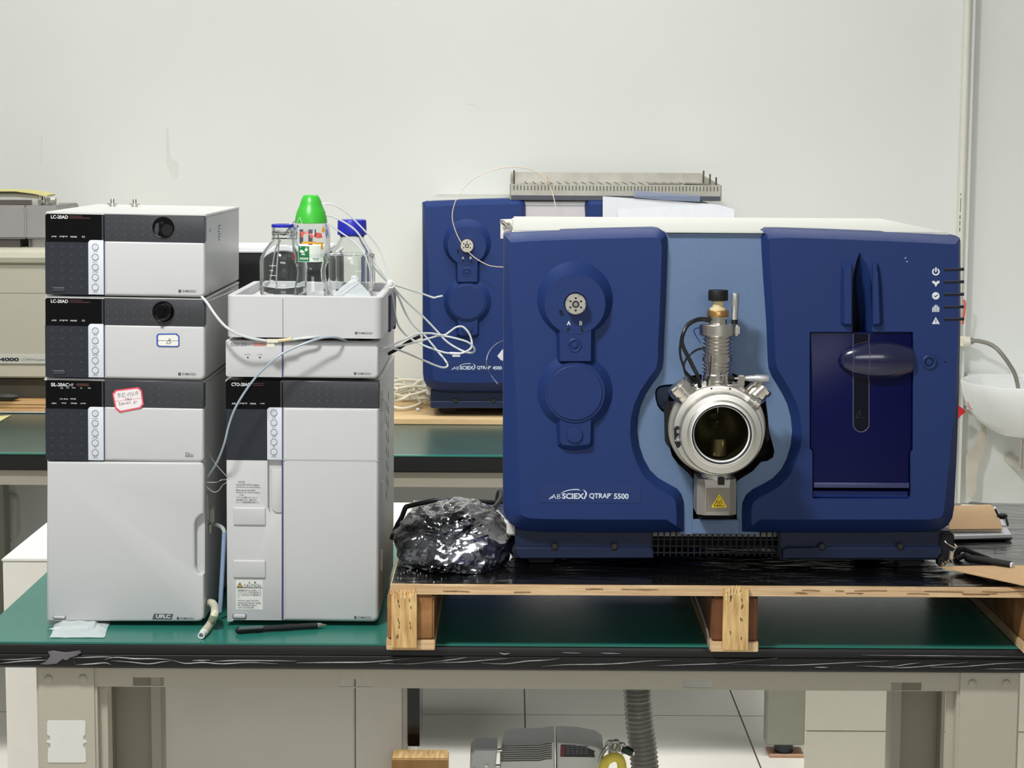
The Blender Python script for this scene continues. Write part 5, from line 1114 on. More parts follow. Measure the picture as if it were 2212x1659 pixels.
    b = B(); tr_ = P([(1849, 903), (1869, 903), (1859, 885)]); b.tube([(tr_[i % 3][0], .0032, tr_[i % 3][1]) for i in range(4)], .0006, 5, 0); q = P([(1858, 891), (1860, 891), (1859.5, 898), (1858.5, 898)]); b.slab(q, .003, .0036); b.obj('warning_mark', mat('dim green print', (28, 58, 50), .5), sp)
    for xa_ in (1812, 1912):
        pass
    # torpedo handle
    hx0, hz0 = L(1815, 781, -.02); hx1 = L(1976, 781, -.02)[0]; ln = hx1-hx0; rad = 41.5/1362; b = B(); pr = []
    for i in range(29):
        s_ = i/28; rr_ = math.sin(PI*min(1, (s_*.93)**.62)*.62)/1.0
        rr_ = (1-((s_-.56)/.56)**2)**.5 if s_ < .56 else (1-((s_-.56)/.62)**2)**.62
        pr.append((rad*max(0, rr_), s_*ln))
    pr.append((0, ln)); b.lathe(pr, (0, 0, 0), (1, 0, 0), 40)
    b.v = [(hx0+v[0], .002+v[1]*.62, hz0+v[2]) for v in b.v]; hd = b.obj('handle', HND, dr)
    b = B(); 
    for s_ in ((1846-1815)/161, (1880-1815)/161):
        r__ = rad*((1-((s_-.56)/.56)**2)**.5 if s_ < .56 else (1-((s_-.56)/.62)**2)**.62); q = [(hx0+s_*ln, .002+r__*1.006*.62*math.cos(a_), hz0+r__*1.006*math.sin(a_)) for a_ in [PI*.5+PI*i/20 for i in range(21)]]
        b.tube(q, .0005, 5, 0)
    b.obj('handle_seam', MATS['edge glint'], hd)
    # knock button, pin hole, chips
    b = B(); p = L(2007.5, 782); b.lathe([(.0062, .0002), (.007, .0022), (.0095, .0030), (.0118, .0018), (.0122, -.001), (.0062, -.001)], (p[0], 0, p[1]), (0, -1, 0), 40, closed=True); b.lathe([(0, .0022), (.0044, .002), (.0052, .001), (.0052, -.001), (0, -.001)], (p[0], 0, p[1]), (0, -1, 0), 30); b.obj('knob_button', BLUE2, cr_)
    b = B(); b.cyl((p[0], 0, p[1]), (p[0], -.0004, p[1]), .0062, 24); p = L(2041.5, 782); b.box(p[0]-.0016, p[0]+.0016, -.0004, .001, p[1]-.0016, p[1]+.0016, .0003); b.obj('pin_hole', NAVYD, cr_)
    if front:
        b = B(); b.slab(P([(1954, 558), (1956.5, 555.5), (1957.5, 556.5), (1955, 559)]), -.0003, .0003); b.slab(P([(1957, 564.5), (1961, 564.5), (1961, 565.8), (1958, 565.6)]), -.0003, .0003); b.obj('paint_chip', INK, cr_)
    # status icons and slots
    ys = (582.5, 609.5, 636.5, 663.5, 690)
    for i, y in enumerate(ys):
        b = B(); q = P([(2039, y-3.4), (2082.5, y-4.2), (2082.5, y+2.4), (2039, y+3.4)]); b.slab(q, -.0006, .004, .0003); sl = b.obj('indicator_lamp', mat('dark indicator slot', (20, 24, 38), .3), cr_)
        b = B(); b.slab(P([(2040, y-3.4), (2081, y-3.6), (2081, y-2.6), (2040, y-2.4)]), -.001, .0); b.obj('slot_edge', MATS['edge glint'], sl)
    kx = k
    b = B(); p = L(2021.5, 587)
    n = 28; o_ = []
    for r_1 in (8/1361, 5/1361): o_.append([(p[0]+r_1*math.cos(PI/2+.55+(2*PI-1.1)*i/n), p[1]+r_1*math.sin(PI/2+.55+(2*PI-1.1)*i/n)) for i in range(n+1)])
    b.slab(o_[0]+o_[1][::-1], -.0005, .001)
    b.slab(R(2020, 577.5, 2023.2, 587.5), -.0005, .001)
    b.slab(P([(2013, 606.5), (2016, 607.5), (2018, 606), (2019.5, 609), (2023.5, 609), (2025, 606), (2027, 607.5), (2030, 606.5), (2028.5, 612), (2025.5, 612.5), (2021.5, 620), (2017.5, 612.5), (2014.5, 612)]), -.0005, .001)
    b.slab([L(2021.3+8*math.cos(2*PI*i/30), 639+8*math.sin(2*PI*i/30)) for i in range(30)], -.0005, .001)
    for (x0_, x1_, y0_) in ((2013.6, 2016, 663.5), (2016.8, 2019.4, 660), (2020.2, 2022.8, 658), (2023.6, 2026, 659.5), (2026.6, 2029, 663)): b.slab(R(x0_, y0_, x1_, 673.8, .0006, rs=(0, 0, .0008, .0008)), -.0005, .001)
    b.slab(P([(2013, 700), (2030, 700), (2021.4, 684.8)]), -.0005, .001); b.obj('status_icon', mat('icon white', (222, 228, 230), .4), cr_)
    b = B(); b.slab(P([(2017, 639), (2018.2, 638), (2020.4, 640), (2024.8, 635.8), (2026, 637), (2020.4, 642.4)]), -.0008, -.0003); b.obj('tick_mark', BLUE2, cr_); b = B(); b.slab(R(2020.6, 690, 2022.2, 695.5), -.0008, -.0003); b.slab(R(2020.6, 696.6, 2022.2, 698.2), -.0008, -.0003); b.obj('exclamation_mark', BLUE2, cr_)
    # centre panel with round cut-out
    yc = .020
    cp = P([(1425, 504), (1668, 504), (1690, 700), (1740, 860), (1745, 1000), (1640, 1100), (1640, 1154), (1470, 1154), (1460, 1100), (1370, 1040), (1360, 860), (1410, 780)], yc)
    CM = MID if front else mat('pale silver panel', (196, 190, 192), .35)
    if front:
        hp = []
        hp += [(1497, 1122), (1497, 1036), (1487, 1022), (1466, 1004), (1452, 985), (1446, 965), (1441, 950), (1440, 900), (1436, 893), (1427, 886), (1420, 876), (1416, 862), (1415, 848), (1417, 840), (1424, 834), (1436, 831), (1452, 830), (1466, 828), (1490, 812), (1530, 806), (1580, 806), (1620, 818), (1645, 838), (1654, 862), (1659, 900), (1661, 930), (1668, 955), (1673, 975), (1670, 988), (1658, 996), (1644, 998), (1626, 1018), (1600, 1034), (1592, 1040), (1592, 1122)]
        hole = P(hp, yc)
        b = B(); b.plate(ccw(cp), [hole], yc, yc+.004); cpn = b.obj('centre_panel', CM, t)
        a = L(1405, 1130, yc); c = L(1690, 795, yc); b = B(); b.box(a[0], c[0], yc+.05, yc+.053, a[1], c[1]); b.loops([[(x, yc+.004, z) for x, z in hole], [(x, yc+.05, z) for x, z in hole]], False, False); b.obj('source_well', GAP, cpn)
        # bluish lip just inside the ear-shaped recess
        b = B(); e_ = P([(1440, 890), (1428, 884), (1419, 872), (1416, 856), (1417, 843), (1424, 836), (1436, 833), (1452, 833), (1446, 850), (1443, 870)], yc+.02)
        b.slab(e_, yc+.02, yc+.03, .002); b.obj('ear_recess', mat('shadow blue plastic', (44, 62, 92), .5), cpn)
        b = B(); b.slab(R(1495, 1123, 1598, 1154, 0, dy=yc-.004), yc-.004, yc+.001, .0012); b.obj('lower_lip', CM, cpn)
    else:
        b = B(); b.slab(cp, yc, yc+.004); cpn = b.obj('centre_panel', CM, t)
        b = B(); b.slab(R(1432, 512, 1662, 517), yc-.0015, yc+.001); b.obj('panel_edge', PAPER, cpn)
    # base
    yb = .02
    a = L(1112, 1208, yb); c = L(2058, 1150, yb); zt_ = c[1]
    b = B(); b.box(a[0], L(1410, 1200)[0], yb+.012, .5, a[1]+.0, zt_, .002); b.slab(P([(1112, 1183), (1405, 1183), (1412, 1190), (1412, 1206), (1124, 1207), (1114, 1198)], yb), yb, yb+.03, .0015); bs_ = b.obj('base_skirt', NAVY, t)
    b = B(); b.box(L(1690, 1200)[0], c[0], yb+.012, .5, a[1]+.0, zt_, .002); b.slab(P([(1690, 1188), (1700, 1183), (2034, 1183), (2036, 1200), (2028, 1207), (1690, 1207)], yb), yb, yb+.03, .0015); bs2 = b.obj('base_skirt', NAVY, t)
    b = B(); b.box(L(1410, 1200)[0], L(1690, 1200)[0], .09, .5, a[1]+.006, zt_); b.obj('base_core', GAP, t)
    b = B()
    for i in range(22): x_ = L(1412, 1180)[0]+i*(L(1688, 1180)[0]-L(1412, 1180)[0])/21; b.box(x_-.0012, x_+.0012, yb+.015, yb+.018, a[1]+.004, zt_)
    for z_ in (a[1]+.008, a[1]+.019, a[1]+.03): b.box(L(1410, 1200)[0], L(1690, 1200)[0], yb+.0145, yb+.0175, z_, z_+.002)
    b.obj('vent_grille', NAVYD, t)
    for q, par in ((1198, bs_), (1327, bs_), (1776, bs2), (1945, bs2)):
        p = L(q, 1180.5, yb); b = B(); b.cyl((p[0], yb-.0004, p[1]-.001), (p[0], yb+.014, p[1]-.001), .0062, 24); sc_ = b.obj('screw_well', NAVYD, par)
        b = B(); b.lathe([(.0016, .002), (.0032, .002), (.0032, 0), (.0016, 0)], (p[0], yb-.0002, p[1]), (0, -1, 0), 20, closed=True); b.obj('screw', MATS.get('dull brass screw') or mat('dull brass screw', (150, 140, 116) if not front else (92, 88, 78), .4, .7), sc_)
    b = B(); b.box(c[0]-.018, c[0]+.004, yb+.004, .1, a[1]-.004, zt_-.002, .003); b.box(c[0]-.022, c[0]-.010, yb-.002, yb+.02, a[1]-.008, a[1]+.012, .002); b.obj('corner_latch', NAVYD, t)
    zf = (zdk+.002)-fr.oz if front else -.022
    for q in (1170, 1985):
        for w in (.06, .45):
            p = L(q, 1205); b = B(); b.box(p[0]-.022, p[0]+.022, w, w+.05, zf, a[1]+.004, .003); b.obj('foot', DARK, t)
    # bracket on the left rear corner
    if front:
        b = B(); b.slab(P([(1081, 516), (1081, 474), (1108, 473), (1108, 500), (1094, 503), (1089, 516)], .09), .09, .094, .0008); br_ = b.obj('corner_bracket', WHITE, t)
        b = B()
        for q, r__ in (((1098, 486), .0045), ((1096, 503), .006)): p = L(q[0], q[1], .085); b.lathe([(r__*.5, .006), (r__, .006), (r__, 0), (r__*.5, 0)], (p[0], .09, p[1]), (0, -1, 0), 18, closed=True)
        a_ = L(1083, 478, .08); c_ = L(1092, 486, .08); b.cyl((a_[0], .078, a_[1]), (c_[0], .085, c_[1]), .0036, 14, .0005)
        b.obj('fitting', CHROME, br_)
    else:
        b = B(); b.slab(P([(1081, 520), (1081, 505), (1095, 504), (1095, 520)], .06), .06, .064); b.obj('corner_bracket', WHITE, t)
        b = B(); b.box(a[0]-.022, a[0]-.012, .04, .5, .06, L(1100, 520)[1], .002); b.obj('side_flange', WHITE, t)
    return t, fr
msf, fr = ms(True)
t2, _ = ms(False)
SC2 = 1.02*Y45/5.17; o2 = W(912, 879, Y45); t2.location = (o2[0], Y45, zp1+.0295); t2.scale = (SC2,)*3
print('REAR', Y45, YPL, o2, zp1, SC2, t2.location[:])

# ---------------------------------------------------------------- ion source on the front instrument
L, P, R = fr.L, fr.P, fr.R
src = bpy.data.objects.new('ion_source', None); C.objects.link(src); src.parent = msf; src.empty_display_size = .03
def so(b, n, m, par=None, **k): return b.obj(n, m, par or src, **k)
AX = W(1553, 930, 3.10); ax_, az_ = AX[0]-fr.ox, AX[1]-fr.oz
yy = lambda Y: Y-Y0
def ylathe(prof, n=72, x=ax_, z=az_):
    """prof = [(radius, world depth)...]"""
    b = B(); b.lathe([(r, -(Y-Y0)) for r, Y in prof], (x, 0, z), (0, -1, 0), n); return b
pm = lambda Y: (Y*CO+.03+.0)/4400.0
ylathe([(.062, 3.27), (.070, 3.19), (.0735, 3.155), (.0755, 3.150), (.0755, 3.132), (.0735, 3.130), (.068, 3.130), (.052, 3.130), (.050, 3.132), (.050, 3.27), (.062, 3.27)]).obj('rear_housing', ALU, msf)
bpy.data.objects.remove(src)
cyl_src = bpy.context.scene.objects.get('rear_housing')
hous = cyl_src
def so(b, n, m, par=None, **k): return b.obj(n, m, par or hous, **k)
rF = 99.5*pm(3.10)
so(ylathe([(.055, 3.131), (.060, 3.131), (.0655, 3.112), (rF, 3.108), (rF+.0002, 3.100), (rF-.0012, 3.0985), (rF-.010, 3.0975), (.0655, 3.0965), (.055, 3.0965), (.055, 3.131)]), 'front_flange', ALU)
rs = 89.5*pm(3.055)
b = ylathe([(rs, 3.0968), (rs, 3.062), (rs-.0015, 3.060), (rs-.010, 3.059), (rs-.011, 3.0545), (rs-.013, 3.0535), (66*pm(3.05)+.0, 3.0535), (65*pm(3.05), 3.0545), (60.5*pm(3.06), 3.062), (60*pm(3.06), 3.066), (60*pm(3.06), 3.0968), (rs, 3.0968)]); b.f = b.f[:]; so(b, 'window_ring', ALU)
b = ylathe([(60*pm(3.06)+.001, 3.068), (60*pm(3.06)-.001, 3.066), (60*pm(3.06)-.001, 3.0655), (60*pm(3.06)+.001, 3.0655)]); 
ri = 60*pm(3.06)
b = B(); b.lathe([(ri-.0006, -(3.0640-Y0)), (ri+.0044, -(3.0525-Y0)), (ri+.0052, -(3.0535-Y0)), (ri+.0004, -(3.066-Y0))], (ax_, 0, az_), (0, -1, 0), 72, closed=True); so(b, 'window_bezel', mat('bright white ring', (236, 240, 244), .35, .0))
# chamber seen through the window
b = B(); b.lathe([(ri-.0004, -(3.067-Y0)), (ri-.0006, -(3.10-Y0)), (ri*.9, -(3.13-Y0)), (ri*.5, -(3.155-Y0)), (.004, -(3.166-Y0)), (0, -(3.166-Y0))], (ax_, 0, az_), (0, -1, 0), 56, caps=False); so(b, 'chamber_wall', mat('dark anodised chamber', (128, 120, 98), .26, .6, var=.15, vs_=20))
b = B(); p = W(1548, 1000, 3.10); zb_ = az_-ri*.96; zt_ = W(1550, 946, 3.10)[1]-fr.oz; x_ = W(1552, 946, 3.10)[0]-fr.ox
b.cyl((x_, 3.10-Y0, zb_+.001), (x_, 3.10-Y0, zt_), .0125, 28, .001); so(b, 'exhaust_port', mat('brown grey steel', (196, 184, 156), .3, .8))
b = B(); zt2 = az_+ri*.93; b.cyl((x_-.002, 3.10-Y0, zt2), (x_-.002, 3.10-Y0, zt2-.012), .003, 16, .0005, .0012); b.cyl((x_-.002, 3.14-Y0, az_+.012), (x_, 3.125-Y0, az_+.010), .010, 24, 0, .001); so(b, 'probe_tip', STEEL)
b = B(); b.lathe([(0, .0006), (ri-.0006, .0006), (ri-.0006, 0), (0, 0)], (ax_, 3.0685-Y0, az_), (0, -1, 0), 48); so(b, 'window_glass', film('tinted window glass', (14, 15, 14), .15, (222, 222, 212), thru=.97, rough=.03))
b = B()
for q in ((1537, 839.5), (1577, 840)): p = W(q[0], q[1], 3.098); b.cyl((p[0]-fr.ox, 3.0980-Y0, p[1]-fr.oz), (p[0]-fr.ox, 3.0972-Y0, p[1]-fr.oz), .0016, 12)
so(b, 'flange_screw', NAVYD)
# black latch plate with triangle
def WP(pts, Y): return [(W(p[0], p[1], Y)[0]-fr.ox, W(p[0], p[1], Y)[1]-fr.oz) for p in pts]
b = B(); b.slab(WP([(1456, 926), (1460, 921), (1470, 920), (1472, 926), (1472, 960), (1467, 967), (1463, 968), (1457, 955)], 3.096), 3.0960-Y0, 3.0975-Y0, .0004); lt = so(b, 'latch_plate', DARK)
b = B(); p = WP([(1465, 932)], 3.096)[0]; b.cyl((p[0], 3.096-Y0, p[1]), (p[0], 3.094-Y0, p[1]), .0028, 16, .0004); so(b, 'pivot', STEEL, lt) if False else b.obj('pivot', STEEL, hous)
b = B(); q = WP([(1458.5, 952.5), (1471, 952.5), (1464.8, 941.5)], 3.0955); b.tube([(q[i % 3][0], 3.0955-Y0, q[i % 3][1]) for i in range(4)], .0005, 5, 0); q2 = WP([(1462.5, 951), (1467, 951), (1465, 945)], 3.0955); b.slab(q2, 3.0955-Y0, 3.096-Y0); b.obj('warning_mark', INK, hous)
# side latches behind the flange
b = B()
for pts in ([(1446, 870), (1452, 900), (1447, 950), (1452, 975), (1460, 985), (1440, 960), (1438, 890)], [(1656, 920), (1662, 930), (1662, 950), (1656, 955), (1653, 940)]): b.slab(WP(pts, 3.14), 3.14-Y0, 3.18-Y0, .001)
b.box(ax_-.074, ax_+.070, 3.19-Y0, 3.25-Y0, az_-.045, az_+.05, .02)
b.obj('dark_bracket', GAP, hous)
# angled thumb-screw towers
def tower(c0, c1, Y, segs, m=CHROME):
    a_ = Vector((W(*c0, Y)[0]-fr.ox, Y-Y0, W(*c0, Y)[1]-fr.oz)); e_ = Vector((W(*c1, Y)[0]-fr.ox, Y-Y0, W(*c1, Y)[1]-fr.oz)); d = e_-a_; l_ = d.length
    b = B(); b.lathe([(0, 0)]+[(r_1, t_*l_) for r_1, t_ in segs]+[(0, l_)], a_, d, 30); return b
so(tower((1505, 876), (1460, 829), 3.118, [(.0175, 0), (.0175, .30), (.0150, .32), (.0150, .42), (.0185, .44), (.0185, .58), (.0165, .6), (.0165, .66), (.019, .68), (.019, .88), (.017, .93), (.017, 1)]), 'thumb_screw', CHROME)
so(tower((1600, 880), (1651, 833), 3.120, [(.0175, 0), (.0175, .34), (.0150, .36), (.0150, .46), (.0180, .48), (.0180, .76), (.0165, .78), (.0165, .83), (.018, .85), (.018, .96), (.016, 1)]), 'thumb_screw', CHROME)
so(tower((1616, 862), (1640, 877), 3.088, [(.010, 0), (.010, .5), (.011, .52), (.011, .9), (.0085, 1)]), 'locking_screw', STEEL)
# probe tower
YTW = 3.146; cx2 = W(1549, 780, YTW)[0]-fr.ox; pmx = (YTW*CO+.05)/4400
Z = lambda py: W(1549, py, YTW)[1]-fr.oz
def zlathe(prof, x=cx2, Y=YTW, n=40, m=None): b = B(); b.lathe([(w/2*pmx, Z(py)) for w, py in prof], (x, Y-Y0, 0), (0, 0, 1), n); return b
pr = [(0, 850), (66, 850), (66, 809)]
for y in (806, 798, 790, 782): pr += [(62, y), (62, y-3.0), (67, y-3.4), (67, y-5.6)] if y != 782 else [(62, y), (62, y-2.5)]
pr += [(68, 779), (68, 769.5)]
for y in (768.5, 760.5, 752.3, 744.2, 736, 728): pr += [(61, y), (61, y-2.4), (66, y-2.8), (66, y-5.8)]
pr += [(62, 722), (62, 723), (0, 722)]
pr = sorted(pr[1:-1], key=lambda q: -q[1])
so(zlathe([(0, 850)]+pr+[(0, 721)]), 'ribbed_column', CHROME)
so(zlathe([(0, 725), (78, 725), (82, 722), (82, 701), (80, 699.5), (0, 699.5)]), 'collar', STEEL)
b = B(); xx = W(1588, 710, YTW)[0]-fr.ox; b.box(cx2+.0, xx+.006, YTW-Y0-.014, YTW-Y0+.014, Z(724), Z(700), .003); so(b, 'collar_side_block', STEEL)
so(zlathe([(0, 700), (41, 700), (41, 684), (0, 683)]), 'probe_neck', CHROME)
so(zlathe([(0, 684), (44, 684), (48, 681), (48, 673), (46, 670), (0, 669.5)]), 'brass_nut', BRASS)
so(zlathe([(0, 670), (36, 670), (36, 668), (34, 664.5), (24, 663), (24, 648), (0, 648)], n=12), 'ivory_fitting', IVORY)
b = zlathe([(0, 649), (41, 649), (42.5, 647.5), (42.5, 629.5), (40, 626.5), (0, 626)], n=48); so(b, 'black_knob', DARK)
xm_ = W(1587.5, 650, YTW)[0]-fr.ox
def zl2(prof, x): b = B(); b.lathe([(w/2*pmx, Z(py)) for w, py in prof], (x, YTW-Y0, 0), (0, 0, 1), 30); return b
so(zl2([(0, 700), (13, 700), (13, 690), (0, 690)], xm_), 'micrometer_base', DARK)
mcv = so(zl2([(0, 691), (12, 691), (14, 688), (14, 665), (16.5, 663), (17, 645), (17, 643), (16.2, 642.5), (17, 642), (17, 634.5), (16, 633), (0, 633)], xm_), 'micrometer', ALUM)
# horizontal micrometer
zc_ = W(1630, 817.5, 3.10)[1]-fr.oz; X = lambda px: W(px, 817, 3.10)[0]-fr.ox; pq = 3.12/4400
b = B(); b.lathe([(0, X(1607)-X(1607)), (5*pq, 0), (6*pq, X(1616)-X(1607)), (7*pq, X(1619)-X(1607)), (7*pq, X(1629)-X(1607)), (8.6*pq, X(1632)-X(1607)), (8.6*pq, X(1651)-X(1607)), (8.0*pq, X(1651.6)-X(1607)), (8.6*pq, X(1652.3)-X(1607)), (8.6*pq, X(1659)-X(1607)), (7.6*pq, X(1661)-X(1607)), (0, X(1661)-X(1607))], (X(1607), 3.10-Y0, zc_), (1, 0, 0), 30); so(b, 'micrometer', ALUM)
b = B(); b.box(X(1593.5), X(1607.5), 3.092-Y0, 3.112-Y0, W(1600, 834, 3.1)[1]-fr.oz, W(1600, 809, 3.1)[1]-fr.oz, .0015); b.cyl((X(1575), 3.10-Y0, zc_), (X(1594), 3.10-Y0, zc_), .0018, 12); b.box(X(1572), X(1606), 3.105-Y0, 3.115-Y0, zc_-.0125, zc_-.010, .0005); so(b, 'micrometer_block', CHROME)
b = B(); b.cyl((X(1572), 3.10-Y0, zc_), (X(1586), 3.10-Y0, zc_), .0042, 16, .0006); b.cyl((X(1574), 3.10-Y0, zc_-.006), (X(1582), 3.10-Y0, zc_-.006), .003, 12); so(b, 'dark_clamp', DARK)
# cables
def cab_(pts, r, m, n): b = B(); b.tube([(W(p[0], p[1], p[2])[0]-fr.ox, p[2]-Y0, W(p[0], p[1], p[2])[1]-fr.oz) for p in pts], r, 10, 8); so(b, n, m)
BC = mat('black cable sheath', (24, 25, 26), .4)
cab_([(1530, 692, 3.15), (1518, 690, 3.14), (1503, 692, 3.13), (1486, 702, 3.125), (1477, 718, 3.12), (1473, 735, 3.12), (1477, 752, 3.12), (1487, 772, 3.12), (1498, 794, 3.12), (1507, 812, 3.12), (1512, 836, 3.13)], .0032, BC, 'cable')
cab_([(1530, 688, 3.16), (1508, 688, 3.15), (1485, 700, 3.14), (1474, 722, 3.135), (1469, 748, 3.13), (1470, 770, 3.13), (1476, 790, 3.13), (1482, 810, 3.13), (1492, 822, 3.13), (1508, 828, 3.14)], .0019, BC, 'cable')
cab_([(1520, 752, 3.14), (1505, 756, 3.135), (1492, 765, 3.13), (1481, 778, 3.13), (1477, 794, 3.13), (1484, 806, 3.135), (1498, 818, 3.14), (1510, 822, 3.14)], .0017, BC, 'cable')
cab_([(1536, 768, 3.105), (1534, 800, 3.104), (1531, 822, 3.103), (1527, 830, 3.10)], .0008, BC, 'cable')
cab_([(1512, 708, 3.14), (1502, 710, 3.14), (1499, 716, 3.14), (1505, 728, 3.14), (1514, 741, 3.14)], .0009, mat('blue wire', (28, 72, 150), .4), 'wire')
# heater / exhaust block below
yh = 3.118
def WL(px, py, Y=yh): q = W(px, py, Y); return (q[0]-fr.ox, q[1]-fr.oz)
b = B(); b.lathe([(0, WL(1550, 1045)[1]), (.0225, WL(1550, 1045)[1]), (.0225, WL(1550, 1024)[1]), (0, WL(1550, 1024)[1])], (WL(1550, 1030)[0], yh-Y0+.025, 0), (0, 0, 1), 36)
for i in range(8): q = -1.2+i*.34; b.cyl((WL(1550, 1030)[0]+.021*math.sin(q), yh-Y0+.025-.021*math.cos(q), WL(1550, 1034)[1]), (WL(1550, 1030)[0]+.024*math.sin(q), yh-Y0+.025-.024*math.cos(q), WL(1550, 1034)[1]), .002, 8)
so(b, 'knurled_neck', ALU)
HB = mat('cast grey metal', (152, 148, 142), .42, .5, var=.04)
lp = [WL(1506, 1122), WL(1506, 1038), WL(1593, 1038), WL(1593, 1122)]
a_, c_ = WL(1506, 1113), WL(1593, 1037)
b = B()
# plan outline with chamfered front corners, swept up
def plan(x0, x1, yf, ch, yb_): return [(x0, yf+ch*.8), (x0+ch, yf), (x1-ch, yf), (x1, yf+ch*.8), (x1, yb_), (x0, yb_)]
yf = yh-Y0
Ls = [[(x, y, a_[1]) for x, y in plan(a_[0], c_[0], yf, .012, yf+.07)], [(x, y, WL(1550, 1052)[1]) for x, y in plan(a_[0], c_[0], yf, .012, yf+.07)], [(x, y, c_[1]) for x, y in plan(a_[0]+.001, c_[0]-.001, yf+.003, .010, yf+.07)]]
b.loops(Ls); hb = so(b, 'heater_block', HB, smooth=20)
b = B(); b.loops([[(x, y, WL(1550, 1123)[1]) for x, y in plan(a_[0]+.004, c_[0]-.004, yf+.012, .012, yf+.07)], [(x, y, a_[1]) for x, y in plan(a_[0], c_[0], yf, .012, yf+.07)]]); b.obj('dark_wedge', mat('bronze black metal', (40, 38, 35), .35, .5), hous, smooth=20)
b = B(); b.slab([WL(1525, 1104), WL(1578, 1104), WL(1578, 1054.5), WL(1527, 1054.5), WL(1525, 1056)], yf-.0006, yf+.001, .0004); b.obj('front_plate', mat('brushed taupe metal', (140, 132, 122), .4, .6), hous)
b = B(); q = WL(1552.5, 1047); b.box(q[0]-.001, q[0]+.0085, yf-.006, yf+.004, WL(1552, 1046)[1], WL(1552, 1031)[1], .0005); b.obj('black_catch', DARK, hous)
b = B(); q = [WL(1537, 1096), WL(1569.5, 1096), WL(1553.5, 1067.5)]; b.slab(chaikin(q, 2), yf-.0012, yf-.0005); b.v = []; b.f = []
q = [WL(1538.5, 1096), WL(1568, 1096), WL(1569.5, 1094), WL(1555, 1069), WL(1553.5, 1067.8), WL(1552, 1069), WL(1537, 1094)]; b.slab(q, yf-.0013, yf-.0005); b.obj('warning_triangle', YEL, hous)
b = B(); q = [WL(1541.5, 1093), WL(1565.3, 1093), WL(1553.4, 1072)]; b.tube([(q[i % 3][0], yf-.0015, q[i % 3][1]) for i in range(4)], .0005, 5, 0)
for x_ in (1549, 1553.3, 1557.6):
    b.tube([(WL(p[0], p[1])[0], yf-.0015, WL(p[0], p[1])[1]) for p in ((x_+.3, 1080.5), (x_-1, 1083), (x_+1, 1086), (x_, 1089))], .0005, 5, 3)
b.box(WL(1546.5, 1091)[0], WL(1560, 1091)[0], yf-.0018, yf-.0012, WL(1550, 1091.6)[1], WL(1550, 1090.8)[1]); b.obj('heat_symbol', GAP, hous)
# ---------------------------------------------------------------- plastic wrapped bundle on the pallet
fb_ = Frame(975, 1240, 3.20)
cxw, czw = W(975, 1175, 3.24)
random.seed(11)
bm = bmesh.new(); bmesh.ops.create_icosphere(bm, subdivisions=6, radius=1)
zdeck = zdk+.0012
out_px = [(846, 1165), (850, 1150), (868, 1135), (880, 1118), (900, 1105), (930, 1097), (965, 1088), (1010, 1086), (1050, 1098), (1080, 1116), (1100, 1140), (1112, 1170), (1104, 1192), (1085, 1215), (1050, 1232), (1000, 1240), (955, 1250), (925, 1248), (920, 1236), (880, 1225), (862, 1205), (850, 1185)]
cpx, cpy = 975, 1172
ol = sorted([(math.atan2(-(p[1]-cpy), p[0]-cpx), math.hypot(p[0]-cpx, p[1]-cpy)) for p in out_px])
def rad(a):
    for i in range(len(ol)):
        a0, r0 = ol[i-1]; a1, r1 = ol[i]
        if i == 0: a0 -= 2*PI
        if a0 <= a <= a1: return r0+(r1-r0)*(a-a0)/(a1-a0)
    a0, r0 = ol[-1]; a1, r1 = ol[0][0]+2*PI, ol[0][1]; return r0+(r1-r0)*(a-a0)/(a1-a0)
pmb = 3.3/4400
def crease(q, k, sd): return 1-min(1, abs(noise.noise(q*k+Vector((sd, sd*2, 1))))*3.2)
for v in bm.verts:
    n_ = v.co.normalized(); a = math.atan2(n_.z, n_.x); h_ = math.hypot(n_.x, n_.z)
    r_0 = rad(a)*pmb*.99
    q = Vector((n_.x*.9+n_.z*.7, n_.y*1.0, n_.z*1.9-n_.x*.5))
    c2 = noise.voronoi(q*2.0+Vector((.2, 5, 1)))[0]; c3 = noise.voronoi(q*4.5+Vector((4, 1, 0)))[0]; c4 = noise.voronoi(q*9)[0]
    cr = .92+.13*(c2[0]-.4)+.075*(c3[0]-.4)+.03*(c4[0]-.4)+.05*crease(q, 1.3, 3)+.03*crease(q, 2.6, 8)
    v.co = Vector((math.cos(a)*h_*r_0*cr, n_.y*.115*cr*(1+.15*noise.noise(q)), math.sin(a)*h_*r_0*cr))
bmesh.ops.translate(bm, verts=bm.verts, vec=(cxw, 3.285, czw-.006))
# lean it so the lower part comes forward
for v in bm.verts:
    v.co.y -= .10*max(-.6, min(1, (czw-v.co.z)/.06))*.6
    v.co.z = max(v.co.z, zdeck+.0005)
b = B(); b.bm(bm); bm.free()
bun = centred(b, 'wrapped_bundle', mat('silvery crumpled film', (176, 178, 186), .12, .95, rgb2=(20, 21, 26), vs_=7, spec=1, bump=.15, bs=40, coat=.8, detail=5, lo=.44, hi=.70), 'bundle wrapped in shiny crumpled dark plastic at the left end of the pallet', 'bundle', smooth=14)  # dark and silver mottling paints crevices and highlights into the film colour
b = B(); b.tube(world_pts([(846, 1165, 3.42), (858, 1135, 3.42), (868, 1117, 3.42), (876, 1097, 3.42), (884, 1093, 3.42), (905, 1088, 3.41), (945, 1080, 3.40), (990, 1080, 3.40), (1030, 1083, 3.41), (1068, 1085, 3.42), (1088, 1083, 3.43)]), .0042, 12, 6); centred(b, 'power_cable', BC, 'thick black cable looping over the back of the wrapped bundle', 'cable')
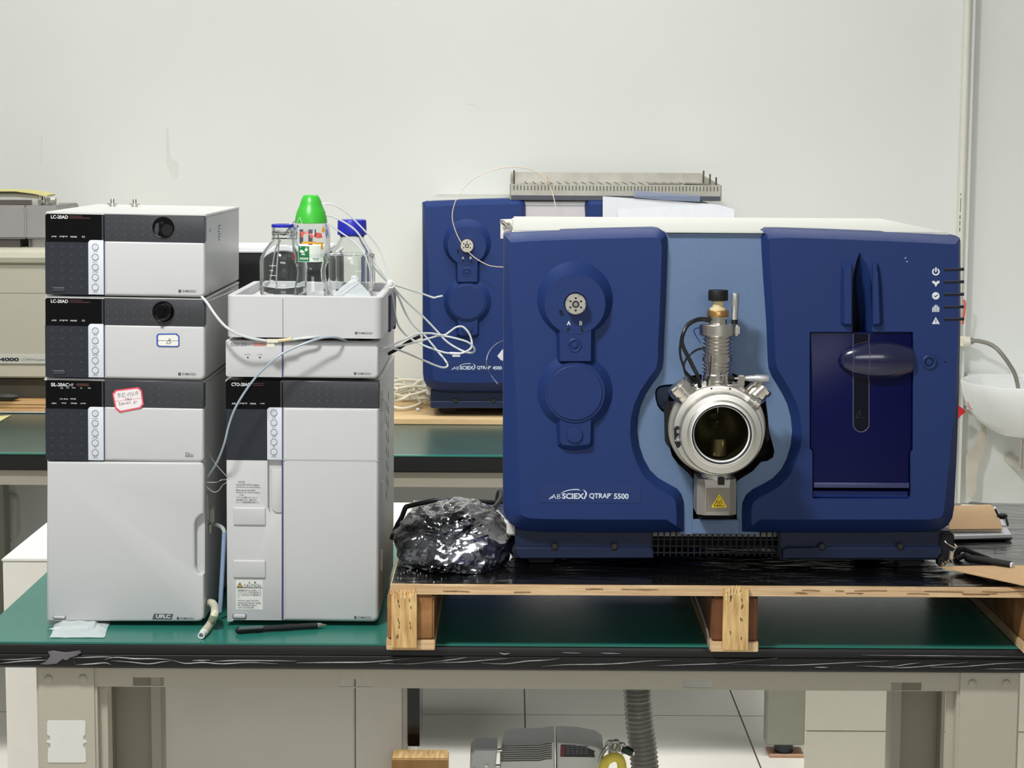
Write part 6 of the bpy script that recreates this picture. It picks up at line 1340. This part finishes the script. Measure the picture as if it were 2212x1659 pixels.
b = B(); b.tube(world_pts([(1074, 1080, 3.40), (1077, 1066, 3.40), (1080, 1062, 3.40), (1083, 1066, 3.39), (1081, 1078, 3.37), (1072, 1092, 3.35), (1062, 1101, 3.33), (1052, 1112, 3.32)]), .0042, 12, 6); centred(b, 'power_cable', BC, 'short black cable hooking down into the bundle beside the blue cover', 'cable')
b = B(); b.tube(world_pts([(1074, 1103, 3.33), (1085, 1116, 3.33), (1098, 1135, 3.30)]), .002, 8, 5); b.slab([W(p[0], p[1], 3.19) for p in ((1103, 1196), (1107, 1203), (1100, 1212), (1101, 1204))], 3.19, 3.1904); centred(b, 'paper_tag', PAPER, 'tiny white tag poking from the right of the wrapped bundle', 'tag')

# ---------------------------------------------------------------- on top of and around the rear instrument
YRK = Y45+.015
zt2 = .0005+t2.location.z+SC2*(fr.L(2076, 512)[1]+.006)
x0, x1 = W(1101, 405, YRK)[0], W(1559, 408, YRK)[0]; hwid = (x1-x0)/2; dpt = .56; SL = .020/.56
rk = thing('metal_rack', 'perforated metal rack plate lying on top of the rear blue instrument', 'rack', ((x0+x1)/2, YRK, zt2), None, (math.atan(SL), 0, 0))
RG = mat('dull galvanised steel', (196, 194, 184), .35, .7, var=.12, vs_=30); hf = max(.012, W(1330, 399, YRK)[1]-zt2)
b = B(); b.box(-hwid, hwid, 0, .004, 0, hf, .001); b.box(-hwid, -hwid+.004, 0, dpt, 0, hf, .001); b.box(hwid-.004, hwid, 0, dpt, 0, hf, .001); b.box(-hwid+.002, hwid-.002, dpt-.004, dpt, 0, hf+.006, .001); b.obj('frame', RG, rk)
b = B(); b.box(-hwid+.004, hwid-.004, .003, dpt-.003, hf*.45, hf*.45+.002); b.obj('tray_plate', RG, rk)
b = B(); b.box(-hwid+.004, hwid-.004, -.003, .0, .000, hf*.30, .0006); b.obj('lower_edge', mat('slate edge', (92, 94, 104), .3, .5), rk)
b = B()
for i in range(60): x_ = -hwid+.012+i*(2*hwid-.024)/59; b.box(x_-.0016, x_+.0016, -.0008, .0001, hf*.62, hf*.92)
b.obj('slot_pattern', mat('shadow olive', (104, 100, 86), .6), rk)
for i in range(20):
    x_ = -hwid+.06+i*(2*hwid-.12)/19; b = B(); b.tube([(x_-.016, dpt-.03, hf*.45+.003), (x_-.002, dpt*.5, hf*.45+.004), (x_+.004, .05, hf*.45+.003)], .0012, 5, 3); b.obj('wire', mat('rack wire', (120, 118, 108), .4, .6), rk)
for q, yq in ((-hwid+.012, .03), (-hwid+.012, .2), (-hwid+.012, .38), (hwid-.012, .42), (hwid-.012, .22), (hwid-.012, .04)):
    b = B(); b.cyl((q, yq, hf*.45), (q, yq, hf+.020), .0024, 10, .0004); b.obj('post', mat('dark pin steel', (112, 106, 98), .35, .8), rk)
for p_, q_, r_1 in (((-hwid+.03, .05, hf*.9), (-hwid+.10, .05, hf*.9), .0025), ((hwid-.20, .04, hf), (hwid-.11, .04, hf), .003), ((hwid-.10, .03, hf+.002), (hwid-.03, .03, hf), .0032)):
    b = B(); b.cyl(p_, q_, r_1, 8); b.obj('rod', MATS['dark pin steel'], rk)
b = B(); b.box(-hwid+.05, hwid-.05, dpt-.03, dpt-.01, -.018, .001); b.obj('rear_foot', RG, rk)
# papers taped on the right of the rear instrument
def sheet(pts, Y, m, label, cat='paper', name='paper_sheet', th=.0006, curve=.0):
    b = B(); q = [W(p[0], p[1], Y) for p in pts]; b.slab(q, Y, Y+th); return centred(b, name, m, label, cat)
sheet([(1302, 424), (1544, 441), (1553, 444), (1553, 560), (1302, 560)], Y45-.010, PAPER, 'larger white paper sheet taped to the rear instrument, its tilted edge on top')
sheet([(1334, 452), (1470, 444), (1552, 442), (1586, 452), (1586, 560), (1334, 560)], Y45-.016, mat('bluish white paper', (226, 228, 234), .6), 'lower white paper sheet reaching past the right end of the rear instrument')
TP = film('clear tape', (150, 162, 190), .3, thru=.55, rough=.15, bump=.2)
sheet([(1372, 411), (1400, 414), (1512, 423), (1512, 436), (1440, 433), (1369, 426)], Y45-.014, TP, 'wide strip of clear tape holding the papers on the rear instrument', 'tape', 'clear_tape')
# pink capillary loop
b = B(); pk_ = [(1087, 577, 5.520), (1070, 576, 5.510), (1050, 571, 5.500), (1020, 552, 5.500), (995, 522, 5.500), (981, 490, 5.500), (977, 462, 5.500), (986, 430, 5.500), (1005, 402, 5.510), (1035, 379, 5.520), (1075, 365, 5.540), (1108, 361, 5.560), (1145, 366, 5.580), (1170, 380, 5.590), (1184, 394, 5.590), (1192, 412, 5.590), (1199, 440, 5.580), (1201, 458, 5.580)]
b.tube(world_pts(pk_), .0012, 8, 6); pl_ = centred(b, 'capillary_loop', mat('pinkish tubing', (218, 196, 176), .35), 'pinkish tubing loop rising in front of the rear instrument', 'tube')
b = B(); p = Vector(W3(1186, 396, 5.165))-pl_.location; b.cyl(p-Vector((0, 0, .006)), p+Vector((0, 0, .006)), .0045, 14, .001); b.cyl(p+Vector((-.001, 0, .006)), p+Vector((-.005, 0, .016)), .0022, 10, 0, .0008); b.obj('fitting', mat('taupe fitting', (172, 150, 132), .4), pl_)
b = B(); b.tube(world_pts([(1088, 735, 5.520), (1068, 746, 5.510), (1054, 765, 5.085), (1051, 790, 5.085), (1060, 810, 5.510), (1075, 829, 5.095)]), .0012, 8, 6); centred(b, 'capillary_loop', mat('grey capillary', (140, 142, 150), .3), 'thin grey tube arc over the rear instrument lettering', 'tube')
b = B(); b.slab([W(p[0], p[1], 5.500) for p in ((1074, 769), (1086, 754), (1090, 760), (1090, 780), (1082, 778))], 5.500, 5.5006); centred(b, 'paper_tag', PAPER, 'small white printed tag beside the thin grey tube arc', 'tag')
# coil of cream cable on the rear bench
b = B(); random.seed(4); P_ = []
for i in range(90):
    a = i*.62; r_0 = .075+.03*math.sin(i*1.7)
    P_.append((r_0*1.25*math.cos(a), .10*math.sin(a)*(1+.3*math.sin(i)), .007+.062*(i/90)+.010*math.sin(i*2.1)))
b.tube(P_, .0042, 8, 5); x_, z_ = W(893, 840, 5.9)
b.v = [(v[0]+x_-.06, v[1]+5.92, v[2]+zp1+.004) for v in b.v]; centred(b, 'cable_coil', mat('cream cable', (226, 222, 204), .5), 'loose coil of cream cable on the rear bench left of the rear instrument', 'cable')
b = B(); x_, z_ = W(876, 888, 5.12); b.sphere((x_, YD(876, 888, zp1), zp1+.005), .006, 10, (1.1, 1, .8)); centred(b, 'tissue_scrap', PAPER, 'crumpled scrap of white paper on the rear plywood', 'scrap')

# ---------------------------------------------------------------- beige instrument at far left
Yi = yl_+.03; BG = mat('warm beige casing', (212, 208, 188), .45, var=.02); BG2 = mat('olive beige front', (190, 186, 168), .45, var=.02)
fi = Frame(40, 862, Yi)
bi = thing('beige_instrument', 'older beige instrument with a metal lid assembly at far left on the rear bench', 'instrument', (fi.ox, Yi, zl1+.001))
dz = fi.oz-(zl1+.001)
def bo2(b, n, m, par=None, **k): b.v = [(v[0], v[1], v[2]+dz) for v in b.v]; return b.obj(n, m, par or bi, **k)
xl_, xr2 = -.35, W(330, 700, Yi)[0]-fi.ox
def band_(y0, y1, yf, n, m, par=None, ch=.004):
    a = fi.L(40, y1, yf); c = fi.L(40, y0, yf); b = B(); b.box(xl_, xr2, yf, .38, a[1], c[1], ch); return bo2(b, n, m, par)
fc_ = band_(571, 788, 0, 'front_cover', BG2)
b = B(); prf = [(.5, 606), (.0, 606)]; Lq = []
q = [(-.002, 570), (-.012, 566), (-.018, 556), (-.016, 545), (-.004, 538), (.02, 535), (.38, 535), (.38, 571)]
b.loops([[(x, y, fi.L(40, py)[1]) for y, py in q] for x in (xl_, xr2)]); bo2(b, 'rounded_top_cover', BG)
b = B(); a = fi.L(0, 633.5); b.box(xl_, xr2, -.0006, .001, a[1], a[1]+.002); bo2(b, 'panel_seam', mat('seam olive', (150, 146, 130), .6), fc_)
band_(766, 786, -.003, 'printed_band', mat('pale band', (206, 204, 192), .4), fc_, .001)
b = B(); fi.txt(b, '4000', 2-41, 772, 41, 782, -.0036, .05); b.v = []; b.f = []
fi.txt(b, '4000', -1, 772.5, 41, 780.5, -.0036, .045); b.obj('model_number', INKD, bi) if False else bo2(b, 'model_number', INKD, fc_)
b = B(); fi.txt(b, 'LC/MS/MS System', 46, 774.5, 98.5, 780.5, -.0036); bo2(b, 'lettering', INKG, fc_)
band_(788, 816, .0, 'lower_cover', mat('tan cover', (200, 192, 172), .5))
band_(816, 861, .06, 'base', mat('grey brown recess', (92, 90, 80), .5))
# gap and metal assembly
b = B(); a = fi.L(-40, 536); c = fi.L(105, 516)
for (p0, p1) in ((-60, 40), (58, 62)): b.box(fi.L(p0, 530)[0], fi.L(p1, 530)[0], .02, .3, a[1]-.002, c[1]+.001, .001)
bo2(b, 'dark_gap_block', mat('taupe metal', (110, 104, 100), .4, .4))
b = B(); b.box(fi.L(62, 530)[0], fi.L(110, 530)[0], .04, .28, a[1]-.002, c[1]+.001, .004); bo2(b, 'steel_drum', STEEL)
MB_ = mat('grey cast housing', (156, 153, 150), .5, var=.05)
b = B(); b.box(fi.L(-90, 515)[0], fi.L(55, 444)[0], .0, .3, fi.L(0, 516)[1], fi.L(0, 444)[1], .005); b.box(fi.L(55, 515)[0]-.004, fi.L(122, 444)[0], .012, .3, fi.L(0, 516)[1], fi.L(0, 444)[1], .004); mh = bo2(b, 'metal_housing', MB_)
b = B(); b.slab([fi.L(p[0], p[1], .05) for p in ((-40, 443), (66, 443), (67, 440), (66, 432), (-40, 432))], .05, .15, .001); bo2(b, 'window_base', mat('dark window base', (112, 106, 100), .3, .4), mh)
b = B(); pr_ = [(-60, 441), (62, 441), (66, 428), (74, 418), (84, 413), (-60, 413)]
b.slab([fi.L(p[0], p[1], .09) for p in ((-60, 442), (60, 442), (64, 426), (72, 416), (84, 412), (92, 418), (96, 430), (96, 442))][::1]+[fi.L(96, 443, .09), fi.L(-60, 443, .09)], .09, .094); b.v = []; b.f = []
b.lathe([(.034, 0), (.034, .16), (.032, .16), (.032, 0)], (fi.L(-50, 440)[0], .10, fi.L(0, 441)[1]), (1, 0, 0), 32, a0=PI*.0, arc=2*PI, closed=True)
b.v = [v for v in b.v]; bo2(b, 'glass_tube', mat('frosted glass sleeve', (214, 214, 204), .25, trans=.35, ior=1.3), mh)
b = B(); a = fi.L(66, 441); 
for q_, r_1 in ((70, .034), (74, .035)): b.lathe([(r_1, 0), (r_1, .003), (r_1-.006, .003), (r_1-.006, 0)], (fi.L(q_, 440)[0], .10, fi.L(0, 441)[1]), (1, 0, 0), 32, closed=True)
b.cyl((fi.L(82, 436)[0], .05, fi.L(0, 436)[1]), (fi.L(82, 436)[0], .02, fi.L(0, 436)[1]), .006, 14, .001); b.box(fi.L(92, 436)[0], fi.L(112, 436)[0], .06, .09, fi.L(0, 443)[1], fi.L(0, 428)[1], .001); b.cyl((fi.L(98, 432)[0], .06, fi.L(0, 432)[1]), (fi.L(98, 432)[0], .03, fi.L(0, 432)[1]), .008, 14, .001)
bo2(b, 'clamp_ring', CHROME, mh)
b = B(); q = [(-40, 409), (30, 409), (66, 411), (88, 414), (112, 420), (106, 424), (80, 418), (40, 413), (-40, 413)]
b.slab([fi.L(p[0], p[1], .1) for p in q], .06, .16); yn = bo2(b, 'x', mat('yellow note paper', (226, 218, 150), .7)); M2 = yn.matrix_basis.copy(); yn.parent = None; yn.name = 'paper_sheet'; yn.location = (fi.ox, Yi, zl1+.001); tag(yn, 'yellowed paper draped over the metal top of the beige instrument', 'paper')
b = B(); b.add([W3(*p) for p in ((0, 0, 5),)], []); b.v = []
b.sphere((W(8, 856, (Yi-.02))[0], (Yi-.02), W(8, 856, (Yi-.02))[1]), .05, 20, (1.0, .5, .26)); zmn = min(v[2] for v in b.v); b.v = [(v[0], v[1], v[2]-zmn+zl1+.0005) for v in b.v]; centred(b, 'mouse', mat('worn black rubber', (56, 54, 48), .5), 'rounded black shoe-like object lying before the beige instrument', 'shoe') .name = 'black_shoe'

# ---------------------------------------------------------------- wall fittings behind the left bench
Yw2 = YW-.052
fw = Frame(-10, 1167, Yw2)
wb = thing('wall_box', 'white rounded box with a dark window fixed below the rear bench at far left', 'box', (fw.ox, Yw2, fw.oz))
b = B(); b.slab(fw.R(-70, 1072, 33, 1167, .018, rs=(.018,)*4), 0, .05, .006, steps=3); b.obj('case', WHITE, wb)
b = B(); b.slab(fw.R(-70, 1072, 15, 1124, .01, rs=(.01, .014, .004, .004)), -.001, .002); b.obj('window', mat('dark grey window', (62, 58, 54), .3), wb)
b = B(); b.slab(fw.R(-70, 1141, 14, 1142, 0), -.0008, .001); b.obj('seam', INKG, wb)
b = B(); b.tube(world_pts([(-10, 1160, 6.27), (5, 1158, 6.27), (18, 1160, 6.27), (22, 1166, 6.27), (16, 1173, 6.27), (5, 1172, 6.27), (2, 1180, 6.27), (1, 1230, 6.27), (-2, 1400, 6.27)]), .0035, 8, 6); centred(b, 'cord', mat('brown grey cord', (110, 102, 84), .5), 'looped brown cord hanging under the white wall box', 'cord')

# ---------------------------------------------------------------- wash basin
Yb0 = YW+.07
CER = mat('white glazed ceramic', (238, 240, 238), .12, coat=.5, var=.01)
zrim = .862; xc = W(2262, 850, 5.95)[0]; rx, ry = xc-W(2088, 812, 6.1)[0], .22; yc_ = Yb0-.22
ba = thing('wash_basin', 'white ceramic wash basin mounted on the wall at far right', 'basin', (xc, yc_, zrim-.16))
n = 72; Ls = []
def sup(a, e=2.15): c_, s_ = math.cos(a), math.sin(a); return (math.copysign(abs(c_)**(2/e), c_), math.copysign(abs(s_)**(2/e), s_))
for f_, dz_ in ((.30, -.17), (.52, -.155), (.78, -.12), (.92, -.075), (.985, -.03), (1, -.008), (.995, -.001), (.97, .001), (.93, -.002), (.90, -.012), (.82, -.06), (.6, -.10), (.15, -.115)):
    Ls.append([(rx*f_*sup(2*PI*i/n)[0], ry*(f_ if f_ > .9 or True else 1)*sup(2*PI*i/n)[1], .16+dz_+.01) for i in range(n)])
b = B(); b.loops(Ls); b.obj('bowl', CER, ba, smooth=60)
b = B(); b.box(-rx*.8, rx*.8, ry-.06, ry, .06, .172, .012); b.obj('back_ledge', CER, ba)
b = B(); b.cyl((0, .02, -.10), (0, .02, .0), .02, 20); b.cyl((0, .02, -.10), (0, ry, -.10), .018, 20); b.obj('drain_pipe', STEEL, ba)
fh = [(2098, 738, 6.26), (2106, 736, 6.22), (2116, 737, 6.20), (2135, 742, 6.17), (2152, 752, 6.15), (2168, 770, 6.14), (2182, 790, 6.14), (2192, 808, 6.14), (2198, 830, 6.15), (2200, 845, 6.16)]
b = B(); b.tube(world_pts(fh), .0065, 10, 6); hp_ = centred(b, 'supply_hose', mat('braided grey hose', (150, 148, 138), .4, .4), 'grey braided water hose curving from the wall into the basin', 'hose')
b = B(); p = Vector(W3(2100, 737, 6.25))-hp_.location; b.cyl(p, p+Vector((-.018, .03, 0)), .011, 16, .001); b.obj('hose_nut', STEEL, hp_)
b = B(); a = W3(2080, 731, 6.26); b.cyl((a[0], 6.26, a[2]-.01), (a[0]+.022, 6.26, a[2]-.012), .017, 20, .002); b.cyl((a[0], YW, a[2]-.01), (a[0], 6.255, a[2]-.01), .016, 20, .002); centred(b, 'wall_outlet', mat('cream outlet', (228, 224, 206), .5), 'cream pipe outlet on the wall feeding the grey hose', 'pipe fitting')
b = B(); b.tube(world_pts([(2079, 700, 6.25), (2083, 672, 6.24), (2084, 655, 6.24), (2081, 648, 6.24)]), .004, 8, 6); centred(b, 'red_tube', mat('coral red tube', (226, 110, 92), .4), 'coral red tube showing beside the upper right of the blue instrument', 'tube')
b = B(); q = [W(p[0], p[1], 6.2) for p in ((2066, 876), (2074, 878), (2084, 886), (2086, 891), (2078, 896), (2072, 903), (2066, 905))]; b.slab(q, 6.2, 6.21, .001); centred(b, 'red_rag', mat('bright red cloth', (206, 36, 44), .6), 'small bright red scrap below the basin beside the blue instrument', 'cloth')
blotch('trim_4', [(2086, 985), (2104, 960), (2118, 925), (2126, 900), (2132, 935), (2126, 975), (2112, 1010), (2110, 1060), (2098, 1080), (2086, 1060)], mat('grey shadow patch', (196, 190, 176), .8, rgb2=(206, 201, 188), vs_=18))  # grey patch paints the blotchy shadow on the wall below the basin

# ---------------------------------------------------------------- things at the right end of the pallet
def gz(px, py, z): Y = YD(px, py, z); x, zz = W(px, py, Y); return (x, Y, z)
def flatslab(pts, z, th, name, m, label, cat, lift=None):
    b = B(); q = [gz(p[0], p[1], z) for p in pts]; 
    if lift: q = [(p[0], p[1], p[2]+l_) for p, l_ in zip(q, lift)]
    b.loops([[(p[0], p[1], p[2]) for p in q], [(p[0], p[1], p[2]+th) for p in q]]); return centred(b, name, m, label, cat)
zd2 = zdeck+.0025
FD = mat('dark folder', (60, 62, 60), .5)
flatslab([(2050, 1118), (2096, 1086), (2140, 1090), (2187, 1165), (2050, 1166)], zd2, .0022, 'document_folder', FD, 'dark document folder lying under the papers at the right end of the pallet', 'folder')
flatslab([(2050, 1165), (2050, 1120), (2100, 1098), (2150, 1100), (2184, 1161)], zd2+.0026, .005, 'paper_stack', PAPER, 'stack of white papers on the folder, beneath the brown notebook', 'paper stack')
nb = flatslab([(2050, 1148), (2052, 1118), (2078, 1096), (2140, 1098), (2163, 1148)], zd2+.0080, .006, 'notebook', mat('notebook pages', (214, 208, 186), .7), 'thick notebook with brown kraft cover on the white paper stack', 'notebook')
b = B(); q = [gz(p[0], p[1], zd2+.0145) for p in ((2050, 1144), (2050, 1094), (2120, 1088), (2138, 1090), (2166, 1143))]; nx_ = 10; v = []
q = [Vector(p) for p in q]; rows = 10
for j in range(rows+1):
    for i in range(nx_+1):
        u, w = i/nx_, j/rows; a = q[0].lerp(q[4], u); c = q[1].lerp(q[3], u); p = a.lerp(c, w); v.append((p.x, p.y, p.z+.010*math.sin(PI*w)*(.3+.7*u)))
b.add(v, [(j*(nx_+1)+i, j*(nx_+1)+i+1, (j+1)*(nx_+1)+i+1, (j+1)*(nx_+1)+i) for j in range(rows) for i in range(nx_)])
b.add([(p[0], p[1], p[2]+.0006) for p in v], [(j*(nx_+1)+i, j*(nx_+1)+i+1, (j+1)*(nx_+1)+i+1, (j+1)*(nx_+1)+i) for j in range(rows) for i in range(nx_)])
b.v = [(p[0]-nb.location.x, p[1]-nb.location.y, p[2]-nb.location.z) for p in b.v]; b.obj('kraft_cover', CARD, nb, smooth=50)
flatslab([(2034, 1233), (2040, 1230), (2212, 1226), (2300, 1226), (2300, 1300), (2212, 1274)], zd2, .0016, 'cardboard_sheet', CARD, 'brown cardboard sheet jutting over the front right corner of the pallet', 'cardboard', lift=(.004, .004, .002, .002, .002, .006))
b = B(); pa = Vector(gz(2086, 1205, zd2+.010)); pb = Vector(gz(2188, 1221, zd2+.009)); pn = thing('marker_pen', 'black marker with white end lying on the cardboard at right', 'pen', pa); d = pb-pa
pn.rotation_euler = d.to_track_quat('X', 'Z').to_euler(); l_ = d.length
b.lathe([(0, 0), (.0055, 0), (.0062, .003), (.0062, l_*.96), (0, l_*.96)], (0, 0, 0), (1, 0, 0), 20); b.obj('barrel', DARK, pn)
b = B(); b.lathe([(0, l_*.955), (.0048, l_*.955), (.0044, l_), (0, l_)], (0, 0, 0), (1, 0, 0), 20); b.obj('end_plug', PAPER, pn)
b = B(); b.tube(world_pts([(2062, 1205, 3.30), (2075, 1186, 3.30), (2092, 1191, 3.30), (2115, 1200, 3.29), (2138, 1209, 3.28)]), .0048, 10, 6); b.tube(world_pts([(2066, 1208, 3.28), (2085, 1200, 3.28), (2100, 1206, 3.27)]), .0045, 10, 6); centred(b, 'woven_cable', mat('black woven cord', (20, 20, 20), .6), 'bunched black woven cord beside the blue instrument corner', 'cord')
kc = [W3(2041, 1168, 3.20), W3(2046, 1174, 3.20), W3(2056, 1180, 3.20), W3(2064, 1183, 3.20), W3(2066, 1179, 3.20), W3(2061, 1174, 3.20)]
k0 = Vector(W3(2050, 1225, 3.20)); ky = thing('key_clip', 'steel clip and chain hanging at the lower right corner of the blue instrument', 'clip', k0)
b = B(); b.tube([Vector(p)-k0 for p in kc], .0011, 6, 4); b.obj('hook', CHROME, ky)
b = B(); a = Vector(W3(2056, 1190, 3.20))-k0; c = Vector(W3(2053, 1208, 3.20))-k0; b.cyl(a, c, .0045, 16, .001); b.obj('swivel', STEEL, ky)
b = B()
for i, (px, py) in enumerate(((2055, 1209), (2049, 1212), (2043, 1215), (2038, 1218), (2034, 1222))):
    p = Vector(W3(px, py, 3.195))-k0; b.lathe([(.0022, -.0006), (.0034, -.0006), (.0034, .0006), (.0022, .0006)], p, (1, .4*(-1)**i, .6), 12, closed=True)
b.obj('chain', CHROME, ky)
b = B(); b.tube(world_pts([(2150, 1100, 3.55), (2160, 1118, 3.54), (2168, 1112, 3.54), (2174, 1122, 3.53), (2177, 1135, 3.52)]), .002, 8, 5); b.sphere(W3(2165, 1115, 3.54), .008, 12, (1.2, 1, .7)); centred(b, 'binder_clip', DARK, 'black binder clip with wire arms at the back of the papers', 'clip')
